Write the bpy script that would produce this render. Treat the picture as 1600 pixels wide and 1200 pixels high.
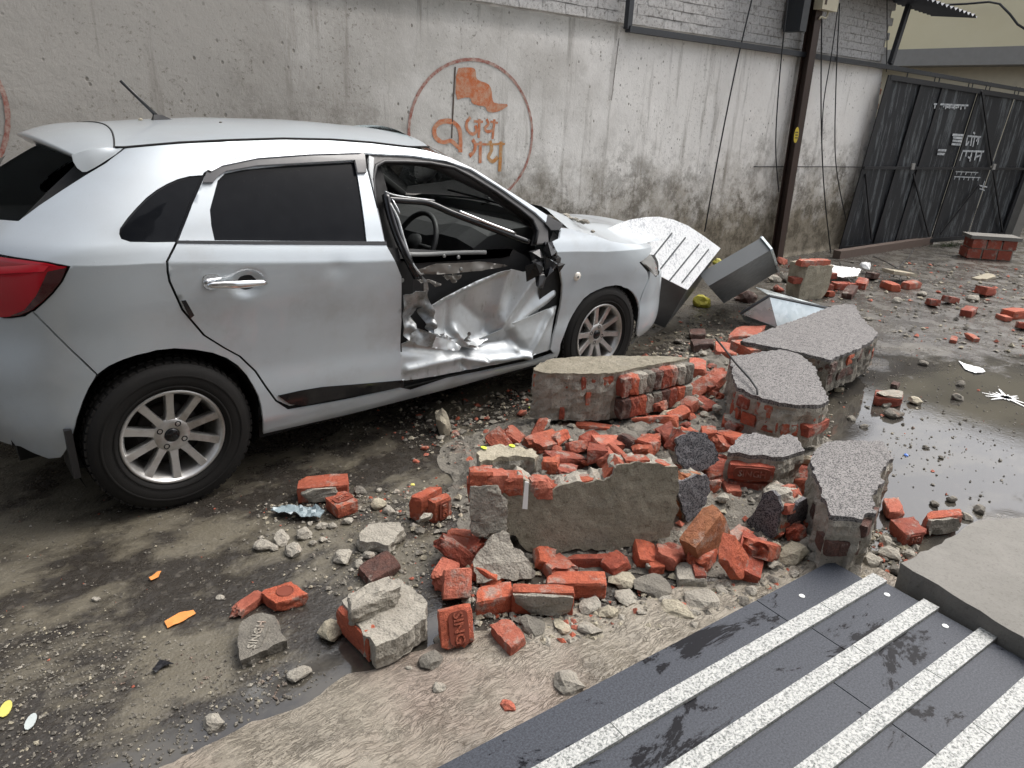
import bpy, math, random
import numpy as np
from mathutils import Vector, Matrix, noise as mnoise
from mathutils.geometry import delaunay_2d_cdt

for o in list(bpy.data.objects): bpy.data.objects.remove(o)
scene = bpy.context.scene
C = scene.collection
random.seed(7); rng = np.random.default_rng(7)

# ---------------------------------------------------------------- camera
CAM = np.array([-0.6777, -3.6858, 1.6197]); YAW, PITCH, ROLL, FPX = 0.7178, 0.3709, 0.0428, 1109.0
def _basis():
    f = np.array([math.cos(PITCH)*math.sin(YAW), math.cos(PITCH)*math.cos(YAW), -math.sin(PITCH)])
    r = np.cross(f, [0, 0, 1.]); r /= np.linalg.norm(r)
    u = np.cross(r, f); c, s = math.cos(ROLL), math.sin(ROLL)
    return np.array([c*r + s*u, -s*r + c*u, f])
CM = _basis()
cam_d = bpy.data.cameras.new('camera'); cam = bpy.data.objects.new('camera', cam_d); C.objects.link(cam)
cam_d.sensor_width = 36; cam_d.sensor_fit = 'HORIZONTAL'; cam_d.lens = FPX*36/1600
cam_d.clip_start = 0.05; cam_d.clip_end = 500
M = Matrix.Identity(4)
for i in range(3):
    M[i][0], M[i][1], M[i][2], M[i][3] = CM[0][i], CM[1][i], -CM[2][i], CAM[i]
cam.matrix_world = M
scene.camera = cam

# ---------------------------------------------------------------- sky, sun, exposure (overcast, rain)
SUN_EL, SUN_AZ = math.radians(58), math.radians(100)   # azimuth from +y towards +x
w = bpy.data.worlds.new('World'); scene.world = w; w.use_nodes = True
nt = w.node_tree; nt.nodes.clear()
sk = nt.nodes.new('ShaderNodeTexSky'); sk.sky_type = 'NISHITA'; sk.sun_disc = False
sk.sun_elevation = SUN_EL; sk.sun_rotation = SUN_AZ; sk.air_density = 1.0; sk.dust_density = 6.0; sk.ozone_density = 1.0
hs = nt.nodes.new('ShaderNodeHueSaturation'); hs.inputs['Saturation'].default_value = 0.38
bg = nt.nodes.new('ShaderNodeBackground'); bg.inputs['Strength'].default_value = 0.15
wo = nt.nodes.new('ShaderNodeOutputWorld')
nt.links.new(sk.outputs[0], hs.inputs['Color']); nt.links.new(hs.outputs[0], bg.inputs[0]); nt.links.new(bg.outputs[0], wo.inputs[0])
sd = bpy.data.lights.new('sun', 'SUN'); sd.energy = 1.0; sd.angle = math.radians(35); sd.color = (1.0, 0.97, 0.93)
sun = bpy.data.objects.new('sun', sd); C.objects.link(sun)
sdir = Vector((math.cos(SUN_EL)*math.sin(SUN_AZ), math.cos(SUN_EL)*math.cos(SUN_AZ), math.sin(SUN_EL)))
sun.rotation_euler = sdir.to_track_quat('Z', 'Y').to_euler(); sun.location = (0, 0, 12)
scene.view_settings.view_transform = 'Standard'; scene.view_settings.look = 'None'
scene.view_settings.exposure = 0.85; scene.view_settings.gamma = 1.0; scene.view_settings.use_curve_mapping = False
scene.render.film_transparent = False
try:
    scene.cycles.use_denoising = True; scene.cycles.max_bounces = 8; scene.cycles.transparent_max_bounces = 12
except Exception: pass

# ---------------------------------------------------------------- measuring helpers
def ray(p): return np.array([(p[0]-800)/FPX, -(p[1]-600)/FPX, 1.0]) @ CM
def on_plane(p, n, d):
    r = ray(p); n = np.asarray(n, float); return CAM + r*((d - n @ CAM)/(n @ r))
def at_z(p, z=0.0): return on_plane(p, (0, 0, 1), z)
def proj(P):
    u = CM @ (np.asarray(P, float)-CAM); return np.array([800+FPX*u[0]/u[2], 600-FPX*u[1]/u[2]])
def height(base, top_px):
    """z of the point straight above world point base that is seen at the row of top_px"""
    lo, hi = base[2]-0.2, base[2]+4
    for _ in range(40):
        m = (lo+hi)/2
        if proj((base[0], base[1], m))[1] > top_px[1]: lo = m
        else: hi = m
    return (lo+hi)/2
def sm(a, b, x): t = np.clip((x-a)/(b-a), 0, 1); return t*t*(3-2*t)
def pchip(xs, ys):
    xs = np.asarray(xs, float); ys = np.asarray(ys, float); h = np.diff(xs); d = np.diff(ys)/h; m = np.zeros(len(xs))
    for i in range(1, len(xs)-1):
        if d[i-1]*d[i] > 0:
            w1, w2 = 2*h[i]+h[i-1], h[i]+2*h[i-1]; m[i] = (w1+w2)/(w1/d[i-1]+w2/d[i])
    m[0], m[-1] = d[0], d[-1]
    def f(x):
        x = np.asarray(x, float); i = np.clip(np.searchsorted(xs, x)-1, 0, len(xs)-2); t = (x-xs[i])/h[i]
        lo = t < 0; hi = t > 1; tc = np.clip(t, 0, 1)
        v = (2*tc**3-3*tc**2+1)*ys[i]+(tc**3-2*tc**2+tc)*h[i]*m[i]+(-2*tc**3+3*tc**2)*ys[i+1]+(tc**3-tc**2)*h[i]*m[i+1]
        return v+np.where(lo, t*h[i]*m[i], 0)+np.where(hi, (t-1)*h[i]*m[i+1], 0)
    return f

# ---------------------------------------------------------------- object helpers
def wloc(o):
    v = Vector((0, 0, 0))
    while o is not None: v += o.location; o = o.parent
    return v
def obj(name, verts, faces, mat, parent=None, smooth=False, normals=None, mats=None, fm=None):
    off = wloc(parent) if parent is not None else Vector((0, 0, 0))
    me = bpy.data.meshes.new(name)
    me.from_pydata([(float(v[0])-off.x, float(v[1])-off.y, float(v[2])-off.z) for v in verts], [], [tuple(int(i) for i in f) for f in faces])
    for mm in (mats or [mat]): me.materials.append(mm)
    if fm is not None: me.polygons.foreach_set('material_index', np.asarray(fm, dtype=np.int32))
    if smooth: me.polygons.foreach_set('use_smooth', [True]*len(me.polygons))
    me.update()
    if normals is not None:
        me.normals_split_custom_set_from_vertices([tuple(map(float, n)) for n in normals])
    o = bpy.data.objects.new(name, me); C.objects.link(o)
    if parent is not None: o.parent = parent
    return o
def empty(name, loc):
    o = bpy.data.objects.new(name, None); C.objects.link(o); o.location = loc; o.empty_display_size = 0.2; return o
def tag(o, label=None, cat=None, group=None, kind=None):
    if label: o['label'] = label
    if cat: o['category'] = cat
    if group: o['group'] = group
    if kind: o['kind'] = kind
    return o
class MB:
    def __init__(s): s.v = []; s.f = []; s.m = []
    def add(s, v, f, m=0):
        n = len(s.v); s.v += [tuple(map(float, p)) for p in v]; s.f += [tuple(int(i)+n for i in q) for q in f]; s.m += [m]*len(f); return s
    def hexa(s, p, m=0):   # 8 points: 4 bottom ring, 4 top ring
        return s.add(p, [(3,2,1,0),(4,5,6,7),(0,1,5,4),(1,2,6,5),(2,3,7,6),(3,0,4,7)], m)
    def box(s, a, b, m=0):
        (x0,y0,z0),(x1,y1,z1) = a, b
        return s.hexa([(x0,y0,z0),(x1,y0,z0),(x1,y1,z0),(x0,y1,z0),(x0,y0,z1),(x1,y0,z1),(x1,y1,z1),(x0,y1,z1)], m)
    def obox(s, c, ax, ay, az, m=0):   # centre and three half-axis vectors
        c, ax, ay, az = [np.asarray(q, float) for q in (c, ax, ay, az)]
        return s.hexa([c-ax-ay-az, c+ax-ay-az, c+ax+ay-az, c-ax+ay-az, c-ax-ay+az, c+ax-ay+az, c+ax+ay+az, c-ax+ay+az], m)
    def bar(s, a, b, w, d, up=(0,0,1), m=0):
        a = np.asarray(a, float); b = np.asarray(b, float); t = b-a; L = np.linalg.norm(t); t /= L
        x = np.cross(t, up); x /= np.linalg.norm(x); y = np.cross(x, t)
        return s.obox((a+b)/2, x*w/2, y*d/2, t*L/2, m)
    def tube(s, pts, r, n=6, m=0, cap=True):
        pts = [np.asarray(p, float) for p in pts]; k = len(pts); rs = r if hasattr(r, '__len__') else [r]*k
        ref = None; V = []
        for i in range(k):
            t = pts[min(i+1, k-1)]-pts[max(i-1, 0)]; t /= (np.linalg.norm(t)+1e-9)
            if ref is None: ref = np.cross(t, (0.3, 0.9, 0.2))
            ref = ref-t*(ref@t); ref /= (np.linalg.norm(ref)+1e-9); b = np.cross(t, ref)
            for j in range(n):
                a = 2*math.pi*j/n; V.append(pts[i]+rs[i]*(math.cos(a)*ref+math.sin(a)*b))
        F = [(i*n+j, i*n+(j+1)%n, (i+1)*n+(j+1)%n, (i+1)*n+j) for i in range(k-1) for j in range(n)]
        if cap: F += [tuple(range(n))[::-1], tuple((k-1)*n+j for j in range(n))]
        return s.add(V, F, m)
    def lathe(s, prof, c, ax, n=48, m=0, closed=False, ref=None):   # prof: (r, along-axis)
        ax = np.asarray(ax, float); ax /= np.linalg.norm(ax); c = np.asarray(c, float)
        u = np.cross(ax, (0, 0, 1) if abs(ax[2]) < .9 else (1, 0, 0)); u /= np.linalg.norm(u); v = np.cross(ax, u)
        V = [c+ax*h+r*(math.cos(2*math.pi*j/n)*u+math.sin(2*math.pi*j/n)*v) for r, h in prof for j in range(n)]
        k = len(prof)
        F = [(i*n+j, i*n+(j+1)%n, ((i+1)%k)*n+(j+1)%n, ((i+1)%k)*n+j) for i in range(k if closed else k-1) for j in range(n)]
        return s.add(V, F, m)
    def prism(s, poly, dvec, m=0):   # planar 3-D polygon extruded by dvec
        n = len(poly); P = [np.asarray(p, float) for p in poly]; d = np.asarray(dvec, float)
        return s.add(P+[p+d for p in P], [tuple(range(n)), tuple(range(2*n-1, n-1, -1))]+[(i, i+n, (i+1)%n+n, (i+1)%n) for i in range(n)], m)
    def build(s, name, mat, parent=None, smooth=False, mats=None):
        return obj(name, s.v, s.f, mat, parent, smooth, mats=mats, fm=s.m if mats else None)
def inpoly(px, py, poly):
    poly = np.asarray(poly, float); x1, y1 = poly[:, 0], poly[:, 1]; x2, y2 = np.roll(x1, -1), np.roll(y1, -1)
    px = np.asarray(px, float)[..., None]; py = np.asarray(py, float)[..., None]
    c = (y1 > py) != (y2 > py)
    with np.errstate(divide='ignore', invalid='ignore'): xi = (x2-x1)*(py-y1)/(y2-y1)+x1
    return (c & (px < xi)).sum(-1) % 2 == 1
def resample(poly, sp):
    P = [np.asarray(p, float) for p in poly]; out = []
    for i, a in enumerate(P):
        b = P[(i+1) % len(P)]; n = max(1, int(math.ceil(np.linalg.norm(b-a)/sp)))
        out += [a+(b-a)*k/n for k in range(n)]
    return np.array(out)
def smooth_poly(poly, it=1):
    P = np.asarray(poly, float)
    for _ in range(it):
        Q = np.roll(P, -1, 0); P = np.stack([P*.75+Q*.25, P*.25+Q*.75], 1).reshape(-1, 2)
    return P
def area2(P): P = np.asarray(P); Q = np.roll(P, -1, 0); return (P[:,0]*Q[:,1]-Q[:,0]*P[:,1]).sum()/2
def inset_poly(P, d):
    P = np.asarray(P, float)
    if area2(P) < 0: P = P[::-1]
    a = P-np.roll(P, 1, 0); b = np.roll(P, -1, 0)-P
    na = np.stack([-a[:,1], a[:,0]], 1); nb = np.stack([-b[:,1], b[:,0]], 1)
    na /= np.linalg.norm(na, axis=1)[:, None]+1e-9; nb /= np.linalg.norm(nb, axis=1)[:, None]+1e-9
    n = na+nb; n /= np.maximum((n*n).sum(1)[:, None]/2, .6)
    return P+n*d
def fill(loop, sp, holes=(), extra=None):
    """triangulate a closed 2-D loop with interior points on a hex grid; returns verts, tris, loops of indices"""
    loops = [np.asarray(loop)]+[np.asarray(hh) for hh in holes]
    allb = np.concatenate(loops); lo, hi = allb.min(0), allb.max(0)
    gx = []; j = 0; y = lo[1]+sp*.5
    while y < hi[1]:
        x = np.arange(lo[0]+(sp*.5 if j % 2 else 0), hi[0], sp); gx.append(np.stack([x, np.full_like(x, y)], 1)); y += sp*.866; j += 1
    g = np.concatenate(gx) if gx else np.zeros((0, 2))
    if len(g):
        ok = inpoly(g[:,0], g[:,1], loops[0])
        for hh in loops[1:]: ok &= ~inpoly(g[:,0], g[:,1], hh)
        g = g[ok]
        if len(g):
            d = np.full(len(g), 1e9)
            for b in np.array_split(allb, max(1, len(allb)//200+1)):
                d = np.minimum(d, np.sqrt(((g[:,None,:]-b[None])**2).sum(-1)).min(1))
            g = g[d > sp*.45]
    if extra is not None and len(extra):
        ex = np.asarray(extra); ok = inpoly(ex[:,0], ex[:,1], loops[0])
        for hh in loops[1:]: ok &= ~inpoly(ex[:,0], ex[:,1], hh)
        ex = ex[ok]
        if len(ex):
            d = np.sqrt(((ex[:,None,:]-allb[None])**2).sum(-1)).min(1); ex = ex[d > .003]
            if len(g) and len(ex): g = g[np.sqrt(((g[:,None,:]-ex[None])**2).sum(-1)).min(1) > sp*.45]
            g = np.concatenate([g, ex])
    pts = np.concatenate([allb, g]); edges = []; idx = []; n0 = 0
    for L in loops:
        k = len(L); idx.append(list(range(n0, n0+k))); edges += [(n0+i, n0+(i+1) % k) for i in range(k)]; n0 += k
    V, E, F, ov, oe, of = delaunay_2d_cdt([Vector(p) for p in pts], edges, [], 0, 1e-6)
    V = np.array([(v.x, v.y) for v in V]); remap = {}
    for i, src in enumerate(ov):
        for q in src: remap[q] = i
    tri = np.array([f for f in F if len(f) == 3])
    c = V[tri].mean(1); ok = inpoly(c[:,0], c[:,1], loops[0])
    for hh in loops[1:]: ok &= ~inpoly(c[:,0], c[:,1], hh)
    return V, tri[ok], [[remap[q] for q in L if q in remap] for L in idx]

# ---------------------------------------------------------------- materials
class NT:
    def __init__(s, name):
        s.m = bpy.data.materials.new(name); s.m.use_nodes = True; s.t = s.m.node_tree; s.t.nodes.clear()
        s.out = s.t.nodes.new('ShaderNodeOutputMaterial'); s.b = s.t.nodes.new('ShaderNodeBsdfPrincipled')
        s.t.links.new(s.b.outputs[0], s.out.inputs[0]); s._p = None
    def n(s, ty, ins=None, **kw):
        d = s.t.nodes.new(ty)
        for k, v in kw.items(): setattr(d, k, v)
        for k, v in (ins or {}).items(): s.put(d.inputs[k], v)
        return d
    def put(s, sock, v):
        if hasattr(v, 'is_output') or isinstance(v, bpy.types.NodeSocket): s.t.links.new(v, sock)
        elif hasattr(v, 'outputs'): s.t.links.new(v.outputs[0], sock)
        else:
            if isinstance(v, tuple) and len(v) == 3 and sock.type == 'RGBA': v = v+(1,)
            if sock.type == 'RGBA' and not hasattr(v, '__len__'): v = (v, v, v, 1)
            sock.default_value = v
    def set(s, **kw):
        for k, v in kw.items(): s.put(s.b.inputs[k.replace('_', ' ')], v)
        return s
    def pos(s, world=True):
        if s._p is None:
            s._p = s.n('ShaderNodeNewGeometry').outputs['Position'] if world else s.n('ShaderNodeTexCoord').outputs['Object']
        return s._p
    def map(s, scale=(1,1,1), rot=(0,0,0), loc=(0,0,0), src=None):
        return s.n('ShaderNodeMapping', {0: src or s.pos(), 'Scale': scale, 'Rotation': rot, 'Location': loc}).outputs[0]
    def noise(s, scale, detail=4, rough=.55, vec=None, dist=0.0, w=None):
        d = s.n('ShaderNodeTexNoise', {'Vector': vec or s.pos(), 'Scale': scale, 'Detail': detail, 'Roughness': rough, 'Distortion': dist}); return d.outputs[0]
    def vor(s, scale, feature='F1', vec=None, out='Distance', rnd=1.0):
        d = s.n('ShaderNodeTexVoronoi', {'Vector': vec or s.pos(), 'Scale': scale, 'Randomness': rnd}, feature=feature); return d.outputs[out]
    def ramp(s, fac, stops, interp='LINEAR'):
        d = s.n('ShaderNodeValToRGB', {0: fac}); cr = d.color_ramp; cr.interpolation = interp
        while len(cr.elements) < len(stops): cr.elements.new(.5)
        for e, (p, c) in zip(cr.elements, stops):
            e.position = p; e.color = (c, c, c, 1) if not hasattr(c, '__len__') else tuple(c)+(1,)
        return d.outputs[0]
    def mix(s, f, a, b, mode='MIX'):
        d = s.n('ShaderNodeMix', data_type='RGBA', blend_type=mode)
        s.put(d.inputs[0], f); s.put(d.inputs[6], a); s.put(d.inputs[7], b); return d.outputs[2]
    def math(s, op, a, b=0.0, clamp=False):
        d = s.n('ShaderNodeMath', operation=op, use_clamp=clamp); s.put(d.inputs[0], a); s.put(d.inputs[1], b); return d.outputs[0]
    def sep(s, v=None):
        return s.n('ShaderNodeSeparateXYZ', {0: v or s.pos()}).outputs
    def bump(s, h, strength=.3, dist=.01, normal=None):
        d = s.n('ShaderNodeBump', {'Height': h, 'Strength': strength, 'Distance': dist})
        if normal is not None: s.put(d.inputs['Normal'], normal)
        return d.outputs[0]
def simple(name, col, rough=.5, metal=0.0, spec=.5, coat=0.0, var=.12, bumpk=0.0, bscale=60, world=True):
    t = NT(name); t.pos(world)
    c = t.mix(t.noise(9, 4), tuple(x*(1-var) for x in col), tuple(min(1, x*(1+var)) for x in col))
    t.set(Base_Color=c, Roughness=t.ramp(t.noise(25, 3), [(.3, max(0, rough-.06)), (.7, min(1, rough+.06))]), Metallic=metal, Specular_IOR_Level=spec, Coat_Weight=coat)
    if bumpk: t.set(Normal=t.bump(t.noise(bscale, 5), bumpk, .005))
    return t.m
MT = {}
# car
t = NT('silver_paint'); drops = t.ramp(t.vor(42), [(.0, 1), (.15, 0)]); dirt = t.noise(3.2, 6, .65)
dm = t.math('MULTIPLY', drops, t.ramp(t.noise(9, 3), [(.46, 0), (.56, 1)]))

grime = t.math('MULTIPLY', t.ramp(dirt, [(.5, 0), (.85, .6)]), t.ramp(t.noise(1.1, 3), [(.4, 0), (.65, 1)]))
flake = t.ramp(t.vor(2600, out='Color'), [(.2, .94), (.8, 1.04)])
base = t.mix(1.0, t.mix(t.ramp(dirt, [(.4, 0), (.8, 1)]), (.455, .50, .53), (.42, .45, .47)), flake, 'MULTIPLY')
t.set(Base_Color=t.mix(grime, base, (.24, .21, .18)), Metallic=.38, Roughness=t.mix(grime, .40, .6), Coat_Weight=t.math('SUBTRACT', .75, grime), Coat_Roughness=.04,
      Coat_Normal=t.bump(dm, 1.0, .006), Normal=t.bump(t.noise(5, 2), .03, .01)); MT['paint'] = t.m
MT['black_plastic'] = simple('black_plastic', (.012, .012, .013), .42, bumpk=.1, bscale=500)
MT['black_gloss'] = simple('black_gloss', (.008, .008, .009), .12)
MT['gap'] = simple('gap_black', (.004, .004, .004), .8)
t = NT('tinted_glass'); dr = t.ramp(t.vor(90), [(0, 1), (.2, 0)])
t.set(Base_Color=t.mix(t.noise(14, 5), (.004, .0045, .006), (.010, .011, .013)), Roughness=t.ramp(t.noise(30, 4), [(.4, .03), (.8, .14)]), Specular_IOR_Level=.09, Normal=t.bump(t.math('MULTIPLY', dr, t.ramp(t.noise(30, 2), [(.55, 0), (.62, 1)])), .3, .002)); MT['tint'] = t.m
t = NT('clear_glass'); lw = t.n('ShaderNodeFresnel', {'IOR': 1.45}); tr = t.n('ShaderNodeBsdfTransparent', {'Color': (.80, .86, .84)}); gl = t.n('ShaderNodeBsdfGlossy', {'Roughness': .03})
gl.inputs['Normal'].default_value = (0, 0, 0); dr = t.ramp(t.vor(70), [(0, 1), (.3, 0)])
t.put(gl.inputs['Normal'], t.bump(dr, .6, .003)); mx = t.n('ShaderNodeMixShader', {0: lw, 1: tr, 2: gl})
df = t.n('ShaderNodeBsdfDiffuse', {'Color': (.7, .75, .75)}); mx2 = t.n('ShaderNodeMixShader', {0: t.math('MULTIPLY', t.ramp(t.noise(12, 6, .7), [(.45, 0), (.75, 1)]), .35), 1: mx, 2: df})
t.t.links.new(mx2.outputs[0], t.out.inputs[0]); MT['glass'] = t.m
MT['chrome'] = simple('chrome', (.75, .76, .77), .12, 1.0, var=.04)
t = NT('scuffed_silver'); dirt = t.noise(7, 7, .7); scr = t.ramp(t.noise(30, 5, .7, t.map((1, 1, .12), (0, .6, 0))), [(.56, 0), (.66, 1)])
t.set(Base_Color=t.mix(t.math('MULTIPLY', scr, t.ramp(dirt, [(.45, 0), (.6, .7)])), t.mix(t.ramp(dirt, [(.4, 0), (.75, .6)]), (.50, .53, .545), (.34, .35, .34)), (.20, .195, .18)), Metallic=.40, Roughness=t.ramp(dirt, [(.3, .30), (.7, .52)]), Coat_Weight=.35, Coat_Roughness=.15, Normal=t.bump(t.noise(60, 4), .08, .003)); MT['scuffed'] = t.m
t = NT('torn_metal'); dirt = t.noise(18, 6, .7)
t.set(Base_Color=t.mix(t.ramp(dirt, [(.4, 0), (.65, 1)]), (.40, .42, .43), (.20, .20, .19)), Metallic=.6, Roughness=t.ramp(dirt, [(.3, .32), (.7, .55)]), Normal=t.bump(t.noise(40, 4), .12, .004)); MT['torn'] = t.m
t = NT('tyre_rubber'); t.pos(False)
t.set(Base_Color=t.mix(t.noise(6, 5, .7), (.005, .005, .005), (.017, .0155, .014)), Roughness=.75, Specular_IOR_Level=.25, Normal=t.bump(t.noise(180, 3), .25, .002)); MT['tyre'] = t.m
t = NT('alloy'); t.pos(False); dd = t.noise(7, 6, .7)
t.set(Base_Color=t.mix(t.ramp(dd, [(.45, 0), (.75, 1)]), (.55, .545, .53), (.26, .23, .20)), Metallic=.75, Roughness=.34); MT['alloy'] = t.m
t = NT('red_lens'); t.set(Base_Color=t.mix(t.noise(3, 2), (.46, .004, .016), (.26, .002, .007)), Roughness=.14, Coat_Weight=.35, Specular_IOR_Level=.35); MT['redlens'] = t.m
MT['redlens_dark'] = simple('smoked_red_lens', (.045, .004, .006), .12, coat=1)
t = NT('lamp_lens'); t.set(Base_Color=(.62, .64, .64), Roughness=.08, Metallic=.55, Coat_Weight=1.0); MT['headlens'] = t.m
MT['amber'] = simple('indicator_lens', (.78, .74, .66), .15, coat=.6)
MT['fabric'] = simple('seat_fabric', (.055, .053, .05), .9, bumpk=.2, bscale=400)
MT['fabric_light'] = simple('trim_fabric', (.22, .21, .19), .9, bumpk=.2, bscale=300)
MT['interior'] = simple('interior_plastic', (.02, .02, .021), .6, bumpk=.15, bscale=300)
MT['interior_grey'] = simple('pillar_trim', (.20, .205, .20), .65)
# masonry
def brickmat(name, a, b, dark, seed, rough=.82):
    t = NT(name); oi = t.n('ShaderNodeObjectInfo').outputs['Random']
    p = t.n('ShaderNodeVectorMath', {0: t.map(loc=(seed, seed*.7, 0)), 1: t.n('ShaderNodeCombineXYZ', {0: t.math('MULTIPLY', oi, 31.0), 1: t.math('MULTIPLY', oi, 17.0)}).outputs[0]}, operation='ADD').outputs[0]
    nn = t.noise(11, 6, .7, p); c = t.mix(t.ramp(nn, [(.3, 0), (.7, 1)]), a, b)
    c = t.mix(t.ramp(t.noise(30, 5, .75, p), [(.48, 0), (.70, .8)]), c, dark)
    c = t.mix(t.math('MULTIPLY', oi, .45), c, tuple(x*.55 for x in dark[:1])+tuple(x*.75 for x in dark[1:]))
    c = t.mix(t.ramp(t.noise(9, 7, .75, p), [(.53, 0), (.62, .75)]), c, (.31, .27, .23))          # mortar smears and dust
    c = t.mix(t.ramp(t.noise(100, 4, .8, p), [(.58, 0), (.70, .6)]), c, dark)
    t.set(Base_Color=c, Roughness=t.ramp(nn, [(.3, rough-.25), (.7, rough)]), Specular_IOR_Level=.4, Normal=t.bump(t.math('ADD', t.noise(85, 6, .75, p), t.math('MULTIPLY', t.noise(22, 5, .7, p), 1.4)), .9, .010)); return t.m
MT['brick'] = brickmat('red_brick', (.42, .080, .038), (.52, .135, .066), (.20, .040, .021), 0)
MT['brick_b'] = brickmat('deep_red_brick', (.31, .058, .031), (.40, .092, .050), (.12, .027, .017), 4)
MT['brick_pale'] = brickmat('pink_broken_brick', (.43, .105, .062), (.50, .165, .105), (.28, .062, .036), 8, .9)
MT['brick_orange'] = brickmat('orange_brick', (.36, .115, .045), (.42, .17, .075), (.17, .06, .028), 13)
MT['brick_dark'] = brickmat('burnt_brick', (.075, .038, .030), (.13, .052, .036), (.03, .020, .018), 21)
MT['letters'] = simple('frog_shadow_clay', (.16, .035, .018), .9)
def mortarmat(name, a, b, spk, seed=0):
    t = NT(name); p = t.map(loc=(seed, seed, 0)); nn = t.noise(13, 7, .7, p)
    c = t.mix(t.ramp(nn, [(.3, 0), (.7, 1)]), a, b)
    c = t.mix(t.ramp(t.vor(190, vec=p, out='Color'), [(.80, 0), (.9, spk)]), c, (.07, .065, .06))
    c = t.mix(t.ramp(t.noise(6, 4, .6, p), [(.60, 0), (.72, .35)]), c, (.35, .16, .10))
    t.set(Base_Color=c, Roughness=.9, Specular_IOR_Level=.3, Normal=t.bump(t.math('ADD', t.noise(45, 7, .75, p), t.math('MULTIPLY', t.vor(110, vec=p), .35)), .9, .009)); return t.m
MT['mortar'] = mortarmat('grey_mortar', (.24, .22, .185), (.36, .335, .285), .5)
MT['mortar_dark'] = mortarmat('damp_mortar', (.12, .11, .095), (.20, .185, .155), .5, 5)
MT['mortar_tan'] = mortarmat('tan_mortar', (.30, .27, .20), (.40, .36, .28), .4, 9)
t = NT('tan_render'); nn = t.noise(9, 7, .7)
c = t.mix(t.ramp(nn, [(.3, 0), (.72, 1)]), (.21, .188, .14), (.33, .30, .235)); c = t.mix(t.ramp(t.noise(60, 5, .8), [(.50, 0), (.68, .7)]), c, (.09, .076, .054)); c = t.mix(t.ramp(t.noise(4, 6, .7), [(.55, 0), (.68, .5)]), c, (.25, .24, .21))
t.set(Base_Color=c, Roughness=.88, Specular_IOR_Level=.3, Normal=t.bump(t.math('ADD', t.noise(70, 8, .8), t.math('MULTIPLY', t.noise(18, 6, .7), 1.5)), 1.0, .010)); MT['tan'] = t.m
def graindash(name, dark, light, k):
    t = NT(name); v = t.n('ShaderNodeTexVoronoi', {'Vector': t.pos(), 'Scale': 225.0}); cc = t.n('ShaderNodeSeparateColor', {0: v.outputs['Color']}).outputs[0]
    c = t.ramp(cc, [(.0, dark), (.34, tuple(x*1.7 for x in dark)), (.46, light), (1, tuple(min(1, x*1.25) for x in light))])
    c = t.mix(t.ramp(t.noise(5, 5, .7), [(.5, 0), (.75, k)]), c, (.05, .045, .045))
    t.set(Base_Color=c, Roughness=.72, Specular_IOR_Level=.45, Normal=t.bump(v.outputs['Distance'], -.8, .006)); return t.m
MT['dash'] = graindash('pebble_dash', (.034, .032, .032), (.165, .156, .15), .25)
MT['dash_dark'] = graindash('wet_pebble_dash', (.018, .018, .022), (.115, .11, .115), .3)
# ================================================================ ground, pavement, ramp, wall, gate
PUD = at_z((1470, 665)); PUD2 = at_z((560, 1060))
t = NT('wet_road'); P = t.pos()
patch = t.ramp(t.noise(1.9, 9, .66, t.map((1, 1.5, 1), (0, 0, .2))), [(.43, 0), (.53, 1)])
fine = t.noise(55, 7, .75); grit = t.vor(85); big = t.noise(.55, 4)
mud = t.mix(fine, (.085, .074, .053), (.130, .116, .086)); wet = t.mix(fine, (.016, .014, .012), (.045, .039, .032))
gritc = t.ramp(t.vor(60, out='Color'), [(.80, 0), (.93, 1)])
s = t.sep()
def blob(c, rx, ry, k=.35):
    dx = t.math('MULTIPLY', t.math('SUBTRACT', s[0], float(c[0])), 1/rx); dy = t.math('MULTIPLY', t.math('SUBTRACT', s[1], float(c[1])), 1/ry)
    d = t.math('SQRT', t.math('ADD', t.math('MULTIPLY', dx, dx), t.math('MULTIPLY', dy, dy)))
    d = t.math('ADD', d, t.math('MULTIPLY', t.math('SUBTRACT', t.noise(2.2, 6, .65), .5), k*4))
    return t.ramp(d, [(.75, 1), (1.05, 0)])
pud = blob(PUD, 2.1, 1.0, .45); pud2 = blob(PUD2, 1.1, .20)
far = t.ramp(s[0], [(0, 0), (1, 1)])
col = t.mix(patch, mud, wet); col = t.mix(t.math('MULTIPLY', gritc, .22), col, (.20, .18, .15))
farm = t.ramp(t.math('MULTIPLY', s[0], .1), [(.36, 0), (.55, 1)])
col = t.mix(t.math('MULTIPLY', farm, .75), col, t.mix(fine, (.05, .047, .043), (.125, .115, .10)))
puds = t.math('MAXIMUM', pud, pud2)
col = t.mix(t.math('MULTIPLY', puds, .65), col, (.045, .042, .038))
rg = t.mix(patch, t.ramp(t.noise(7, 6, .7), [(.35, .32), (.65, .62)]), t.ramp(t.noise(16, 5, .7), [(.38, .10), (.66, .48)]))
rg = t.mix(farm, rg, t.ramp(t.noise(5, 6, .7), [(.38, .08), (.62, .45)]))
rg = t.mix(puds, rg, t.ramp(t.noise(14, 4), [(.5, .02), (.8, .10)]))
hgt = t.math('ADD', t.math('MULTIPLY', fine, .4), t.math('MULTIPLY', grit, .25)); hgt = t.math('ADD', hgt, t.math('MULTIPLY', t.noise(9, 6, .6), 1.6))
t.set(Base_Color=col, Roughness=rg, Specular_IOR_Level=t.mix(puds, .6, 1.0), Normal=t.bump(hgt, t.math('SUBTRACT', .46, t.math('MULTIPLY', puds, .44)), .012)); MT['road'] = t.m
t = NT('scored_pavement'); wv = t.n('ShaderNodeTexNoise', {'Vector': t.pos(), 'Scale': 6.0, 'Detail': 2.0}); pd = t.mix(.07, t.pos(), wv.outputs[1])
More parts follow.
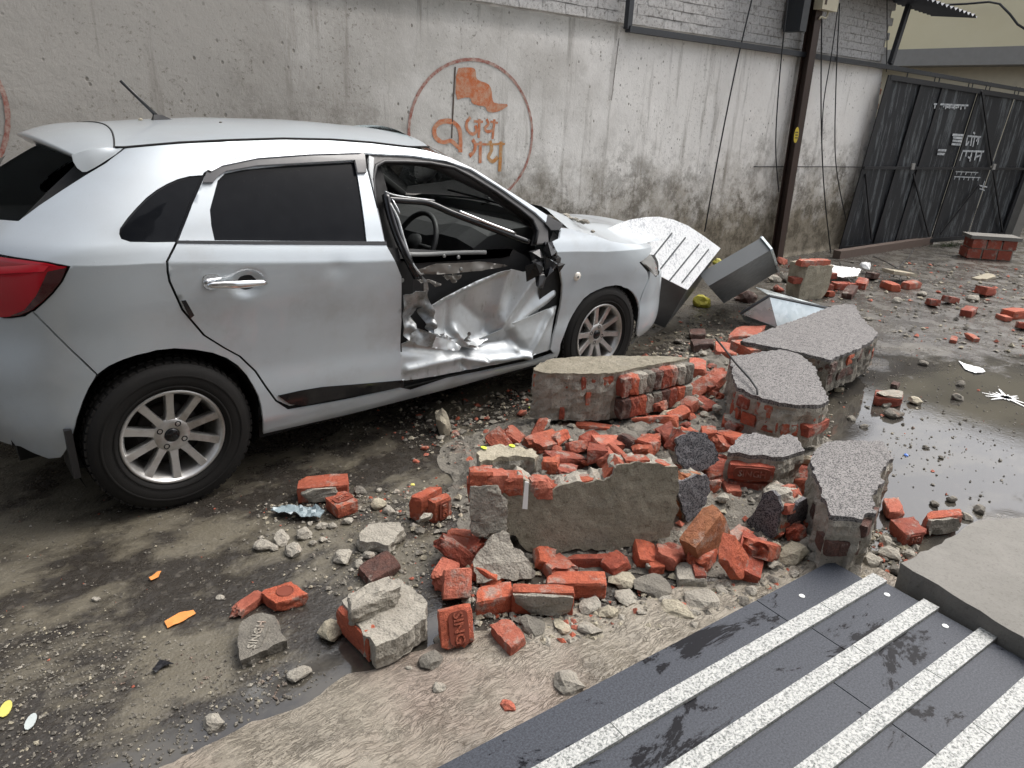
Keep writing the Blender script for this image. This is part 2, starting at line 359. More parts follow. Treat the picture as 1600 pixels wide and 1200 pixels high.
def scores(sc, st, rot, loc, w_):
    n_ = t.noise(sc, 3, .55, t.map((1, st, 1), (0, 0, rot), loc, src=pd)); return t.ramp(t.math('ABSOLUTE', t.math('SUBTRACT', n_, .5)), [(0, 1), (w_, 0)])
msk = t.ramp(t.noise(4.5, 4), [(.40, 0), (.60, 1)]); msk2 = t.ramp(t.noise(6, 4, .5, t.map(loc=(5, 2, 0))), [(.42, 0), (.58, 1)])
cr = t.mix(msk, scores(17, 5.5, .45, (0, 0, 0), .045), scores(15, 6, -1.0, (4, 1, 0), .045)); cr = t.math('MAXIMUM', t.math('MULTIPLY', cr, t.ramp(t.noise(11, 4), [(.36, .25), (.58, 1)])), t.math('MULTIPLY', scores(22, 4.5, 1.9, (8, 3, 0), .035), msk2))
pc = t.mix(t.ramp(t.noise(3.5, 7, .68), [(.3, 0), (.7, 1)]), (.20, .175, .135), (.32, .288, .232)); pc = t.mix(t.ramp(t.noise(1.7, 5), [(.48, 0), (.64, .5)]), pc, (.225, .158, .132))
pc = t.mix(t.ramp(t.noise(26, 7, .78), [(.52, 0), (.70, .65)]), pc, (.105, .09, .072)); pc = t.mix(t.ramp(t.noise(2.3, 6, .65, t.map(loc=(2, 9, 0))), [(.54, 0), (.66, .6)]), pc, (.10, .088, .072))
pc = t.mix(t.math('MULTIPLY', cr, .7), pc, (.075, .062, .048))
t.set(Base_Color=pc, Roughness=t.ramp(t.noise(6, 5), [(.35, .28), (.65, .7)]), Normal=t.bump(t.math('SUBTRACT', t.math('MULTIPLY', t.noise(45, 7, .75), .9), t.math('MULTIPLY', cr, 1.1)), .7, .006)); MT['pave'] = t.m
t = NT('dark_granite'); v = t.vor(420, out='Color'); wetg = t.ramp(t.noise(2.7, 8, .72, t.map((1, 1.9, 1), (0, 0, .5), (3.1, 1.7, 0)), .5), [(.555, 0), (.59, 1)])
gc = t.mix(t.ramp(t.noise(160, 4, .8), [(.4, 0), (.7, 1)]), (.028, .032, .040), (.074, .081, .098)); gc = t.mix(t.ramp(v, [(.86, 0), (.95, .6)]), gc, (.012, .012, .014))
gc = t.mix(t.ramp(t.noise(40, 5, .8, t.map((1, 3, 1), (0, 0, .4))), [(.6, 0), (.68, .5)]), gc, (.025, .026, .03))
t.set(Base_Color=t.mix(wetg, gc, (.005, .005, .007)), Roughness=t.mix(wetg, .45, .22), Specular_IOR_Level=t.mix(wetg, .20, .12), Normal=t.bump(t.noise(220, 4), .10, .002)); MT['granite'] = t.m
t = NT('white_granite'); q = t.map((1, 1, 1)); nn = t.n('ShaderNodeTexNoise', {'Vector': q, 'Scale': 120.0, 'Detail': 4.0, 'Roughness': .65, 'Distortion': .5}).outputs[0]
t.set(Base_Color=t.mix(t.ramp(t.noise(260, 2), [(.35, .8), (.6, 0)]), t.ramp(nn, [(.38, (.05, .055, .05)), (.46, (.20, .21, .20)), (.50, (.36, .37, .355)), (.56, (.46, .46, .44)), (.8, (.55, .55, .52))]), (.30, .31, .30)), Roughness=.6, Normal=t.bump(nn, .35, .004)); MT['whitegranite'] = t.m
t = NT('cast_concrete'); nn = t.noise(4, 8, .7)
cc = t.mix(nn, (.12, .115, .10), (.22, .21, .19)); cc = t.mix(t.ramp(t.noise(70, 6, .8), [(.52, 0), (.68, .7)]), cc, (.09, .083, .072))
t.set(Base_Color=cc, Roughness=.8, Normal=t.bump(t.noise(50, 8, .75), .5, .006)); MT['concrete'] = t.m
t = NT('lime_plaster'); s = t.sep(); nz = t.noise(1.3, 7, .65); n2 = t.noise(6, 7, .7)
c = t.mix(t.ramp(nz, [(.3, 0), (.7, 1)]), (.66, .64, .60), (.80, .78, .74))
c = t.mix(t.ramp(t.math('ADD', t.math('MULTIPLY', s[0], .1), t.math('MULTIPLY', t.math('SUBTRACT', nz, .5), .5)), [(.12, .80), (.46, 0)]), c, (.27, .25, .22))       # darker towards the left: shade painted into the plaster colour
c = t.mix(t.ramp(n2, [(.58, 0), (.74, .4)]), c, (.40, .375, .33))
streak = t.ramp(t.noise(5, 6, .7, t.map((1.3, 1, .10))), [(.55, 0), (.68, .6)]); c = t.mix(t.math('MULTIPLY', streak, t.ramp(s[2], [(.25, 0), (.9, 1)])), c, (.17, .15, .125))
low = t.ramp(t.math('ADD', t.math('MULTIPLY', s[2], .5), t.math('MULTIPLY', t.math('SUBTRACT', t.noise(2.6, 7, .7), .5), .75)), [(.22, 1), (.62, 0)])
c = t.mix(t.math('MULTIPLY', low, .9), c, t.mix(t.noise(9, 5), (.085, .068, .042), (.23, .19, .125)))            # moss and damp
spots = t.math('MULTIPLY', t.ramp(t.vor(16, vec=t.map((1, 1, .75))), [(.10, 1), (.17, 0)]), t.ramp(t.noise(3.1, 5), [(.5, 0), (.6, 1)]))
c = t.mix(t.math('MULTIPLY', spots, .75), c, (.12, .105, .085))
c = t.mix(t.math('MULTIPLY', t.ramp(t.noise(38, 6, .75), [(.57, 0), (.68, 1)]), t.ramp(t.noise(1.9, 5), [(.40, .15), (.60, .95)])), c, (.10, .085, .06))
mould = t.math('MULTIPLY', t.ramp(t.noise(5.5, 9, .8), [(.45, 0), (.58, 1)]), t.ramp(t.math('ADD', t.math('MULTIPLY', s[2], .5), t.math('MULTIPLY', t.math('SUBTRACT', t.noise(1.2, 5, .6), .5), 1.1)), [(.30, 1), (.80, 0)]))
c = t.mix(t.math('MULTIPLY', mould, .85), c, (.075, .062, .042))
t.set(Base_Color=c, Roughness=.85, Specular_IOR_Level=.3, Normal=t.bump(t.math('ADD', n2, t.math('SUBTRACT', t.math('MULTIPLY', t.noise(45, 6, .7), .4), t.math('MULTIPLY', spots, .5))), .55, .012)); MT['plaster'] = t.m
t = NT('whitewashed_brick'); nn = t.noise(9, 7, .75)
c = t.mix(nn, (.40, .39, .375), (.56, .55, .53)); c = t.mix(t.ramp(t.noise(28, 6, .8), [(.50, 0), (.64, .85)]), c, (.13, .115, .10))
t.set(Base_Color=c, Roughness=.9, Normal=t.bump(t.noise(30, 7, .8), .9, .012)); MT['wbrick'] = t.m
MT['joint'] = simple('old_joint', (.30, .285, .26), .95, bumpk=.5)
def paintmat(name, a, b):
    t = NT(name); t.set(Base_Color=t.mix(t.ramp(t.noise(22, 7, .78), [(.40, 0), (.60, .9)]), a, b), Roughness=.8, Normal=t.bump(t.noise(45, 6), .3, .005)); return t.m
MT['saffron'] = paintmat('saffron_paint', (.42, .105, .028), (.44, .27, .18)); MT['ochre'] = paintmat('ochre_paint', (.42, .155, .02), (.42, .30, .18)); MT['maroon'] = paintmat('maroon_paint', (.24, .065, .045), (.42, .33, .28)); MT['umber'] = paintmat('umber_paint', (.045, .03, .024), (.10, .07, .05))
t = NT('rusty_iron'); nn = t.noise(12, 7, .7, t.map((1, 1, .25)))
t.set(Base_Color=t.mix(nn, (.020, .014, .012), (.062, .034, .024)), Roughness=.55, Metallic=.25, Normal=t.bump(nn, .4, .006)); MT['iron'] = t.m
MT['darksteel'] = simple('painted_steel', (.035, .038, .043), .5, .2, bumpk=.2)
t = NT('worn_gate_paint'); st = t.noise(6, 7, .7, t.map((2.6, 2.6, .22))); ch = t.noise(26, 6, .75, t.map((1.4, 1.4, .28)))
k = t.math('MULTIPLY', t.ramp(st, [(.51, 0), (.58, 1)]), t.ramp(ch, [(.38, .2), (.52, 1)]))
t.set(Base_Color=t.mix(k, (.016, .017, .020), t.mix(ch, (.05, .056, .06), (.15, .162, .168))), Roughness=.45, Metallic=.15, Normal=t.bump(k, .25, .003)); MT['gate'] = t.m
MT['gatebar'] = simple('black_gate_bar', (.014, .014, .016), .45)
MT['white_letter'] = paintmat('white_lettering', (.58, .60, .60), (.22, .23, .24))
t = NT('yellow_distemper'); nn = t.noise(1.2, 6, .6)
t.set(Base_Color=t.mix(nn, (.72, .63, .40), (.80, .73, .52)), Roughness=.85, Normal=t.bump(t.noise(5, 6), .3, .02)); MT['yellow'] = t.m
MT['beige_wall'] = simple('beige_wall', (.55, .49, .37), .85)
MT['cement_ledge'] = simple('cement_ledge', (.27, .26, .24), .85)
MT['tin'] = simple('corrugated_tin', (.06, .065, .075), .45, .6)
MT['meter_grey'] = simple('meter_box_grey', (.025, .028, .032), .5)
MT['cream'] = simple('cream_plastic', (.55, .50, .36), .5)
MT['sticker'] = simple('yellow_sticker', (.50, .38, .03), .6)
MT['cable'] = simple('black_cable', (.012, .012, .013), .5)
MT['woodsill'] = simple('weathered_sill', (.10, .07, .055), .7)
MT['moss'] = simple('moss_green', (.05, .085, .02), .9)

# road: one sheet to the horizon, finer near the car
tag(obj('road', [(-60,-60,0),(120,-60,0),(120,60,0),(-60,60,0)], [(0,1,2,3)], MT['road']), kind='structure')
# pavement apron
pv = [at_z(p, .004)[:2] for p in ((235,1205),(330,1160),(430,1120),(540,1062),(640,1024),(700,990),(790,985),(900,955),(1000,940),(1150,900),(1250,880))]
pv = [(-3.2, -2.02), (-1.4, -2.06)]+[tuple(p) for p in pv]+[(1.95, -2.72), (1.95, -5.2), (-3.2, -5.2)]
pvr = resample(pv, .03); pvr = pvr+np.array([[.02*mnoise.noise((p[0]*9, p[1]*9, 1))+.008*mnoise.noise((p[0]*40, p[1]*40, 2)), .03*mnoise.noise((p[0]*7, p[1]*7, 4))+.010*mnoise.noise((p[0]*40, p[1]*40, 5))] for p in pvr])
V, F, L = fill(pvr, .12)
obj('pavement', [(x, y, .006+.004*mnoise.noise((x*3, y*3, 0))) for x, y in V], F, MT['pave'], smooth=True)['kind'] = 'structure'

# granite ramp: dark panels with light grip strips, edges run 6 degrees off the lane
RA = math.radians(-6.0); RU = np.array([math.cos(RA), math.sin(RA), 0]); RV = np.array([math.sin(RA), -math.cos(RA), 0])
R0 = at_z((1370, 903), .05)
def RP(u, v, z=.05): return R0+RU*u+RV*v+np.array([0, 0, z-.05])
root = tag(empty('granite_ramp', tuple(RP(-1.2, .6, 0))), 'dark grey polished granite entrance ramp with pale speckled grip strips', 'ramp')
def rbox(u0, u1, v0, v1, z0, z1): return [RP(u0,v1,z0),RP(u1,v1,z0),RP(u1,v0,z0),RP(u0,v0,z0),RP(u0,v1,z1),RP(u1,v1,z1),RP(u1,v0,z1),RP(u0,v0,z1)]
vs = []      # strip near edges measured along v
for a, b in (((840, 1195), (880, 1197)), ((1036, 1195), (1085, 1197)), ((1243, 1195), (1300, 1197)), ((1446, 1195), (1508, 1197))):
    va = (at_z(a, .058)-R0) @ RV; vb = (at_z(b, .058)-R0) @ RV; vs.append((va, vb))
pitch = (vs[3][0]-vs[0][0])/3; wdt = .055
v_prev = vs[0][0]-.135
edges_v = [vs[0][0]+pitch*i for i in range(8)]
for i, v in enumerate(edges_v):
    splits = [(-3.4, -1.93), (-1.926, -.62 if i != 1 else -.46), (-.616 if i != 1 else -.456, 0.0 if i else -.06)] if i else [(-3.4, -1.93), (-1.926, -.5), (-.496, -.05)]
    for (u0, u1) in splits:
        m = MB(); m.hexa(rbox(u0, u1, v_prev, v-.002, .0, .05)); m.build('granite_panel', MT['granite'], root)
    for (u0, u1) in ((-3.4, -1.30), (-1.297, -.33-.1*(i % 2)), (-.327-.1*(i % 2), .004+.012*((i*7) % 3))):
        m = MB(); m.hexa(rbox(u0, u1, v, v+wdt, .0, .060)); m.build('grip_strip', MT['whitegranite'], root)
    v_prev = v+wdt+.002
for p in ((1253, 931), (1386, 929), (1477, 978)):
    c = at_z(p, .0515); m = MB(); m.lathe([(0, .0015), (.009, .0015), (.0105, 0)], c, (0, 0, 1), 20); m.build('sticker_dot', simple('white_dot', (.72, .74, .72), .5), root)

# cast concrete slab on the right
poly = [at_z(p, .11) for p in ((1408, 880), (1470, 848), (1528, 812), (1600, 808), (1700, 850))]; poly += [np.array([2.3, -4.1, .11]), np.array([1.58, -4.0, .11]), at_z((1600, 998), .11)]
P2 = resample([p[:2] for p in poly], .05); P2 = P2+rng.normal(0, .004, P2.shape)
V, F, L = fill(P2, .05); bd = L[0]; n = len(V)
verts = [(x, y, .11+.006*mnoise.noise((x*4, y*4, 1))+.003*mnoise.noise((x*22, y*22, 1))) for x, y in V]; faces = [tuple(f) for f in F]
k = len(bd); ring = [(V[i][0]+.006*mnoise.noise((V[i][0]*20, V[i][1]*20, 2)), V[i][1]+.006*mnoise.noise((V[i][0]*20, V[i][1]*20, 5)), .004) for i in bd]
verts += ring; faces += [(bd[i], bd[(i+1) % k], n+(i+1) % k, n+i) for i in range(k)]
tag(obj('concrete_slab', verts, faces, MT['concrete'], smooth=False), 'thick pale concrete slab lying beside the granite ramp', 'slab')

# ---- compound wall
WA = math.radians(-2.0); W0 = np.array([0, 1.17, 0]); WU = np.array([math.cos(WA), math.sin(WA), 0]); WN = np.array([math.sin(WA), -math.cos(WA), 0])
def W(u, z, d=0.0): return W0+WU*u+WN*d+np.array([0, 0, z])
def wpx(p, d=0.0):
    q = on_plane(p, WN, WN @ W0+d); return float((q-W0) @ WU), float(q[2])
wall = tag(empty('boundary_wall', tuple(W(3, 0, -.12))), 'long stained whitewashed plaster wall behind the car with painted flag emblem', 'wall')
UE = wpx((1352, 240))[0]; ZP = 2.33
edge = [(UE+.02*math.sin(z*5)+.05*mnoise.noise((z*4, 3, 0))-.05*sm(1.9, 2.3, z), z) for z in np.linspace(0, ZP, 26)]
top = [(u, ZP+.012*mnoise.noise((u*9, 0, 0))-.014*abs(mnoise.noise((u*24, 2, 0)))) for u in np.linspace(edge[-1][0], -5, 170)[1:]]
loop = np.array(edge+top+[(-5, 0)])
V, F, L = fill(resample(loop, .1), .16)
def wall_d(u, z): return .03+.010*mnoise.noise((u*1.1, z*1.1, 0))+.005*mnoise.noise((u*4, z*4, 4))+.02*max(0, .35-z)*(1+mnoise.noise((u*3, z*3, 9)))
verts = [W(u, z, wall_d(u, z)) for u, z in V]; faces = [tuple(f) for f in F]; n = len(V); bd = L[0]; k = len(bd)
verts += [W(V[i][0], V[i][1], -.02) for i in bd]; faces += [(bd[i], bd[(i+1) % k], n+(i+1) % k, n+i) for i in range(k)]
obj('plaster_coat', verts, faces, MT['plaster'], wall, smooth=True)
m = MB(); m.hexa([W(-5, 0, -.24), W(UE-.06, 0, -.24), W(UE-.06, 0, -.012), W(-5, 0, -.012), W(-5, 3.05, -.24), W(UE-.06, 3.05, -.24), W(UE-.06, 3.05, -.012), W(-5, 3.05, -.012)])
m.build('masonry_core', MT['joint'], wall)
# bricks of the bare upper courses (shared mesh)
def brickmesh(name, l, wd, h, mat, ch=.006, jit=.004, seed=0):
    r = np.random.default_rng(seed); m = MB(); x, y, z = l/2, wd/2, h/2
    pts = []
    for sx in (-1, 1):
        for sy in (-1, 1):
            for sz in (-1, 1):
                for k in range(3):
                    p = np.array([sx*x, sy*y, sz*z]); p[k] -= [sx, sy, sz][k]*ch; pts.append(p+r.normal(0, jit*.25, 3))
    import itertools
    P = np.array(pts)
    from mathutils import Vector as Vv
    import bmesh
    bm = bmesh.new(); [bm.verts.new(p) for p in P]; bmesh.ops.convex_hull(bm, input=bm.verts)
    me = bpy.data.meshes.new(name); bm.to_mesh(me); bm.free(); me.materials.append(mat); return me
upper = [brickmesh('wall_brick', .240, .10, .079, MT['wbrick'], .004, .012, i) for i in range(4)]
zc = ZP+.028; row = 0
while zc < 3.02:
    u = 1.9+(.12 if row % 2 else 0)
    while u < UE-.15:
        if not (u > 4.7 and random.random() < .0):
            o = bpy.data.objects.new('brick', upper[(row*3+int(u*7)) % 4]); C.objects.link(o); o.parent = wall
            p = W(u+.116, zc+.035, -.056+.004*random.random())-np.array(wall.location); o.location = p; o.rotation_euler = (random.gauss(0, .012), random.gauss(0, .008), WA+random.gauss(0, .012))
        u += .245
    zc += .083; row += 1
# ragged brick ends at the right edge of the wall
rb = [brickmesh('edge_brick', .14, .10, .07, MT['brick_orange'], .012, .02, 40+i) for i in range(3)]
for i in range(26):
    z = .05+i*.085
    if random.random() < .8:
        o = bpy.data.objects.new('brick', rb[i % 3]); C.objects.link(o); o.parent = wall
        o.location = W(UE+.0+.06*random.random()+(.05 if .9 < z < 1.5 else 0), z, -.075)-np.array(wall.location); o.rotation_euler = (random.gauss(0, .06), random.gauss(0, .06), WA+random.gauss(0, .12))
# painted emblem
def ribbon(m, pts, wd, d=.0345, conv=None):
    P = np.array([conv(p) for p in pts]); 
    if len(P) > 2:      # smooth the stroke
        Q = [P[0]]
        for i in range(len(P)-1):
            p0, p1, p2, p3 = P[max(i-1,0)], P[i], P[i+1], P[min(i+2,len(P)-1)]
            for s in (.25,.5,.75,1): Q.append(.5*((2*p1)+(-p0+p2)*s+(2*p0-5*p1+4*p2-p3)*s*s+(-p0+3*p1-3*p2+p3)*s**3))
        P = np.array(Q)
    T_ = np.gradient(P, axis=0); T_ /= np.linalg.norm(T_, axis=1)[:, None]+1e-9; N_ = np.stack([-T_[:,1], T_[:,0]], 1)
    ws = wd/2*(1+.22*np.array([mnoise.noise((p[0]*30, p[1]*30, 3)) for p in P]))[:, None]
    A, B = P+N_*ws, P-N_*ws; n = len(P)
    m.add([W(u, z, wall_d(u, z)+.0035) for u, z in A]+[W(u, z, wall_d(u, z)+.0035) for u, z in B], [(i, i+1, n+i+1, n+i) for i in range(n-1)])
tp = lambda p: wpx((580+p[0]/5, 60+p[1]/5), .03)
em = None
for cx, cy, rx, ry, a0, a1, wd in ((735, 207, 96, 114, 0, 360, .024), (-86, 188, 98, 114, -70, 75, .024)):
    m = MB(); ribbon(m, [(cx+rx*math.cos(math.radians(a)), cy-ry*math.sin(math.radians(a))) for a in np.linspace(a0, a1, 61)], wd, conv=lambda p: wpx(p, .03))
    m.build('painted_ring', MT['maroon'], wall)
m = MB(); ribbon(m, [(655, 222), (640, 500), (628, 780)], .012, conv=tp); m.build('painted_flagpole', MT['umber'], wall)
fl = [tp(p) for p in ((662,235),(730,226),(800,228),(815,258),(816,310),(850,335),(910,350),(940,395),(945,480),(962,508),(1090,515),(1000,570),(940,582),(900,568),(893,532),(820,522),(780,505),(775,462),(720,462),(655,485))]
V, F, L = fill(resample(smooth_poly(fl, 1), .02), .06); obj('painted_flag', [W(u, z, wall_d(u, z)+.0035) for u, z in V], F, MT['saffron'], wall)
for nm, mt, strokes in (('painted_letter', 'saffron', [([(540,805),(500,770),(492,705),(530,660),(590,645),(650,662),(690,715),(697,800),(695,890)], .036), ([(520,800),(570,812),(620,800),(660,832),(690,862)], .03)]),
        ('painted_letter', 'saffron', [([(775,615),(745,660),(750,712),(790,748),(822,722),(812,680)], .026), ([(845,630),(838,778)], .024), ([(800,648),(872,652)], .018)]),
        ('painted_letter', 'saffron', [([(900,630),(915,670),(888,700),(905,728),(948,718)], .024), ([(962,632),(946,786)], .024), ([(930,650),(988,660)], .016)]),
        ('painted_letter', 'saffron', [([(790,790),(812,832),(800,885),(765,918)], .03), ([(852,805),(850,975)], .03), ([(800,826),(900,828)], .018)]),
        ('painted_letter', 'ochre', [([(925,800),(940,868),(915,930),(950,962),(988,925)], .032), ([(1012,805),(1002,1040)], .034), ([(900,828),(1042,824)], .018)])):
    m = MB()
    for pts, wd in strokes: ribbon(m, pts, wd, conv=tp)
    m.build(nm, MT[mt], wall)
# hairline joint and hand-made mark on the plaster
m = MB(); ribbon(m, [(966, 60), (960, 110), (955, 157)], .006, conv=lambda p: wpx(p, .03)); m.build('plaster_crack', MT['umber'], wall)

# steel frame fixed along the wall: an upright and a long rail
m = MB(); m.bar(W(wpx((972, 40))[0], 2.30, .07), W(wpx((972, 40))[0], 3.3, .07), .055, .05, up=tuple(WN))
fr = m.build('steel_rail', MT['darksteel']); tag(fr, 'long dark steel rail with an upright running along the top of the wall', 'rail')
b0 = W(wpx((974, 42))[0]-.02, 2.30, .075); b1 = on_plane((1640, 148), WN, WN @ W0+.10)
m = MB(); m.bar(b0, W(UE-.1, 2.29, .08), .05, .06, up=tuple(WN)); m.bar(W(UE-.1, 2.29, .08), b1, .05, .06, up=tuple(WN)); rail2 = m.build('rail_bar', MT['darksteel'], fr)
m = MB(); m.bar(on_plane((1391, 100), WN, WN @ W0+.1), on_plane((1420, 8), WN, WN @ W0+.1), .07, .05, up=tuple(WN)); m.build('roof_strut', MT['darksteel'], fr)
m = MB()
for x in (1420, 1463, 1470, 1516, 1522, 1543, 1549, 1588, 1594):
    a = on_plane((x, 104+(x-1400)*.165), WN, WN @ W0+.1); m = MB(); m.bar(a, a+np.array([0, 0, -.17]), .012, .012, up=(1, 0, 0)); m.build('hanger_rod', MT['darksteel'], fr)

# corrugated tin sheet roof
def corr(px4, z, amp=.02, name='tin_roof', n=40):
    P = [at_z(p, z) for p in px4]; V = []; F = []
    for i in range(n*4+1):
        s = i/(n*4); a = P[0]+(P[1]-P[0])*s; b = P[3]+(P[2]-P[3])*s; dz = amp*math.sin(2*math.pi*s*n)
        V += [a+np.array([0, 0, dz]), b+np.array([0, 0, dz])]
        if i: F.append((2*i-2, 2*i, 2*i+1, 2*i-1))
    V2 = [v+np.array([0, 0, .004]) for v in V]; k = len(V)
    return obj(name, V+V2, F+[tuple(q+k for q in f)[::-1] for f in F], MT['tin'])
P4 = [W(6.2, 3.12, .0), W(10.6, 3.02, -.1), W(10.75, 2.98, .42), W(6.2, 3.10, .42)]
V = []; F = []; n = 34
for i in range(n*4+1):
    s = i/(n*4); a = P4[0]+(P4[1]-P4[0])*s; b = P4[3]+(P4[2]-P4[3])*s; dz = np.array([0, 0, .02*math.sin(2*math.pi*s*n)]); V += [a+dz, b+dz]
    if i: F.append((2*i-2, 2*i, 2*i+1, 2*i-1))
k = len(V); V += [v+np.array([0, 0, .004]) for v in V]
tag(obj('tin_roof', V, F+[tuple(q+k for q in f)[::-1] for f in F], MT['tin']), 'dark corrugated tin sheet roof edge above the wall end', 'roof')

# iron pole with meter boxes
pb = at_z((1212, 408)); nrm = WN; tp_ = on_plane((1283, -40), nrm, nrm @ pb)
pole = tag(empty('utility_pole', tuple(pb)), 'rusty dark iron pole leaning in front of the white wall', 'pole')
ax = (tp_-pb)/np.linalg.norm(tp_-pb); hw = .062
m = MB(); sx = WU*hw; sy = WN*.05
m.obox((pb+tp_)/2+WN*.045, sx, WN*.006, (tp_-pb)/2); m.obox((pb+tp_)/2-WN*.045, sx, WN*.006, (tp_-pb)/2); m.obox((pb+tp_)/2, WU*.008, WN*.040, (tp_-pb)/2)
m.build('post', MT['iron'], pole)
sp = on_plane((1244, 211), nrm, nrm @ pb+.053); m = MB()
m.add([sp+WU*.045*math.cos(a)*(1.0)+ax*.085*math.sin(a)+WN*d for d in (0, .004) for a in np.linspace(0, 2*math.pi, 17)[:-1]], [tuple(range(16))[::-1], tuple(range(16, 32))]+[(i, (i+1)%16, (i+1)%16+16, i+16) for i in range(16)])
m.build('yellow_number_plate', MT['sticker'], pole)
m = MB()
for i, (dx, dz, ww) in enumerate(((-.015, .03, .035), (.01, .03, .03), (0, 0, .05), (-.012, -.03, .03), (.015, -.03, .032))): m.obox(sp+WU*dx+ax*dz+WN*.0055, WU*ww/2, WN*.0012, ax*.006)
m.build('plate_lettering', MT['umber'], pole)
c = on_plane((1247, 22), nrm, nrm @ pb); m = MB(); m.obox(c-WU*.02, WU*.06, WN*.10, np.array([0, 0, .17])); 
tag(m.build('meter_box', MT['meter_grey']), 'dark grey metal meter box strapped on the left of the iron pole', 'box')
c = on_plane((1292, 2), nrm, nrm @ pb+.08); m = MB(); m.obox(c, WU*.155, WN*.05, np.array([0, 0, .09])); cb = m.build('junction_box', MT['cream']); tag(cb, 'cream plastic junction box at the top of the iron pole', 'box')
m = MB(); m.obox(c-WU*.10+WN*.052, WU*.018, WN*.002, np.array([0, 0, .045])); m.build('panel_label', MT['umber'], cb)

def cable(name, pts, d, r, label, mat='cable', group=None, closed=False):
    P = [on_plane(p[:2], WN, WN @ W0+(p[2] if len(p) > 2 else d)) for p in pts]
    Q = [P[0]]
    for i in range(len(P)-1):
        p0, p1, p2, p3 = P[max(i-1,0)], P[i], P[i+1], P[min(i+2,len(P)-1)]
        for s in (.2,.4,.6,.8,1): Q.append(.5*((2*p1)+(-p0+p2)*s+(2*p0-5*p1+4*p2-p3)*s*s+(-p0+3*p1-3*p2+p3)*s**3))
    m = MB(); m.tube(Q, r, 6); return tag(m.build(name, MT[mat], smooth=True), label, 'cable', group)
HG = 'loose cables hanging down the wall'
cable('hanging_cable', [(1177,-10),(1150,105),(1122,245),(1101,362)], .10, .008, 'slanting black cable hanging on the wall left of the iron pole', group=HG)
cable('hanging_cable', [(1232,-10),(1219,110),(1212,225),(1217,300)], .22, .007, 'black cable hanging close to the left side of the iron pole', group=HG)
cable('hanging_cable', [(1284,30),(1283,180),(1288,300),(1300,412)], .14, .008, 'black cable falling straight to the rubble right of the iron pole', group=HG)
cable('hanging_cable', [(1312,-10),(1300,80),(1287,160),(1284,230)], .17, .006, 'black cable curving in towards the iron pole from the tin roof', group=HG)
cable('hanging_cable', [(1312,5),(1306,140),(1306,255),(1322,344)], .12, .007, 'black cable sagging to the wall end nearest the gate', group=HG)
cable('hanging_cable', [(1386,-5),(1386,60),(1385,112)], .10, .006, 'short black cable at the upper end of the wall beside the roof strut', group=HG)
cable('loop_cable', [(1280,30),(1283,26),(1290,28),(1294,18),(1294,8)], .2, .010, 'pale looped cable under the cream junction box', mat='cream')
cable('wall_rod', [(1178,260.5),(1230,260.5),(1290,260.5),(1350,261)], .05, .006, 'thin dark rod fixed across the wall to the gate')

# ---- metal gate
GA = math.radians(-14.0); g0 = at_z((1314, 391)); GU = np.array([math.cos(GA), math.sin(GA), 0]); GN = np.array([math.sin(GA), -math.cos(GA), 0])
def gp(p, d=0.0): return on_plane(p, GN, GN @ g0+d)
gate = tag(empty('metal_gate', tuple(g0)), 'black sheet metal gate with peeling paint leaning at the end of the wall', 'gate')
TL, TR, BR, BL = (1392, 118), (1642, 158), (1566, 368), (1314, 391)
def gq(s, r):   # along, up
    a = np.array(BL)+(np.array(BR)-BL)*s; b = np.array(TL)+(np.array(TR)-TL)*s; return tuple(a+(b-a)*r)
ss = [0, .2, .335, .55, .78, 1.0]
for i in range(5):
    m = MB(); q = [gp(gq(ss[i]+.004, .02), .012*(i % 2)), gp(gq(ss[i+1]-.004, .02), .012*(i % 2)), gp(gq(ss[i+1]-.004, .98), .012*(i % 2)), gp(gq(ss[i]+.004, .98), .012*(i % 2))]
    m.prism(q, -GN*.006); m.build('sheet_panel', MT['gate'], gate)
def gbar(a, b, w, nm, d=.03):
    A, B = gp(a, d), gp(b, d); m = MB(); m.bar(A, B, w, .018, up=tuple(GN)); return m.build(nm, MT['gatebar'], gate)
gbar(gq(0, 0), gq(0, 1), .09, 'gate_frame'); gbar(gq(0, .99), gq(1, .99), .06, 'gate_frame', .034); gbar(gq(0, .01), gq(1, .01), .06, 'gate_frame', .034); gbar(gq(1, 0), gq(1, 1), .07, 'gate_frame')
gbar(gq(.335, 0), gq(.335, 1), .06, 'gate_stile', .020); gbar(gq(.2, 0), gq(.2, 1), .045, 'gate_stile', .020); gbar(gq(.56, 0), gq(.56, 1), .05, 'gate_stile', .020)
gbar((1350, 262), (1612, 264), .035, 'gate_rail', .055)
for a, b in (((1353, 272), (1362, 374)), ((1427, 271), (1452, 369)), ((1534, 142), (1551, 260)), ((1552, 266), (1566, 360)), ((1530, 290), (1470, 366))): gbar(a, b, .025, 'gate_brace', .05)
gt = lambda p: (1280+p[0]/3.528, 90+p[1]/3.528)
def gstroke(name, segs, w=.02):
    m = MB()
    for a, b in segs: m.bar(gp(gt(a), .022), gp(gt(b), .022), w, .003, up=tuple(GN))
    return m.build(name, MT['white_letter'], gate)
gstroke('lettering_line', [((632,256),(822,264))]+[((x, 258), (x-4, 258+h)) for x, h in ((640,22),(662,28),(690,16),(700,26),(722,24),(748,28),(770,20),(784,28),(806,26))]+[((700,272),(760,276))], .022)
gstroke('lettering_line', [((808,432),(892,438)),((818,434),(808,486)),((842,436),(834,486)),((826,462),(812,484)),((858,436),(846,492)),((882,438),(872,480)),((866,462),(876,440)),((850,412),(858,420))], .024)
gstroke('lettering_line', [((776,514),(908,518)),((790,516),(774,568)),((812,518),(806,545)),((820,548),(836,556)),((842,518),(830,572)),((868,518),(856,566)),((896,520),(882,572)),((862,548),(886,540))], .026)
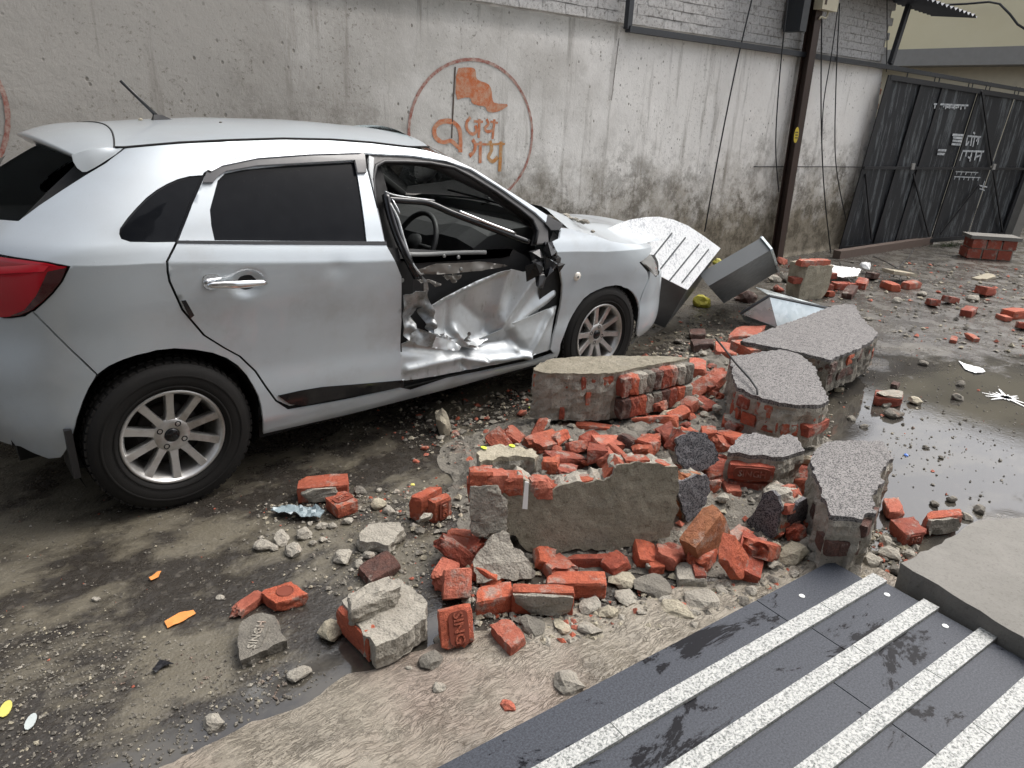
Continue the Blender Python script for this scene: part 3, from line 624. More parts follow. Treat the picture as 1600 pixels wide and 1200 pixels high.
gstroke('lettering_line', [((752,628),(876,634)),((760,630),(756,645)),((786,632),(780,648)),((812,632),(806,646)),((840,634),(836,650)),((866,634),(860,646)),((738,656),(888,662)),((750,658),(744,672)),((774,658),(770,676)),((800,660),(796,674)),((826,660),(820,678)),((850,662),(846,676)),((880,662),(874,678))], .014)
gstroke('lettering_line', [((880,704),(926,714)),((912,680),(896,730)),((884,722),(912,732))], .016)
gstroke('paint_smear', [((735,425),(795,428)),((738,440),(790,445)),((735,458),(786,462)),((730,476),(780,480)),((655,510),(700,512)),((652,530),(690,532))], .03)
for p in ((516, 600), (962, 602)):
    m = MB(); c = gp(gt(p), .07); m.obox(c, GU*.03, GN*.012, np.array([0, 0, .04])); m.build('latch', MT['cement_ledge'], gate)
# sill, post, brick plinth
a, b = at_z((1306, 404)), at_z((1452, 381)); m = MB(); m.bar(a+np.array([0,0,.05]), b+np.array([0,0,.05]), .10, .10, up=(0, 0, 1)); tag(m.build('gate_sill', MT['woodsill']), 'low brown weathered beam lying under the gate', 'beam')
a = at_z((1573, 374)); m = MB(); m.bar(a, gp((1640, 170), .0)+GN*.02+GU*.15, .22, .22, up=(0, 0, 1)); tag(m.build('gate_post', MT['concrete']), 'leaning grey concrete post at the right side of the gate', 'post')
pl = tag(empty('brick_plinth', tuple(at_z((1548, 404)))), 'low block of red bricks capped with cement beside the gate post', 'plinth')
A, B = at_z((1512, 404)), at_z((1583, 409)); e = B-A; L_ = np.linalg.norm(e); e /= L_; nr = np.array([-e[1], e[0], 0])
for r in range(2):
    for i in range(3):
        l = L_/3; bm_ = MB(); c = A+e*(l*(i+.5)+(.0 if r else -.03))+nr*.14+np.array([0, 0, .07+.135*r]); bm_.obox(c, e*(l/2-.012), nr*(.14+.006*((i+r) % 2)), np.array([0, 0, .06])); bm_.build('brick', MT['brick_b'], pl)
m = MB(); m.obox((A+B)/2+nr*.15+np.array([0, 0, .12]), e*(L_/2-.02), nr*.135, np.array([0, 0, .118])); m.build('mortar_bed', MT['mortar'], pl)
m = MB(); m.obox((A+B)/2+nr*.14+np.array([0, 0, .285]), e*(L_/2+.03), nr*.16, np.array([0, 0, .022])); m.build('cap', MT['concrete'], pl)
# grass tuft at the gate foot
m = MB(); gc_ = at_z((1480, 384))
for i in range(260):
    a = gc_+GU*random.gauss(0, .22)+GN*random.gauss(0.02, .05); h = random.uniform(.03, .10); dx = np.array([random.gauss(0, .03), random.gauss(0, .03), 0]); w_ = np.array([.005, .003, 0]); a[2] = .0
    m.add([a-w_, a+w_, a+dx+np.array([0, 0, h])], [(0, 1, 2)])
tag(m.build('weed_tuft', MT['moss']), 'low green moss and weeds growing at the foot of the gate', 'weeds', kind='stuff')

# ---- yellow building across the end of the lane
XB = 17.0
def bp(p, x=XB): return on_plane(p, (1, 0, 0), x)
zl0, zl1 = bp((1450, 104))[2], bp((1450, 78))[2]
bld = tag(empty('yellow_building', (XB, 0.5, 0)), 'pale yellow building with a grey cement ledge beyond the gate', 'building')
m = MB(); m.box((XB, -8, zl1+.002), (XB+.5, 9, 4.7)); m.build('upper_wall', MT['yellow'], bld)
m = MB(); m.box((XB+.25, -8, 0), (XB+.5, 9, zl0-.002)); m.build('lower_wall', MT['beige_wall'], bld)
m = MB(); m.box((XB-.3, -8.2, zl0), (XB+.5, 9.2, zl1)); m.build('ledge', MT['cement_ledge'], bld)
m = MB(); Pq = [bp(p, XB-.35) for p in ((1470,8),(1510,6),(1545,3),(1562,6),(1578,22),(1590,38),(1612,52))]; m.tube(Pq, .022, 6); tag(m.build('wall_cable', MT['cable'], smooth=True), 'grey cable strung in front of the yellow building', 'cable')

# unseen house added behind the camera to darken what the car reflects
MT['house'] = simple('house_distemper', (.30, .275, .235), .85)
hs_ = tag(empty('added_unseen_house', (-1.0, -5.6, 0)), 'plain beige unseen house added behind the camera for the car reflections', 'house')
m = MB(); m.box((-9, -9, 0), (1.7, -5.4, 6.4)); m.build('house_wall', MT['house'], hs_)
m = MB(); m.box((-9.2, -9.2, 6.4), (1.9, -4.9, 6.6)); m.build('roof_slab', MT['concrete'], hs_)
m = MB(); m.box((-.9, -5.41, .06), (.3, -5.36, 2.2)); m.build('door', MT['woodsill'], hs_)
for x0 in (-6.5, -3.6):
    m = MB(); m.box((x0, -5.41, 1.0), (x0+1.3, -5.37, 2.2)); m.build('window', MT['tint'], hs_)
    m = MB(); m.box((x0, -5.41, 4.0), (x0+1.3, -5.37, 5.2)); m.build('window', MT['tint'], hs_)
# ================================================================ the car (x forward, right side towards -y)
_zc = pchip([-.7, -.3, .06, .52, 1.0, 2.1, 2.8, 3.4], [1.075, 1.06, 1.03, .985, .945, .885, .815, .74])
_lo = pchip([-.3, -.06, 0, .07, .15, .28, .45, .65, .85, 1.0], [.70, .765, .805, .845, .862, .860, .850, .856, .870, .877])
_up = pchip([0, .05, .09, .15, .25, .35, .45, .52, .7], [.877, .858, .838, .811, .760, .704, .640, .59, .42])
def hz(x, z):
    zc = _zc(x); t = (z-.2)/(zc-.2); return np.where(z < zc, _lo(np.minimum(t, 1)), _up(np.maximum(z-zc, 0)))
_xr = pchip([.0, .25, .45, .60, .80, .95, 1.08, 1.2, 1.32, 1.42, 1.5, 1.6], [-.50, -.58, -.64, -.645, -.61, -.60, -.57, -.46, -.33, -.22, -.16, -.1])
_xf = pchip([.0, .2, .35, .5, .65, .75, .85, 1.0, 1.2], [3.36, 3.44, 3.50, 3.51, 3.48, 3.42, 3.28, 3.05, 2.85])
BR_, BF_ = .57, .80
def surf(s, z, sgn=-1, off=0.0):
    """s runs along the flank; past the corner it bends round the tail or the nose. Returns xyz."""
    s = np.asarray(s, float); z = np.asarray(z, float)
    a = _xr(z)+BR_; c = _xf(z)-BF_
    ph = np.clip((a-s)/BR_, 0, 1.0)*math.pi/2; pf = np.clip((s-c)/BF_, 0, 1.0)*math.pi/2
    nr, nf = 2.7, 2.5
    x = np.where(s < a, a-BR_*np.sin(ph)**(2/nr), np.where(s > c, c+BF_*np.sin(pf)**(2/nf), s))
    k = np.where(s < a, np.cos(ph)**(2/nr), np.where(s > c, np.cos(pf)**(2/nf), 1.0))
    y = hz(np.clip(s, -.3, 3.0), z)*k
    return np.stack([x, sgn*(y), z], -1)
def surf_n(s, z, sgn=-1):
    e = 4e-4; du = surf(s+e, z, sgn)-surf(s-e, z, sgn); dv = surf(s, z+e, sgn)-surf(s, z-e, sgn)
    n = np.cross(du, dv); n /= np.linalg.norm(n, axis=-1, keepdims=True)+1e-12
    return n if sgn < 0 else -n
_sg, _zg = np.meshgrid(np.linspace(-.60, 3.36, 500), np.linspace(.1, 1.52, 240))
_sp = surf(_sg, _zg); _su = (_sp-CAM) @ CM.T; _spx = np.stack([800+FPX*_su[...,0]/_su[...,2], 600-FPX*_su[...,1]/_su[...,2]], -1)
_nn = surf_n(_sg, _zg); _vis = ((_sp-CAM)*_nn).sum(-1) < 0
def car_px(p):
    """flank coordinates (s, z) of a photographed point"""
    d = ((_spx-np.array(p[:2]))**2).sum(-1)+np.where(_vis, 0, 1e6); i = np.unravel_index(np.argmin(d), d.shape); s, z = _sg[i], _zg[i]
    for _ in range(6):
        f = lambda s, z: proj(surf(s, z))-np.array(p[:2])
        r = f(s, z); e = 1e-4; J = np.stack([(f(s+e, z)-r)/e, (f(s, z+e)-r)/e], 1)
        try: dd = np.linalg.solve(J.T@J+np.eye(2)*1e-3, -J.T@r)
        except Exception: break
        dd = np.clip(dd, -.03, .03); s, z = s+dd[0], z+dd[1]
    return (float(np.clip(s, -.62, 3.37)), float(z))
def TR_(pts): return [car_px(p) for p in pts]
def panel(name, poly, mat, parent, sgn=-1, sp=.022, gap=.0025, fl=.014, off=0.0, holes=(), offf=None, smoothp=0, normals=True, label=None):
    P = smooth_poly(poly, smoothp) if smoothp else np.asarray(poly, float)
    P = resample(P, sp); P = inset_poly(P, gap) if gap else (P if area2(P) > 0 else P[::-1])
    H = [inset_poly(resample(np.asarray(hh), sp), -gap) for hh in holes]
    cs_ = np.arange(P[:,0].min(), P[:,0].max(), sp*.6); cz_ = _zc(cs_); ext_ = np.concatenate([np.stack([cs_, cz_+o_], 1) for o_ in (-.010, -.0035, .0035, .010)])
    V, F, L = fill(P, sp, H, ext_); S = surf(V[:,0], V[:,1], sgn); N = surf_n(V[:,0], V[:,1], sgn)
    o = off+(np.array([offf(a, b) for a, b in V]) if offf else 0.0)
    X = S+N*(np.asarray(o)[..., None] if offf else o)
    verts = list(X); nors = list(N); faces = [tuple(f) if sgn < 0 else tuple(f[::-1]) for f in F]
    for bd in L:
        n = len(verts); k = len(bd)
        for i in bd: verts.append(X[i]); nors.append(N[i])
        for i in bd: verts.append(X[i]-N[i]*fl); nors.append(N[i])
        faces += [(n+i, n+k+i, n+k+(i+1) % k, n+(i+1) % k) for i in range(k)]
    ob = obj(name, verts, faces, mat, parent, smooth=True, normals=nors if (normals and offf is None) else None)
    if label: ob['label'] = label
    return ob
car = tag(empty('car', (1.25, 0, 0)), 'wrecked silver hatchback with a crushed driver door parked by the wall', 'car')
PT = MT['paint']
# ---- traced outlines on the flank
rd_l = TR_([(321,270),(300,318),(276,380),(262,408),(263,425),(266,440),(286,484),(320,524),(352,544),(376,557),(400,580),(416,604),(432,626),(452,635)])
rd_b = TR_([(540,620),(628,604)]); rd_r = TR_([(627,580),(628,500),(628,432),(616,404),(602,380),(585,308),(567,241)])
rd_t = TR_([(520,239),(440,241),(380,248),(345,256)])
rear_door = rd_l+rd_b+rd_r+rd_t
arch = TR_([(112,700),(113,682),(120,656),(130,628),(140,606),(155,586),(172,572),(194,562),(216,555),(244,548),(272,545),(304,547),(332,552),(354,560),(372,572),(386,587),(396,604),(404,620),(408,636),(411,668)])
qg = TR_([(320,274),(300,276),(280,281),(264,288),(248,297),(232,309),(216,325),(202,341),(190,358),(189,366),(192,373),(204,377),(240,377.5),(276,377)])
glass_edge = TR_([(132,272),(96,296),(60,320),(28,344)])
rail_in = TR_([(567,241),(600,243),(645,245),(697,253),(736,266),(785,297),(837,334),(855,351),(872,359)])
fend_top = [(2.12, 1.012), (2.20, 1.0), (2.28, .978), (2.36, .945), (2.45, .907), (2.55, .879), (2.68, .856), (2.82, .836), (2.95, .818)]
ditch = TR_([(640,230),(580,223),(520,218.5),(440,217),(360,219.5),(280,223.5),(194,231)])
a_out = [(ditch[0][0]+.10, ditch[0][1]-.014), (ditch[0][0]+.22, ditch[0][1]-.045), (ditch[0][0]+.36, ditch[0][1]-.105), (ditch[0][0]+.52, ditch[0][1]-.20), (2.02, 1.10), (2.14, 1.03)]
sillz = .235
sill_f = 2.16
# one pressed body side: C pillar, rear quarter, sill, roof rail and A pillar
lower = [(arch[-1][0]+.005, sillz-.01), (.8, .205), (1.4, .205), (2.0, .225), (2.13, .235)]
up_sill = [(2.13, .285)]+TR_([(837,563),(760,580),(700,592)])+[(1.13, .265)]
tailtop = TR_([(0,398),(36,404),(72,409),(108,416)]); tailbot = TR_([(108,416),(102,428),(96,440),(82,458),(68,472),(52,486)])
seam = TR_([(50,486),(76,512),(100,536),(126,561),(152,586)])
arch_front = [p for p in arch if p[0] > seam[-1][0]+.01]
quarter = [seam[-1]]+arch_front+lower+up_sill+TR_([(628,607)])+[(p[0]-.0, p[1]-.004) for p in TR_([(540,624),(452,639)])]
rdl2 = [(p[0]-.004, p[1]) for p in rd_l[::-1]]
quarter += rdl2[1:]+[(p[0], p[1]+.005) for p in rd_t[::-1]]+[(p[0], p[1]+.004) for p in rail_in]
quarter += [(2.14, 1.03)]+a_out[::-1][1:]+ditch
quarter += TR_([(164,254),(132,273)])+glass_edge[1:]+[(-.575, 1.165), (-.60, 1.10)]+TR_([(0,398)])+tailtop[1:]+tailbot[1:]+seam[:-1]
qp = panel('body_side', quarter, PT, car, holes=[qg], sp=.024)
panel('quarter_window', qg, MT['tint'], car, gap=.0, off=-.004, sp=.03)
panel('quarter_window_seal', [tuple(p) for p in inset_poly(np.array(qg), -.007)], MT['black_gloss'], car, gap=0, off=-.0065, sp=.03)
# ---- rear door
rg = TR_([(341,283),(352,272),(380,266),(450,259),(554,253.5),(558,275),(572,376),(450,375.5),(336,374.5),(331,352),(329,328)])
strip = TR_([(277,376.2),(400,377),(603,377.5),(604,383),(400,381.8),(276,380)])
dent = car_px((528, 418)); hd = car_px((388, 443))
def rdo(s, z):
    d = math.hypot(s-dent[0], (z-dent[1])*1.3); o = -.005*math.exp(-(d/.045)**2)
    d2 = math.hypot((s-hd[0])/.078, (z-hd[1])/.062); o -= .022*float(1-sm(.35, 1.0, d2))
    return o
rdoor = panel('rear_door', rear_door, PT, car, holes=[rg], sp=.018, offf=rdo)
rdoor['label'] = 'dented silver rear door with dark tinted window'
panel('window_pane', [tuple(p) for p in inset_poly(np.array(rg), -.004)], MT['tint'], rdoor, gap=0, off=-.007, sp=.03)
panel('belt_strip', strip, MT['black_gloss'], rdoor, gap=0, off=.004, fl=.012, sp=.02)
visor = TR_([(316,287),(322,270),(340,258.5),(400,247),(480,241.5),(560,238.5),(568,243),(571,271),(557,271.5),(553,252),(480,256),(400,260.5),(352,269),(340,277),(332,286.5)])
panel('rain_visor', visor, simple('smoked_visor', (.035, .034, .036), .14, coat=.5), rdoor, gap=0, off=.014, fl=.012, sp=.02)
vch = TR_([(322,269),(340,258),(400,246),(480,240),(560,237),(566,239),(560,242),(480,244.5),(400,250.5),(345,262),(328,271)])
panel('visor_chrome_strip', vch, MT['chrome'], rdoor, gap=0, off=.023, fl=.006, sp=.02)
clad = TR_([(434,618),(470,610),(504,604.5),(560,600),(628,594),(628,604),(540,620),(472,633),(452,631)])
panel('side_moulding', clad, MT['black_gloss'], rdoor, gap=0, off=.008, fl=.014, sp=.02)
# handle
def surf_pt(sz, o=0.0): q = surf(sz[0], sz[1]); return q+surf_n(sz[0], sz[1])*o
h0, h1 = car_px((322, 443)), car_px((410, 439))
m = MB(); pts = [surf_pt((h0[0]+(h1[0]-h0[0])*k, h0[1]+(h1[1]-h0[1])*k), .026+.012*math.sin(math.pi*min(1, max(0, k)))) for k in np.linspace(-.02, 1.03, 15)]
V = []; 
for i, p in enumerate(pts):
    n = surf_n(h0[0], h0[1]); up = np.array([0, 0, 1.]); r = .0155*(min(1, .45+.55*math.sin(math.pi*min(1, max(0, i/14)))**.3))
    for a in np.linspace(0, 2*math.pi, 13)[:-1]: V.append(p+up*r*math.cos(a)+n*.009*math.sin(a))
F = [(i*12+j, i*12+(j+1)%12, (i+1)*12+(j+1)%12, (i+1)*12+j) for i in range(14) for j in range(12)]+[tuple(range(12))[::-1], tuple(14*12+j for j in range(12))]
m.add(V, F); m.build('door_handle', MT['chrome'], rdoor, smooth=True)
panel('handle_escutcheon', TR_([(316,433),(324,428),(344,428),(346,449),(330,453),(318,449)]), MT['chrome'], rdoor, gap=0, off=.004, fl=.02, sp=.012, smoothp=1)
panel('edge_guard', TR_([(283,470),(290,469),(303,492),(297,497)]), MT['black_gloss'], rdoor, gap=0, off=.006, fl=.01, sp=.012)
# ---- front fender
farch = TR_([(872,556),(876,538),(882,522),(888,506),(895,492),(903,479),(912,467),(922,459),(932,454),(946,448.5),(962,446),(972,447.5),(980,451),(988,457),(994,465),(998,474),(999.5,484),(999,496),(997,509),(994,523),(990,538)])
fen_l = TR_([(869,392),(874,418),(879,446),(878,462),(876,477),(870,504),(864,526),(860,546)])
fl_seam = TR_([(1004,456),(1012,436),(1018,428)])
hl = TR_([(990,391.5),(1011,393),(1018,398),(1024,407),(1027,416),(1029,427),(1028,432),(1024,430),(1015,419),(1004,409),(996,401)])
fender = fen_l+[(farch[0][0]-.005, sillz)]+farch[:16]+TR_([(1006,452),(1014,434),(1012,424),(1000,410)])+[(2.84, .815)]+fend_top[:8][::-1]+TR_([(876,360),(874,371),(862,377)])
panel('front_fender', fender, PT, car, sp=.02)
panel('headlight', hl, MT['headlens'], car, sp=.012, off=-.002, fl=.03)
bumpf = TR_([(1000,470),(1006,454),(1014,436)])+TR_([(1016,424),(1026,434)])+[(3.45, .62), (3.45, .30), (3.38, .20), (3.10, .17)]+[(farch[-1][0]+.0, farch[-1][1]-.01)]+farch[15:][::-1]
panel('front_bumper', bumpf, PT, car, sp=.025, gap=.002)
ind = car_px((902, 432)); m = MB(); n = surf_n(*ind); m.lathe([(0, .010), (.018, .008), (.026, .003), (.028, -.006)], surf(*ind), n, 20); m.build('side_indicator', MT['amber'], car, smooth=True)
m = MB(); m.lathe([(0, .0125), (.007, .012), (.0085, .008)], surf(*ind), n, 14); m.build('side_indicator_bulb', MT['interior_grey'], car)
# ---- rear bumper, tail lamps
rb_low = TR_([(112,690),(96,715),(76,717),(54,709),(32,698),(0,672)])
rbump = [seam[-1]]+[(p[0], p[1]) for p in seam[::-1][1:]]+TR_([(36,495),(12,498),(0,498)])+[(-.60, .91), (-.625, .88), (-.625, .33)]+[(-.56, .30)]+rb_low[::-1][1:]+[p for p in arch[::-1] if p[0] < seam[-1][0]-.004][::-1]
panel('rear_bumper', rbump, PT, car, sp=.025, gap=.002)
tl = [(-.60, 1.09)]+TR_([(0,400),(36,405),(72,410),(106,416.5),(101,428),(95,440),(81,458),(67,472),(50,486),(34,493),(12,496),(0,496)])+[(-.60, .885)]
tlo = panel('tail_lamp', tl, MT['redlens'], car, sp=.02, gap=.003, off=.006, fl=.03)
panel('tail_lamp_smoked_edge', TR_([(76,424),(104,418),(99,432),(94,441),(80,458),(66,471),(50,484),(34,491),(18,493),(40,484),(58,462)]), MT['redlens_dark'], tlo, gap=0, off=.009, fl=.006, sp=.02)
panel('tail_lamp_reflector', TR_([(0,417),(50,413),(78,415),(70,424),(30,426),(0,428)]), simple('bright_red_lens', (.62, .012, .03), .08, coat=1), tlo, gap=0, off=.0085, fl=.005, sp=.02)
m = MB(); c = surf_pt(car_px((100, 690)), -.03); m.obox(c+np.array([.0, .03, -.05]), (.012, 0, 0), (0, .09, 0), (0, 0, .10)); m.build('mud_flap', MT['black_plastic'], car)
# ---- tailgate glass and tailgate as a band round the tail (s from -.60 at both sides)
def tailpatch(name, zlo, zhi, mat, parent, s0, off=0.0, nz=12):
    V = []; N = []; F = []; cols = []
    for sgn in (-1, 1):
        ss = np.linspace(s0, -.9, 26) if sgn < 0 else np.linspace(-.9, s0, 26)
        for s in ss: cols.append((s, sgn))
    zs = np.linspace(zlo, zhi, nz)
    for s, sgn in cols:
        ph = np.clip((_xr(zs)+BR_-s)/BR_, 0, 1); 
        for z in zs:
            smin = _xr(z)+BR_-BR_*.9999; q = max(s if s > -.9 else smin, smin)
            # map the fan of columns from the corner to the tail centre
            k = (s-s0)/(-.9-s0); sst = s0+(smin-s0)*k if s0 > smin else smin
            V.append(surf(sst, z, sgn)+surf_n(sst-1e-3 if sst > smin+2e-3 else smin+2e-3, z, sgn)*off)
    n = len(zs); m = len(cols)
    F = [(i*n+j, (i+1)*n+j, (i+1)*n+j+1, i*n+j+1) for i in range(m-1) for j in range(n-1)]
    return obj(name, V, [f[::-1] for f in F], mat, parent, smooth=True)
tailpatch('rear_window', 1.17, 1.40, MT['tint'], car, -.30, -.006)
tailpatch('tailgate', .88, 1.168, PT, car, -.50, 0)
tailpatch('rear_bumper_centre', .30, .875, PT, car, -.50, 0)
# ---- roof
dS = surf(np.array([p[0] for p in ditch]), np.array([p[1] for p in ditch])); dS = dS[np.argsort(dS[:,0])]
rx = np.linspace(dS[0,0]-.03, 1.40, 46); yd = np.interp(rx, dS[:,0], -dS[:,1]); zd = np.interp(rx, dS[:,0], dS[:,2])
zc_ = pchip([-.2, .07, .35, .59, .88, 1.21, 1.5], [1.475, 1.49, 1.505, 1.517, 1.517, 1.497, 1.455])(rx)
def roof_z(i, v): return zd[i]+(zc_[i]-zd[i])*(1-abs(v)**2.3)
V = []; vv = np.sin(np.linspace(-1, 1, 41)*math.pi/2)
for i, x in enumerate(rx):
    for v in vv: V.append((x+(.10*(1-v*v) if i == len(rx)-1 else .10*(1-v*v)*sm(.9, 1.4, x))+(.085*(1-v*v))*(1-sm(-.05, .35, x)), v*(yd[i]-.004), roof_z(i, v)))
n = len(vv); F = [(i*n+j, (i+1)*n+j, (i+1)*n+j+1, i*n+j+1) for i in range(len(rx)-1) for j in range(n-1)]
roof = obj('roof', V, [f[::-1] if False else f for f in F], PT, car, smooth=True)
# ditch seal lines
for sg in (-1, 1):
    m = MB(); m.tube([(x, sg*(yd[i]), zd[i]+.002) for i, x in enumerate(rx)], .0045, 6); m.build('roof_seal', MT['gap'], roof, smooth=True)
# spoiler: upper skin from the roof end to the lip, plus side fins
X0 = rx[0]; ztop = [roof_z(0, v) for v in vv]
V = []; kk = np.linspace(0, 1, 16)
for k in kk:
    for j, v in enumerate(vv):
        x0 = X0+.085*(1-v*v)-.006; xl = -.205+.055*v*v; y0 = yd[0]-.004; yl = .615; zl = 1.432-.034*v*v
        V.append((x0+(xl-x0)*k, v*(y0+(yl-y0)*k), ztop[j]+(zl-ztop[j])*k+(.016*math.sin(math.pi*k))*(1-.5*abs(v)**3)))
for i in range(1, 5):
    for j, v in enumerate(vv):
        b = V[15*len(vv)+j]; V.append((b[0]+.035*i, b[1]*(1-.01*i), b[2]-.012-.016*i))
n = len(vv); F = [(i*n+j, i*n+j+1, (i+1)*n+j+1, (i+1)*n+j) for i in range(19) for j in range(n-1)]
spo = obj('roof_spoiler', V, [f[::-1] for f in F], PT, car, smooth=True)
low_ = [surf(*q)+surf_n(*q)*.003 for q in TR_([(193,232),(180,243),(165,252.5),(150,262),(132,271.5)])]; E_ = np.array([V[i*n] for i in range(16)]); lc = np.array(low_+[(low_[-1]+E_[-1])/2+np.array([-.012, 0, -.006]), E_[-1]]); kn = np.array([0, .18, .38, .58, .78, .9, 1.0])
LW = np.stack([np.interp(kk, kn, lc[:,q]) for q in range(3)], 1); VV = []
for i in range(16):
    for q in range(5): f_ = q/4; p_ = E_[i]*(1-f_)+LW[i]*f_; VV.append(p_+np.array([0, -.002*math.sin(math.pi*f_)*(1-kk[i]), 0]))
obj('spoiler_fin', VV, [(i*5+q, (i+1)*5+q, (i+1)*5+q+1, i*5+q+1) for i in range(15) for q in range(4)], PT, spo, smooth=True)
m = MB(); pts = [(X0+.085*(1-v*v)-.003, v*(yd[0]-.004), ztop[j]+.0005) for j, v in enumerate(vv)]; m.tube(pts, .0035, 6); m.build('spoiler_seam', MT['gap'], spo)
# antenna
ab = np.array([at_z((256, 190), 1.50)[0], 0.0, 1.497]); ab = on_plane((254, 190), (0, 1, 0), 0.0)
m = MB(); m.add([ab+np.array([x, y, z]) for x, y, z in ((-.045, -.022, 0), (.06, -.014, 0), (.06, .014, 0), (-.045, .022, 0), (-.035, -.008, .03), (0, -.007, .03), (.0, .007, .03), (-.035, .008, .03))], [(4,5,6,7),(0,1,5,4),(1,2,6,5),(2,3,7,6),(3,0,4,7)])
an = m.build('antenna', MT['black_plastic'], car); tip = on_plane((188, 126), (0, 1, 0), 0.0)
m = MB(); m.tube([ab+np.array([-.02, 0, .022]), ab+(tip-ab)*.5, tip], [.0085, .0075, .0065], 8); m.build('antenna_mast', MT['black_plastic'], an, smooth=True)
# ---- bonnet
fS = surf(np.array([p[0] for p in fend_top]), np.array([p[1] for p in fend_top])); fS = fS[np.argsort(fS[:,0])]
hx = np.linspace(fS[1,0], 3.28, 34); hy = np.interp(hx, fS[:,0], -fS[:,1]); hzv = np.interp(hx, fS[:,0], fS[:,2])
nose = sm(2.85, 3.2, hx); hy = np.where(hx > fS[-1,0], hy, hy)
V = []; vv2 = np.linspace(-1, 1, 31)
for i, x in enumerate(hx):
    for v in vv2:
        crown = .088*(1-abs(v)**2.4)*(1-.35*nose[i]); bump_ = .018*math.exp(-((abs(v)-.62)/.12)**2)*(1-nose[i])
        V.append((x+.16*(1-v*v)*nose[i]+(.14*(1-v*v)*(1-sm(fS[1,0], fS[1,0]+.4, x))), v*(hy[i]-.005), hzv[i]+crown+bump_-.004))
n = len(vv2); F = [(i*n+j, (i+1)*n+j, (i+1)*n+j+1, i*n+j+1) for i in range(len(hx)-1) for j in range(n-1)]
bon = obj('bonnet', V, F, PT, car, smooth=True)
# nose fill: grille and bumper centre (faces away from the camera)
V = []; zs = np.linspace(.20, .79, 14); cols = []
for sgn in (-1, 1):
    for k in (np.linspace(0, 1, 12) if sgn < 0 else np.linspace(1, 0, 12)): cols.append((k, sgn))
for k, sgn in cols:
    for z in zs: s0 = _xf(z)-.16; V.append(surf(s0+(_xf(z)-.0005-s0)*k, z, sgn))
n = len(zs); F = [(i*n+j, (i+1)*n+j, (i+1)*n+j+1, i*n+j+1) for i in range(len(cols)-1) for j in range(n-1)]
obj('nose_panel', V, F, PT, car, smooth=True)
# cowl (black scuttle under the windscreen)
m = MB(); cw = []
for v in np.linspace(-1, 1, 21): cw.append((2.17+.20*(1-v*v), v*.80, 1.005+.03*(1-v*v)))
V = [(x-.16, y*.97, z+.012) for x, y, z in cw]+[(x+.06, y, z-.01) for x, y, z in cw]; m.add(V, [(i, 21+i, 22+i, i+1) for i in range(20)]); m.build('scuttle', MT['black_plastic'], car, smooth=True)
# windscreen
V = []; nu, nv = 12, 21
aS = surf(np.array([p[0] for p in a_out]), np.array([p[1] for p in a_out])); 
top_l = np.array([1.36, yd[-1]-.02, zd[-1]-.004]); bot_l = np.array([2.10, .70, 1.03])
for i in range(nu):
    k = i/(nu-1); e = top_l+(bot_l-top_l)*k; e = e+np.array([.0, .015*math.sin(math.pi*k), .03*math.sin(math.pi*k)])
    for v in np.linspace(-1, 1, nv): V.append((e[0]+(.10+.12*k)*(1-v*v), v*e[1], e[2]+(zc_[-1]-zd[-1]+.012)*(1-v*v)*(1-k)+.02*(1-v*v)))
F = [(i*nv+j, (i+1)*nv+j, (i+1)*nv+j+1, i*nv+j+1) for i in range(nu-1) for j in range(nv-1)]
obj('windscreen', V, F, MT['glass'], car, smooth=True)
# A pillar inner trims and roof lining
for sg in (-1, 1):
    m = MB(); m.tube([(1.25, sg*(yd[-1]-.03), zd[-1]-.035), (1.45, sg*.60, 1.35), (1.75, sg*.66, 1.22), (2.06, sg*.72, 1.02)], [.035, .04, .042, .045], 8)
    m.build('pillar_trim', MT['interior'], car, smooth=True)
V = []; 
for i, x in enumerate(rx[::3]):
    for v in vv[::4]: V.append((x+.02, v*(yd[i*3]-.03), roof_z(i*3, v)-.035))
n = len(vv[::4]); F = [(i*n+j, (i+1)*n+j, (i+1)*n+j+1, i*n+j+1) for i in range(len(rx[::3])-1) for j in range(n-1)]
obj('headlining', V, F, MT['interior_grey'], car, smooth=True)
# ---- left flank (mirror, seen through the cabin only)
fd_open = [(1.09, .30), (1.09, .86), (1.03, 1.0), (1.05, 1.385), (1.27, 1.372), (1.46, 1.35), (1.60, 1.31), (1.76, 1.215), (1.94, 1.09), (2.05, .99), (2.06, .92), (2.15, .70), (2.15, .56), (2.09, .38), (2.06, .30)]
lw_f = [(1.08, 1.035), (1.09, 1.355), (1.27, 1.345), (1.45, 1.325), (1.58, 1.285), (1.74, 1.19), (1.93, 1.06)]
lquart = [(-.56, .30), (-.42, .34)]+[p for p in arch if True][1:]+lower+[(farch[0][0], sillz)]+farch+[(3.3, .22), (3.36, .45), (3.35, .6), (3.2, .72)]+fend_top[::-1]+[(2.14, 1.03)]+a_out[::-1][1:]+ditch+TR_([(164,254),(132,273)])+glass_edge[1:]+[(-.575, 1.165), (-.60, 1.10), (-.6, .9), (-.62, .5)]
panel('left_body_side', lquart, PT, car, sgn=1, sp=.04, gap=0, holes=[lw_f, rg, qg])
panel('left_rear_window', rg, MT['tint'], car, sgn=1, gap=0, off=-.004, sp=.05); panel('left_quarter_window', qg, MT['tint'], car, sgn=1, gap=0, off=-.004, sp=.05)
panel('left_front_window', lw_f, MT['tint'], car, sgn=1, gap=0, off=-.004, sp=.05)
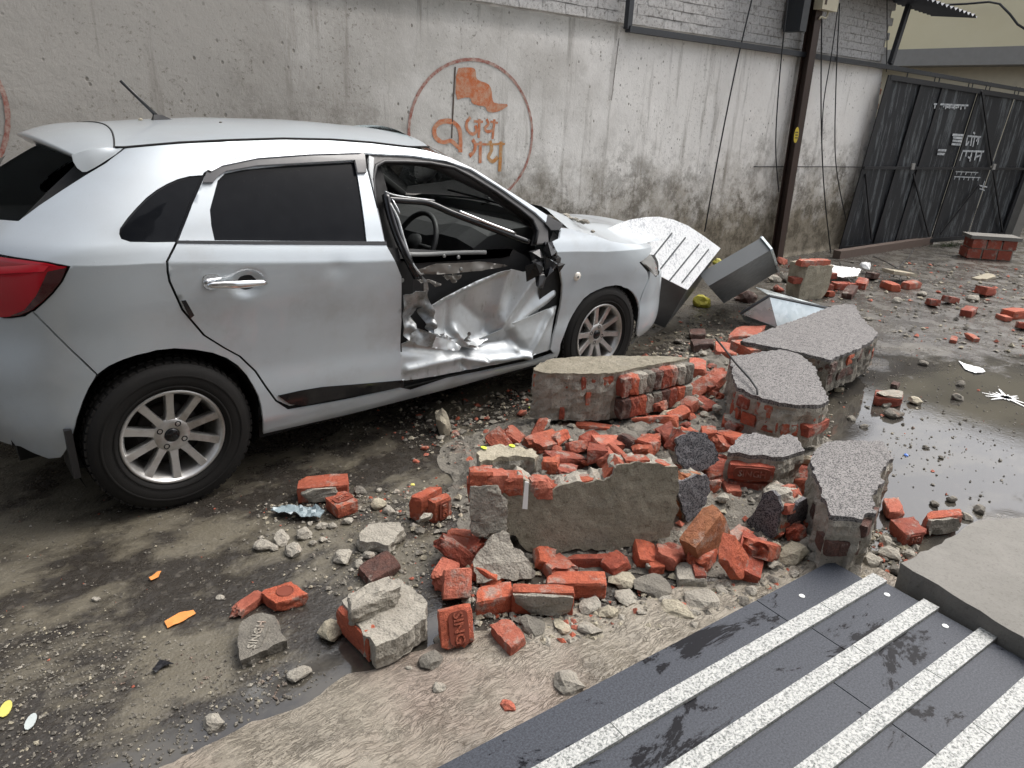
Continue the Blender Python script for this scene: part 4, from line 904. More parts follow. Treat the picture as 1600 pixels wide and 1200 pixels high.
# ---- dark inner shell so that shut lines read black
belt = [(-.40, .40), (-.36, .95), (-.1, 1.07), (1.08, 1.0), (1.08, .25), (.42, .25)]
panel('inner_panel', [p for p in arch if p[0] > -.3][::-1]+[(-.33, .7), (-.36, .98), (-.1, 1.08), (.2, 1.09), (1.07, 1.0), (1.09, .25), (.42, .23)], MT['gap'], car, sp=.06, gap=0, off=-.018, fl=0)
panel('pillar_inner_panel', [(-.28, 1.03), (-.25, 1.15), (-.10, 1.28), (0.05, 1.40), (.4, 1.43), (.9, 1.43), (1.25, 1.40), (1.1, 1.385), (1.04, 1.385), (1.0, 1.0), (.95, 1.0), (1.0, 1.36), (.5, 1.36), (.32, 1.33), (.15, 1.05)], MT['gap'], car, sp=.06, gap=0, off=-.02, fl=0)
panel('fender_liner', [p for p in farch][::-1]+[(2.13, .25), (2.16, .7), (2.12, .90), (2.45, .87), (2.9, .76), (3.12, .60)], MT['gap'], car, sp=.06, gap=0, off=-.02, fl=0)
# wheel wells and floor
for cx, sg in ((0, -1), (2.52, -1), (0, 1), (2.52, 1)):
    m = MB(); V = []; n = 20
    for i in range(n+1):
        a = math.radians(-25+230*i/n); x, z = cx+.365*math.cos(a), .33+.365*math.sin(a); V += [(x, sg*.80, max(z, .1)), (x, sg*.52, max(z, .1))]
    m.add(V, [(2*i, 2*i+1, 2*i+3, 2*i+2) for i in range(n)]); V = [(cx+.37*math.cos(a), sg*.52, max(.12, .33+.37*math.sin(a))) for a in np.linspace(0, 2*math.pi, 25)[:-1]]; m.add(V, [tuple(range(24))]); m.build('wheel_arch_liner', MT['gap'], car)
m = MB(); m.box((.38, -.74, .17), (2.14, .74, .24)); m.box((-.5, -.50, .22), (3.1, .50, .30)); m.box((-.52, -.62, .34), (-.37, .62, .42)); m.build('underbody', MT['gap'], car)

# ---- wheels
def wheel(name, c, sg, rot):
    ax = (0, sg, 0); R, RR = .318, .198; prof = []
    tw = .098
    for r, h in ((RR, -.085), (RR+.015, -.10), (R-.075, -.112), (R-.03, -.108), (R-.008, -.094), (R, -.078), (R+.001, 0), (R, .078), (R-.008, .094), (R-.03, .108), (R-.075, .112), (RR+.015, .10), (RR+.002, .088), (RR, .07)): prof.append((r, h))
    m = MB(); m.lathe(prof, (0, 0, 0), ax, 64); 
    # tread blocks
    u0 = np.cross(np.array(ax, float), (0, 0, 1.)); 
    for k in range(60):
        a = 2*math.pi*k/60
        for j, hh in enumerate((-.080, -.030, .022, .074)):
            aa = a+(.05 if j % 2 else 0); d = u0*math.cos(aa)+np.array([0, 0, 1.])*math.sin(aa); tq = -u0*math.sin(aa)+np.array([0, 0, 1.])*math.cos(aa)
            m.obox(d*(R+.0015-(.004 if j in (0, 3) else 0))+np.array(ax)*hh, d*.005, tq*.011, np.array(ax, float)*(.017 if j in (1, 2) else .016))
    w = m.build(name, MT['tyre'], None, smooth=False); 
    for p_ in w.data.polygons: p_.use_smooth = len(p_.vertices) == 4 and p_.index < 64*13
    w.parent = car; w.location = Vector(c)-car.location
    def sub(mb, nm, mt, smooth=True):
        o = mb.build(nm, mt, None, smooth); o.parent = w; return o
    # side-wall rings
    m = MB(); m.lathe([(R-.055, .1125), (R-.05, .1145), (R-.045, .1125)], (0, 0, 0), ax, 64); m.lathe([(R-.10, .1085), (R-.096, .1105), (R-.092, .1085)], (0, 0, 0), ax, 64); sub(m, 'sidewall_rib', MT['tyre'])
    m = MB(); m.lathe([(RR+.004, .088), (RR+.006, .094), (RR, .098), (RR-.008, .094), (RR-.012, .080), (RR-.018, .074), (RR-.022, .05), (RR-.03, -.07)], (0, 0, 0), ax, 72); rim = sub(m, 'rim', MT['alloy'])
    up = np.array([0, 0, 1.]); A = np.array(ax, float)
    m = MB()
    for k in range(10):
        a = rot+2*math.pi*k/10; d = u0*math.cos(a)+up*math.sin(a); q = -u0*math.sin(a)+up*math.cos(a)
        prof2 = [(.045, .024, .060), (.075, .019, .066), (.10, .0165, .071), (.14, .0165, .078), (.175, .018, .084), (.194, .019, .086)]
        V = []
        for r, wd, h in prof2:
            for (x, hh) in ((-1, 0), (-1, .0), (1, 0), (1, 0)): pass
            V += [d*r-q*wd+A*(h-.008), d*r-q*wd*.82+A*h, d*r+q*wd*.82+A*h, d*r+q*wd+A*(h-.008), d*r+q*wd*.9+A*(h-.04), d*r-q*wd*.9+A*(h-.04)]
        F = [(i*6+j, i*6+(j+1)%6, (i+1)*6+(j+1)%6, (i+1)*6+j) for i in range(5) for j in range(6)]
        mm = MB(); mm.add(V, F); o = mm.build('spoke', MT['alloy'], None, False); o.parent = rim
    m = MB(); m.lathe([(0.030, .064), (.034, .066), (.068, .066), (.074, .060), (.076, .02)], (0, 0, 0), ax, 48); o = m.build('hub_face', MT['alloy'], None, True); o.parent = rim
    m = MB(); m.lathe([(0, .071), (.024, .071), (.029, .067), (.031, .055)], (0, 0, 0), ax, 32); o = m.build('hub_cap', MT['black_gloss'], None, True); o.parent = rim
    for k in range(4):
        a = rot+.2+math.pi/2*k; d = u0*math.cos(a)+up*math.sin(a); m = MB(); m.lathe([(0, .060), (.006, .060), (.0075, .066), (.011, .0672), (.0125, .0665)], d*.052, ax, 16); o = m.build('lug_nut', MT['black_gloss'], None, False); o.parent = rim
    m = MB(); m.lathe([(.0, .02), (.12, .02), (.125, .0)], (0, 0, 0), ax, 40); m.lathe([(.12, -.02), (RR-.02, -.06)], (0, 0, 0), ax, 40); o = m.build('brake_disc', simple('brake_dark', (.03, .027, .025), .6, .4), None, True); o.parent = w
    return w
wheel('wheel', (0, -.745, .316), -1, .35); wheel('wheel', (2.52, -.745, .316), -1, .12); wheel('wheel', (0, .745, .316), 1, 0); wheel('wheel', (2.52, .745, .316), 1, .2)
# ---- the crushed driver door
fd = tag(MB().obox(surf_pt((1.15, .6), -.10), (.006, 0, 0), (0, .05, 0), (0, 0, .28)).build('front_door', MT['darksteel'], car), 'crushed front door with torn outer skin and no window glass')
T4 = lambda pts: TR_([(600+x/5.333, 400+y/5.333) for x, y in pts])
def creases(lines):
    L = []
    for (a, b, w, A) in lines:
        (a, b) = T4([a, b]); L.append((np.array(a), np.array(b), w, A))
    def f(s, z):
        o = 0.0; p = np.array([s, z])
        for a, b, w, A in L:
            ab = b-a; k = np.clip((p-a) @ ab/(ab @ ab), 0, 1); d = np.linalg.norm(p-a-ab*k); o += A*max(0.0, 1-d/w)**1.6
        return o
    return f
up_poly = T4([(395,440),(540,360),(800,230),(1060,115),(1200,150),(1330,100),(1400,160),(1470,290),(1440,440),(1300,500),(1090,605),(880,705),(740,772),(690,765),(620,730),(520,680),(400,655),(395,540)])
cf = creases([((1060,115),(960,480),.07,.030), ((960,480),(860,700),.05,-.016), ((1330,100),(1010,560),.10,.050), ((1440,330),(1090,600),.07,.03), ((395,440),(1060,120),.030,.020),
              ((575,400),(560,640),.04,-.014), ((440,480),(450,620),.02,.010), ((620,640),(740,770),.05,.040), ((880,700),(740,770),.04,.040), ((400,650),(620,725),.04,.03), ((700,420),(860,560),.12,-.022)])
def upo(s, z): return -.045+cf(s, z)+.003*mnoise.noise((s*9, z*9, 0))+.0008*mnoise.noise((s*45, z*45, 2))
panel('outer_skin', up_poly, MT['scuffed'], fd, sp=.012, gap=0, fl=.004, offf=upo)
lo_poly = T4([(160,752),(260,700),(400,640),(600,690),(740,740),(900,660),(1100,560),(1450,420),(1405,660),(1390,785),(1205,852),(980,905),(700,958),(420,1010),(200,1042),(150,1042),(143,900)])
cf2 = creases([((200,950),(640,850),.035,.022), ((640,850),(840,880),.035,.026), ((640,850),(700,940),.03,-.02), ((840,880),(1200,835),.03,.03), ((1200,835),(1120,790),.03,.02), ((600,780),(1050,720),.08,-.05), ((1205,850),(1400,480),.04,.024), ((1050,620),(1150,790),.06,-.02), ((180,760),(560,800),.05,-.02)])
def loo(s, z): return -.012+cf2(s, z)+.004*mnoise.noise((s*9, z*9, 5))+.001*mnoise.noise((s*40, z*40, 8))
panel('lower_skin', lo_poly, MT['scuffed'], fd, sp=.013, gap=0, fl=.01, offf=loo)
# torn rear edge of the door: folded sheet
def sheet(name, px, offs, mat, sp=.014, amp=.012, fl=.003, freq=22, par=None):
    P = T4(px); A = np.array(P); O = np.array(offs)
    def of(s, z):
        d = ((A-np.array([s, z]))**2).sum(1)+1e-5; w_ = 1/d**1.5; return float((w_*O).sum()/w_.sum())+amp*mnoise.noise((s*freq, z*freq, len(px)))
    return panel(name, P, mat, par or fd, sp=sp, gap=0, fl=fl, offf=of)
sheet('torn_edge', [(165,330),(230,290),(300,265),(318,380),(300,470),(250,520),(262,580),(240,600),(185,695),(158,660)], [0,.02,.05,.03,-.04,-.03,0,.03,.03,0], MT['torn'], amp=.016)
sheet('torn_edge', [(300,150),(330,200),(380,440),(384,560),(372,630),(340,600),(310,480),(318,380)], [.02,.03,.05,.06,.05,.0,-.03,0], MT['torn'], amp=.014)
sheet('torn_edge', [(240,590),(384,628),(352,750),(260,730),(185,700)], [.0,.06,.05,.03,.01], MT['torn'], amp=.012)
sheet('torn_lip', [(362,660),(400,655),(520,690),(600,745),(560,775),(470,768),(355,750)], [.05,.05,.045,.05,.06,.055,.05], MT['scuffed'], amp=.008)
for px, o in (([(640,600),(655,605),(650,690),(630,700),(610,690)], .07), ([(420,640),(470,632),(540,672),(520,686),(430,662)], .03), ([(640,715),(700,735),(730,742),(725,755),(660,745)], .06)): sheet('torn_flap', px, [o]*len(px), MT['torn'], sp=.008, amp=.02, freq=60)
# inner beam and dark cavity
sheet('belt_beam', [(300,150),(400,110),(480,82),(700,78),(860,70),(1050,88),(1075,100),(860,142),(600,168),(310,175)], [-.05,-.045,-.04,-.05,-.06,-.04,-.04,-.045,-.045,-.05], simple('primer_metal', (.19, .18, .165), .45, .6), amp=.006)
cav = T4([(150,-20),(330,-130),(1060,-90),(1330,60),(1420,200),(1400,420),(1100,560),(740,720),(400,690),(160,720)])
panel('inner_trim', cav, MT['interior'], fd, sp=.05, gap=0, off=-.13, fl=0)
sheet('torn_insulation', [(560,200),(640,190),(715,185),(690,230),(640,262),(620,225),(590,235)], [-.07]*7, simple('grey_foam', (.22, .21, .19), .9), sp=.01, amp=.03, freq=60)
sheet('torn_insulation', [(340,230),(440,225),(530,260),(500,300),(440,250),(360,255)], [-.06]*6, simple('foam_strip', (.26, .25, .23), .9), sp=.01, amp=.03, freq=60)
for x, y, r in ((590, 115, .014), (690, 130, .010), (550, 20, .009), (670, 30, .010), (195, 225, .014)):
    q = car_px((600+x/5.333, 400+y/5.333)); m = MB(); m.lathe([(0, .006), (r*.7, .006), (r, 0)], surf_pt(q, -.05), surf_n(*q), 14); m.build('bolt_boss', MT['interior_grey'], fd)
# bent window frame: chrome-lined belt moulding thrown up across the opening, and the rear channel
T3 = lambda pts: [car_px((580+x/5.333, 230+y/5.333)) for x, y in pts]
def rod(name, px, offs, r, mat, flat=.5):
    Q = T3(px); m = MB(); P = [surf_pt(q, o) for q, o in zip(Q, offs)]; R = [P[0]]
    for i in range(len(P)-1):
        p0, p1, p2, p3 = P[max(i-1,0)], P[i], P[i+1], P[min(i+2,len(P)-1)]
        for s in (.25,.5,.75,1): R.append(.5*((2*p1)+(-p0+p2)*s+(2*p0-5*p1+4*p2-p3)*s*s+(-p0+3*p1-3*p2+p3)*s**3))
    m.tube(R, r, 8); return m.build(name, mat, fd, smooth=True)
rod('window_channel', [(150,412),(330,420),(520,432),(700,520),(900,610),(1130,715),(1310,790)], [-.03,-.04,-.05,-.04,-.03,-.01,0], .017, MT['black_gloss'])
rod('chrome_moulding', [(740,530),(860,580),(1020,650),(1190,722)], [-.008,-.006,.0,.012], .0075, MT['chrome'])
rod('chrome_moulding', [(120,370),(200,385),(330,400),(560,420)], [-.005,-.02,-.03,-.04], .006, MT['torn'])
rod('window_channel', [(130,390),(170,560),(230,740),(300,920),(380,1080)], [-.01,-.01,-.01,0,.0], .020, MT['black_gloss'])
rod('seal_strip', [(150,470),(215,600),(262,760),(330,960),(400,1060)], [.004,.006,.006,.01,.01], .008, MT['torn'])
rod('seal_strip', [(165,440),(225,560),(205,520),(170,450)], [.01,.012,.016,.012], .003, MT['chrome'])
rod('inner_sill_trim', [(330,845),(560,850),(850,838),(1050,846)], [-.11,-.115,-.115,-.10], .012, MT['interior_grey'])
# door opening: grey inner rail and rubber seal along the roof and A pillar
rl_o = [(-8,60),(40,44),(300,58),(560,88),(740,128),(900,203),(1120,348),(1330,484),(1440,566),(1485,650),(1490,790)]; rl_i = [(1380,800),(1405,690),(1362,590),(1240,494),(1060,364),(850,234),(700,155),(500,116),(300,106),(120,104),(50,140),(30,230),(-2,200)]
panel('roof_rail_inner', T3(rl_o+rl_i), simple('rail_grey', (.055, .053, .052), .45, .2), car, sp=.02, gap=0, off=-.012, fl=.04)
m = MB(); P = [surf_pt(q, -.016) for q in T3([(60,500),(40,400),(30,240),(52,142),(120,106),(300,108),(500,118),(700,157),(850,236),(1060,366),(1240,496),(1362,594),(1404,692),(1380,800)])]; m.tube(P, .010, 8); m.build('door_seal', MT['black_plastic'], car, smooth=True)
panel('b_pillar', T3([(-12,60),(30,80),(20,260),(60,500),(120,780),(200,990),(262,1190),(250,1190),(130,830),(122,800),(60,520),(-10,180)]), simple('pillar_paint', (.20, .21, .215), .4, .5), car, sp=.02, gap=0, off=-.008, fl=.03)
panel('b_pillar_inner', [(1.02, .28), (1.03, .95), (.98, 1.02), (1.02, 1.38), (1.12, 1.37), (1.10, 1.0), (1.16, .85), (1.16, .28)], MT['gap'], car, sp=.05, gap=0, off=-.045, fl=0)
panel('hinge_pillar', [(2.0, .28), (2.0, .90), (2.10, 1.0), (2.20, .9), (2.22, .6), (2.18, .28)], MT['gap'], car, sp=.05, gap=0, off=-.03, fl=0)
panel('quarter_trim', T3([(1455,640),(1500,690),(1570,690),(1600,640),(1520,600),(1470,560)]), MT['black_plastic'], car, sp=.02, gap=0, off=.002, fl=.01)
# smashed mirror: shards of black plastic
mirror = None; cm = surf_pt(T3([(1290, 940)])[0], .05)
for i, (x, y, o, sx) in enumerate(((1300,900,.05,.05),(1230,980,.09,.055),(1290,1060,.10,.05),(1400,880,.05,.05),(1470,930,.04,.045),(1370,960,.08,.06),(1250,900,.07,.035),(1420,830,.03,.035),(1500,960,.05,.03),(1340,1010,.10,.045))):
    q = surf_pt(T3([(x, y)])[0], o+.03); r = np.random.default_rng(60+i); import bmesh
    bm = bmesh.new()
    for k in range(12):
        d = r.normal(size=3); d /= np.linalg.norm(d); bm.verts.new(Vector(q+d*sx*1.35*r.uniform(.5, 1.0)*np.array([.9, .7, 1.0])))
    bmesh.ops.convex_hull(bm, input=bm.verts); me = bpy.data.meshes.new('mirror_shard'); bm.to_mesh(me); bm.free(); me.materials.append(MT['black_gloss' if i % 2 else 'black_plastic'])
    nm = 'broken_mirror' if i == 0 else 'mirror_shard'; o_ = bpy.data.objects.new(nm, me); C.objects.link(o_)
    par = car if i == 0 else mirror; o_.parent = par; off_ = wloc(par)
    for v in me.vertices: v.co -= off_
    if i == 0: mirror = o_
# ---- cabin
m = MB()
for y0, y1 in ((-.62, .62),):
    prof = [(1.72, .70), (1.66, .80), (1.68, .90), (1.78, .955), (1.95, .985), (2.12, .99), (2.15, .60), (1.8, .55)]
    n = len(prof); ys = np.linspace(y0, y1, 9); V = [(x, y, z+(.03 if abs(y+.36) < .2 and .88 < z < .97 else 0)) for y in ys for x, z in prof]; m.add(V, [(i*n+j, i*n+(j+1)%n, (i+1)*n+(j+1)%n, (i+1)*n+j) for i in range(8) for j in range(n)]+[tuple(range(n)), tuple(8*n+j for j in range(n))[::-1]])
m.build('dashboard', MT['interior'], car, smooth=False)
sc_ = np.array([1.47, -.36, .90]); sa = np.array([-.90, 0, .43]); sa /= np.linalg.norm(sa); su = np.array([0, 1., 0]); sv = np.cross(sa, su)
m = MB(); m.tube([sc_+.178*(math.cos(a)*su+math.sin(a)*sv) for a in np.linspace(0, 2*math.pi, 33)], .015, 8); sw = m.build('steering_wheel', MT['interior'], car, smooth=True)
m = MB(); m.lathe([(0, .03), (.05, .025), (.06, 0)], sc_, sa, 20); m.tube([sc_, sc_+su*.17], .012, 6); m.tube([sc_, sc_-su*.17], .012, 6); m.tube([sc_, sc_-sv*.17 if sv[2] > 0 else sc_+sv*.17], .014, 6); m.build('steering_boss', MT['interior'], sw, smooth=True)
m = MB(); m.box((1.36, .02, 1.33), (1.40, .02+.22, 1.39)); m.build('rear_view_mirror', MT['black_plastic'], car)
def seat(name, x, y, w, rec=.32, col='fabric'):
    m = MB(); V = []; hw = w/2
    prof = [(x+.48, .40, .05), (x+.50, .47, .05), (x+.42, .50, .04), (x+.1, .47, .04), (x-.02, .50, .03), (x-.08, .62, .03), (x-.16, .85, .035), (x-.23, 1.02, .05), (x-.27, 1.05, .08), (x-.32, 1.02, .05), (x-.27, .80, .03), (x-.17, .45, .03), (x-.1, .36, .03)]
    n = len(prof); ys = np.array([-1, -.92, -.7, 0, .7, .92, 1.]); bul = np.array([-.03, .0, .02, 0, .02, 0, -.03])
    for yy, b in zip(ys, bul):
        for px_, pz, k in prof: V.append((px_+b*(.6 if pz > .55 else 0), y+yy*hw, pz+b*(.6 if pz < .55 else 0)))
    m.add(V, [(i*n+j, i*n+(j+1)%n, (i+1)*n+(j+1)%n, (i+1)*n+j) for i in range(6) for j in range(n)]+[tuple(range(n)), tuple(6*n+j for j in range(n))[::-1]])
    s = m.build(name, MT[col], car, smooth=True)
    if w < .6:
        m = MB(); m.obox((x-.30, y, 1.13), (.045, 0, .01), (0, .12, 0), (-.012, 0, .075)); m.build('headrest', MT[col], s)
    return s
seat('front_seat', .98, -.36, .50); seat('front_seat', .98, .36, .50); seat('rear_seat', .18, 0, 1.24)
m = MB(); m.tube([(1.06, -.52, 1.30), (1.12, -.56, .9), (1.15, -.60, .5)], .012, 6); m.build('seat_belt', MT['interior'], car)
panel('left_door_trim', [(1.12, .32), (1.12, 1.0), (1.6, 1.0), (1.98, .95), (2.04, .7), (2.0, .32)], MT['fabric_light'], car, sgn=1, sp=.06, gap=0, off=-.05, fl=0)
m = MB(); m.box((1.2, -.09, .25), (1.75, .09, .52)); m.box((.3, -.72, .24), (1.95, .72, .26)); m.build('cabin_floor', MT['interior'], car)
# wiper
m = MB(); m.tube([(2.20, -.45, 1.045), (2.16, -.1, 1.08), (2.13, .25, 1.10)], .008, 6); m.tube([(2.30, .1, 1.02), (2.22, -.1, 1.07), (2.17, -.12, 1.085)], .009, 6); m.build('wiper', MT['black_plastic'], car, smooth=True)
# ================================================================ fallen masonry and loose things
def plane_of(spec):
    """spec: a height, or three (px, py, z); returns normal facing the camera and offset"""
    if not hasattr(spec, '__len__'): return np.array([0, 0, 1.]), float(spec)
    P = [at_z(s[:2], s[2]) for s in spec]; n = np.cross(P[1]-P[0], P[2]-P[0]); n /= np.linalg.norm(n)
    if n @ (CAM-P[0]) < 0: n = -n
    return n, float(n @ P[0])
def basis(n):
    u = np.cross((0, 0, 1.), n)
    if np.linalg.norm(u) < .2: u = np.array([1., 0, 0])
    u /= np.linalg.norm(u); return u, np.cross(n, u)
def nz(p, f, s=0.0): return mnoise.noise((p[0]*f+s, p[1]*f, p[2]*f))
def fbm(p, f, s=0.0): return nz(p, f, s)+.5*nz(p, f*2.1, s+3)+.25*nz(p, f*4.3, s+7)
def chunk(name, label, px, spec, thick, skin='dash', core='mortar', skin_t=.02, seed=0, bricks=True, bmat='brick_b', edge=.014, face=.004, cat='masonry chunk', down=None, skinname='render_skin', course=.078, blen=.22, p_skip=.25, taper=0.0, group='broken wall sections'):
    n, d = plane_of(spec); P3 = np.array([on_plane(p, n, d) for p in px]); u, v = basis(n); o0 = P3.mean(0)
    P2 = np.stack([(P3-o0) @ u, (P3-o0) @ v], 1)
    if area2(P2) < 0: P2 = P2[::-1]
    B = resample(P2, .016); c = np.array([edge*fbm((p[0], p[1], seed), 26, seed) for p in B]); nb = np.roll(B, -1, 0)-np.roll(B, 1, 0); nb = np.stack([nb[:,1], -nb[:,0]], 1); nb /= np.linalg.norm(nb, axis=1)[:, None]+1e-9
    B = B+nb*c[:, None]
    V, F, L = fill(B, .03); bd = L[0]; k = len(bd)
    e = -n if down is None else np.asarray(down, float)/np.linalg.norm(down)
    def w3(p, t): return o0+u*p[0]+v*p[1]+e*t
    base = o0+e*thick; base[2] = max(0, min((w3(p, thick))[2] for p in B)); root = tag(empty(name, tuple(base)), label, cat, group)
    top = [w3(p, 0)+n*face*fbm((p[0], p[1], seed+5), 30) for p in V]
    verts = list(top); faces = [tuple(f) for f in F]; m0 = len(verts)
    nbv = {i: nb[j % len(nb)] for j, i in enumerate(bd)}
    Lp = [V[i] for i in bd]; nn_ = np.roll(Lp, -1, 0)-np.roll(Lp, 1, 0); nn_ = np.stack([nn_[:,1], -nn_[:,0]], 1); nn_ /= np.linalg.norm(nn_, axis=1)[:, None]+1e-9
    def ring(t, amp, s): 
        q = []
        for p, nn2 in zip(Lp, nn_):
            a = amp*fbm((p[0], p[1], t+s*.0), 15, seed)+amp*.35*fbm((p[0], p[1], t), 60, seed)-taper*t; q.append(w3(p+nn2*a, t))
        return q
    r1 = ring(skin_t, .004, 1); verts += [top[i] for i in bd]+r1; faces += [(m0+(i+1) % k, m0+i, m0+k+i, m0+k+(i+1) % k) for i in range(k)]
    obj(skinname, verts, faces, MT[skin], root)
    nl = max(3, int((thick-skin_t)/.018)); rings = [ring(skin_t-.001, .003, 1)]+[ring(skin_t+(thick-skin_t)*(i+1)/nl, .016, 2) for i in range(nl)]
    verts = [q for r in rings for q in r]; faces = []
    for i in range(nl): faces += [(i*k+(j+1) % k, i*k+j, (i+1)*k+j, (i+1)*k+(j+1) % k) for j in range(k)]
    verts += [w3(p, thick-.004)-e*.0 for p in V]; faces += [tuple(x+(nl+1)*k for x in f[::-1]) for f in F]
    obj('mortar_core', verts, faces, MT[core], root)
    if bricks:
        r = np.random.default_rng(seed+100); ring2 = np.array(Lp); seg = np.linalg.norm(np.roll(ring2, -1, 0)-ring2, axis=1); per = seg.sum(); cum = np.concatenate([[0], np.cumsum(seg)])
        nc = max(1, int((thick-skin_t)/course))
        for ci in range(nc):
            s = r.uniform(0, .12)
            while s < per-.05:
                l = min(blen*r.choice([1, .5, .5]), per-s-.01); j = np.searchsorted(cum, s+l/2)-1; j = int(np.clip(j, 0, k-1))
                p = ring2[j]; 
                jn = nn_[max(0, j-2):j+3].mean(0); jn /= np.linalg.norm(jn)+1e-9; out = u*jn[0]+v*jn[1]; tan = np.cross(e, out)
                cc = w3(p, skin_t+course*(ci+.5))
                if out @ (CAM-cc) > -.1 and r.random() > p_skip:
                    dep = r.uniform(.03, .045); sh = r.uniform(-.012, .012)
                    roughbox('brick', cc-out*dep+out*sh, tan*(l/2-.007), out*(dep+.004), e*(course/2-.006), MT[bmat if r.random() > .35 else 'brick'], root, seed=int(r.integers(1e6)), chips=2, n=3, amp=.004)
                s += l+.012
    return root
def roughbox(name, c, ax, ay, az, mat, parent=None, seed=0, chips=3, n=4, amp=.0025, broken=None, chipk=.21):
    """brick-like block: half axes ax, ay, az; chipped corners; optional broken end along an axis index with sign"""
    r = np.random.default_rng(seed); idx = {}; V = []; F = []
    def vid(i, j, k):
        if (i, j, k) not in idx: idx[(i, j, k)] = len(V); V.append([2*i/n-1, 2*j/n-1, 2*k/n-1])
        return idx[(i, j, k)]
    for a in range(n):
        for b in range(n):
            F += [(vid(a,b,0), vid(a,b+1,0), vid(a+1,b+1,0), vid(a+1,b,0)), (vid(a,b,n), vid(a+1,b,n), vid(a+1,b+1,n), vid(a,b+1,n)),
                  (vid(a,0,b), vid(a+1,0,b), vid(a+1,0,b+1), vid(a,0,b+1)), (vid(a,n,b), vid(a,n,b+1), vid(a+1,n,b+1), vid(a+1,n,b)),
                  (vid(0,a,b), vid(0,a,b+1), vid(0,a+1,b+1), vid(0,a+1,b)), (vid(n,a,b), vid(n,a+1,b), vid(n,a+1,b+1), vid(n,a,b+1))]
    V = np.array(V, float); Ls = np.array([np.linalg.norm(ax), np.linalg.norm(ay), np.linalg.norm(az)])
    X = V*Ls
    edge = (np.abs(V) > .999).sum(1)     # ease the arrises
    ease = min(.006, Ls.min()*.15); X -= np.sign(V)*np.where((np.abs(V) > .999) & (edge[:, None] >= 2), ease*.5, 0)
    for _ in range(chips):
        dr = r.choice([-1, 1], 3)*np.array([1, 1, 1.])*r.uniform(.2, 1, 3); dr /= np.linalg.norm(dr); h = (np.abs(dr)*Ls).sum()*(1-r.uniform(.3, 1.0)*chipk); ex = X @ dr-h; X -= np.maximum(ex, 0)[:, None]*dr
    if broken is not None:
        a, sg = broken; msk = V[:, a]*sg > .999; tilt = r.normal(0, .35, 3)
        k = np.array([.018*fbm((x[0]*1+seed % 7, x[1], x[2]), 38)+.012*fbm((x[0]+seed % 5, x[1], x[2]), 90) for x in X]); t2 = (X @ (tilt*(np.arange(3) != a)))
        X[:, a] += np.where(msk, sg*(k+t2*.6), 0)
    X += np.array([[amp*fbm((x[0]+seed % 11, x[1], x[2]), 45), amp*fbm((x[0], x[1]+seed % 13, x[2]), 45), amp*fbm((x[0], x[1], x[2]+seed % 17), 45)] for x in X])
    U = np.array([np.asarray(q, float)/np.linalg.norm(q) for q in (ax, ay, az)])
    if np.linalg.det(U) < 0: F = [f[::-1] for f in F]
    return obj(name, np.asarray(c, float)+X @ U, F, mat, parent)
_font = {}
def text_mesh(txt, size, ext=.002):
    cu = bpy.data.curves.new('lettering', 'FONT'); cu.body = txt; cu.size = size; cu.extrude = ext; cu.align_x = 'CENTER'; cu.align_y = 'CENTER'; cu.resolution_u = 2; cu.offset = size*.02
    o = bpy.data.objects.new('tmp', cu); C.objects.link(o); bpy.context.view_layer.update()
    me = bpy.data.meshes.new_from_object(o.evaluated_get(bpy.context.evaluated_depsgraph_get())); bpy.data.objects.remove(o)
    V = np.array([v.co[:] for v in me.vertices]); F = [tuple(p.vertices) for p in me.polygons]; bpy.data.meshes.remove(me); return V, F
def stamp(txt, c, right, up, nrm, size, parent, wd, mat='letters', frogmat=None, clip=None):
    """sunken frog with raised letters: a dark tray let 1 mm proud and letters on it"""
    right, up, nrm = [np.asarray(q, float)/np.linalg.norm(q) for q in (right, up, nrm)]
    V, F = text_mesh(txt, size)
    h = size*.72; q = []
    for a in np.linspace(0, 2*math.pi, 25)[:-1]:
        x = wd/2*np.sign(math.cos(a))*abs(math.cos(a))**.35; y = h*np.sign(math.sin(a))*abs(math.sin(a))**.5; q.append(c+right*x+up*y)
    m = MB(); m.add([p+nrm*.003 for p in q]+[p-nrm*.004 for p in q], [tuple(range(24))]+[(i, i+24, (i+1) % 24+24, (i+1) % 24) for i in range(24)]); m.build('frog', MT[mat], parent)
    obj('lettering', [c+right*p[0]+up*p[1]+nrm*(.0042+p[2]) for p in V], F, MT[frogmat or 'brick'], parent)
GB = 'loose bricks in the rubble'
cnt = [0]
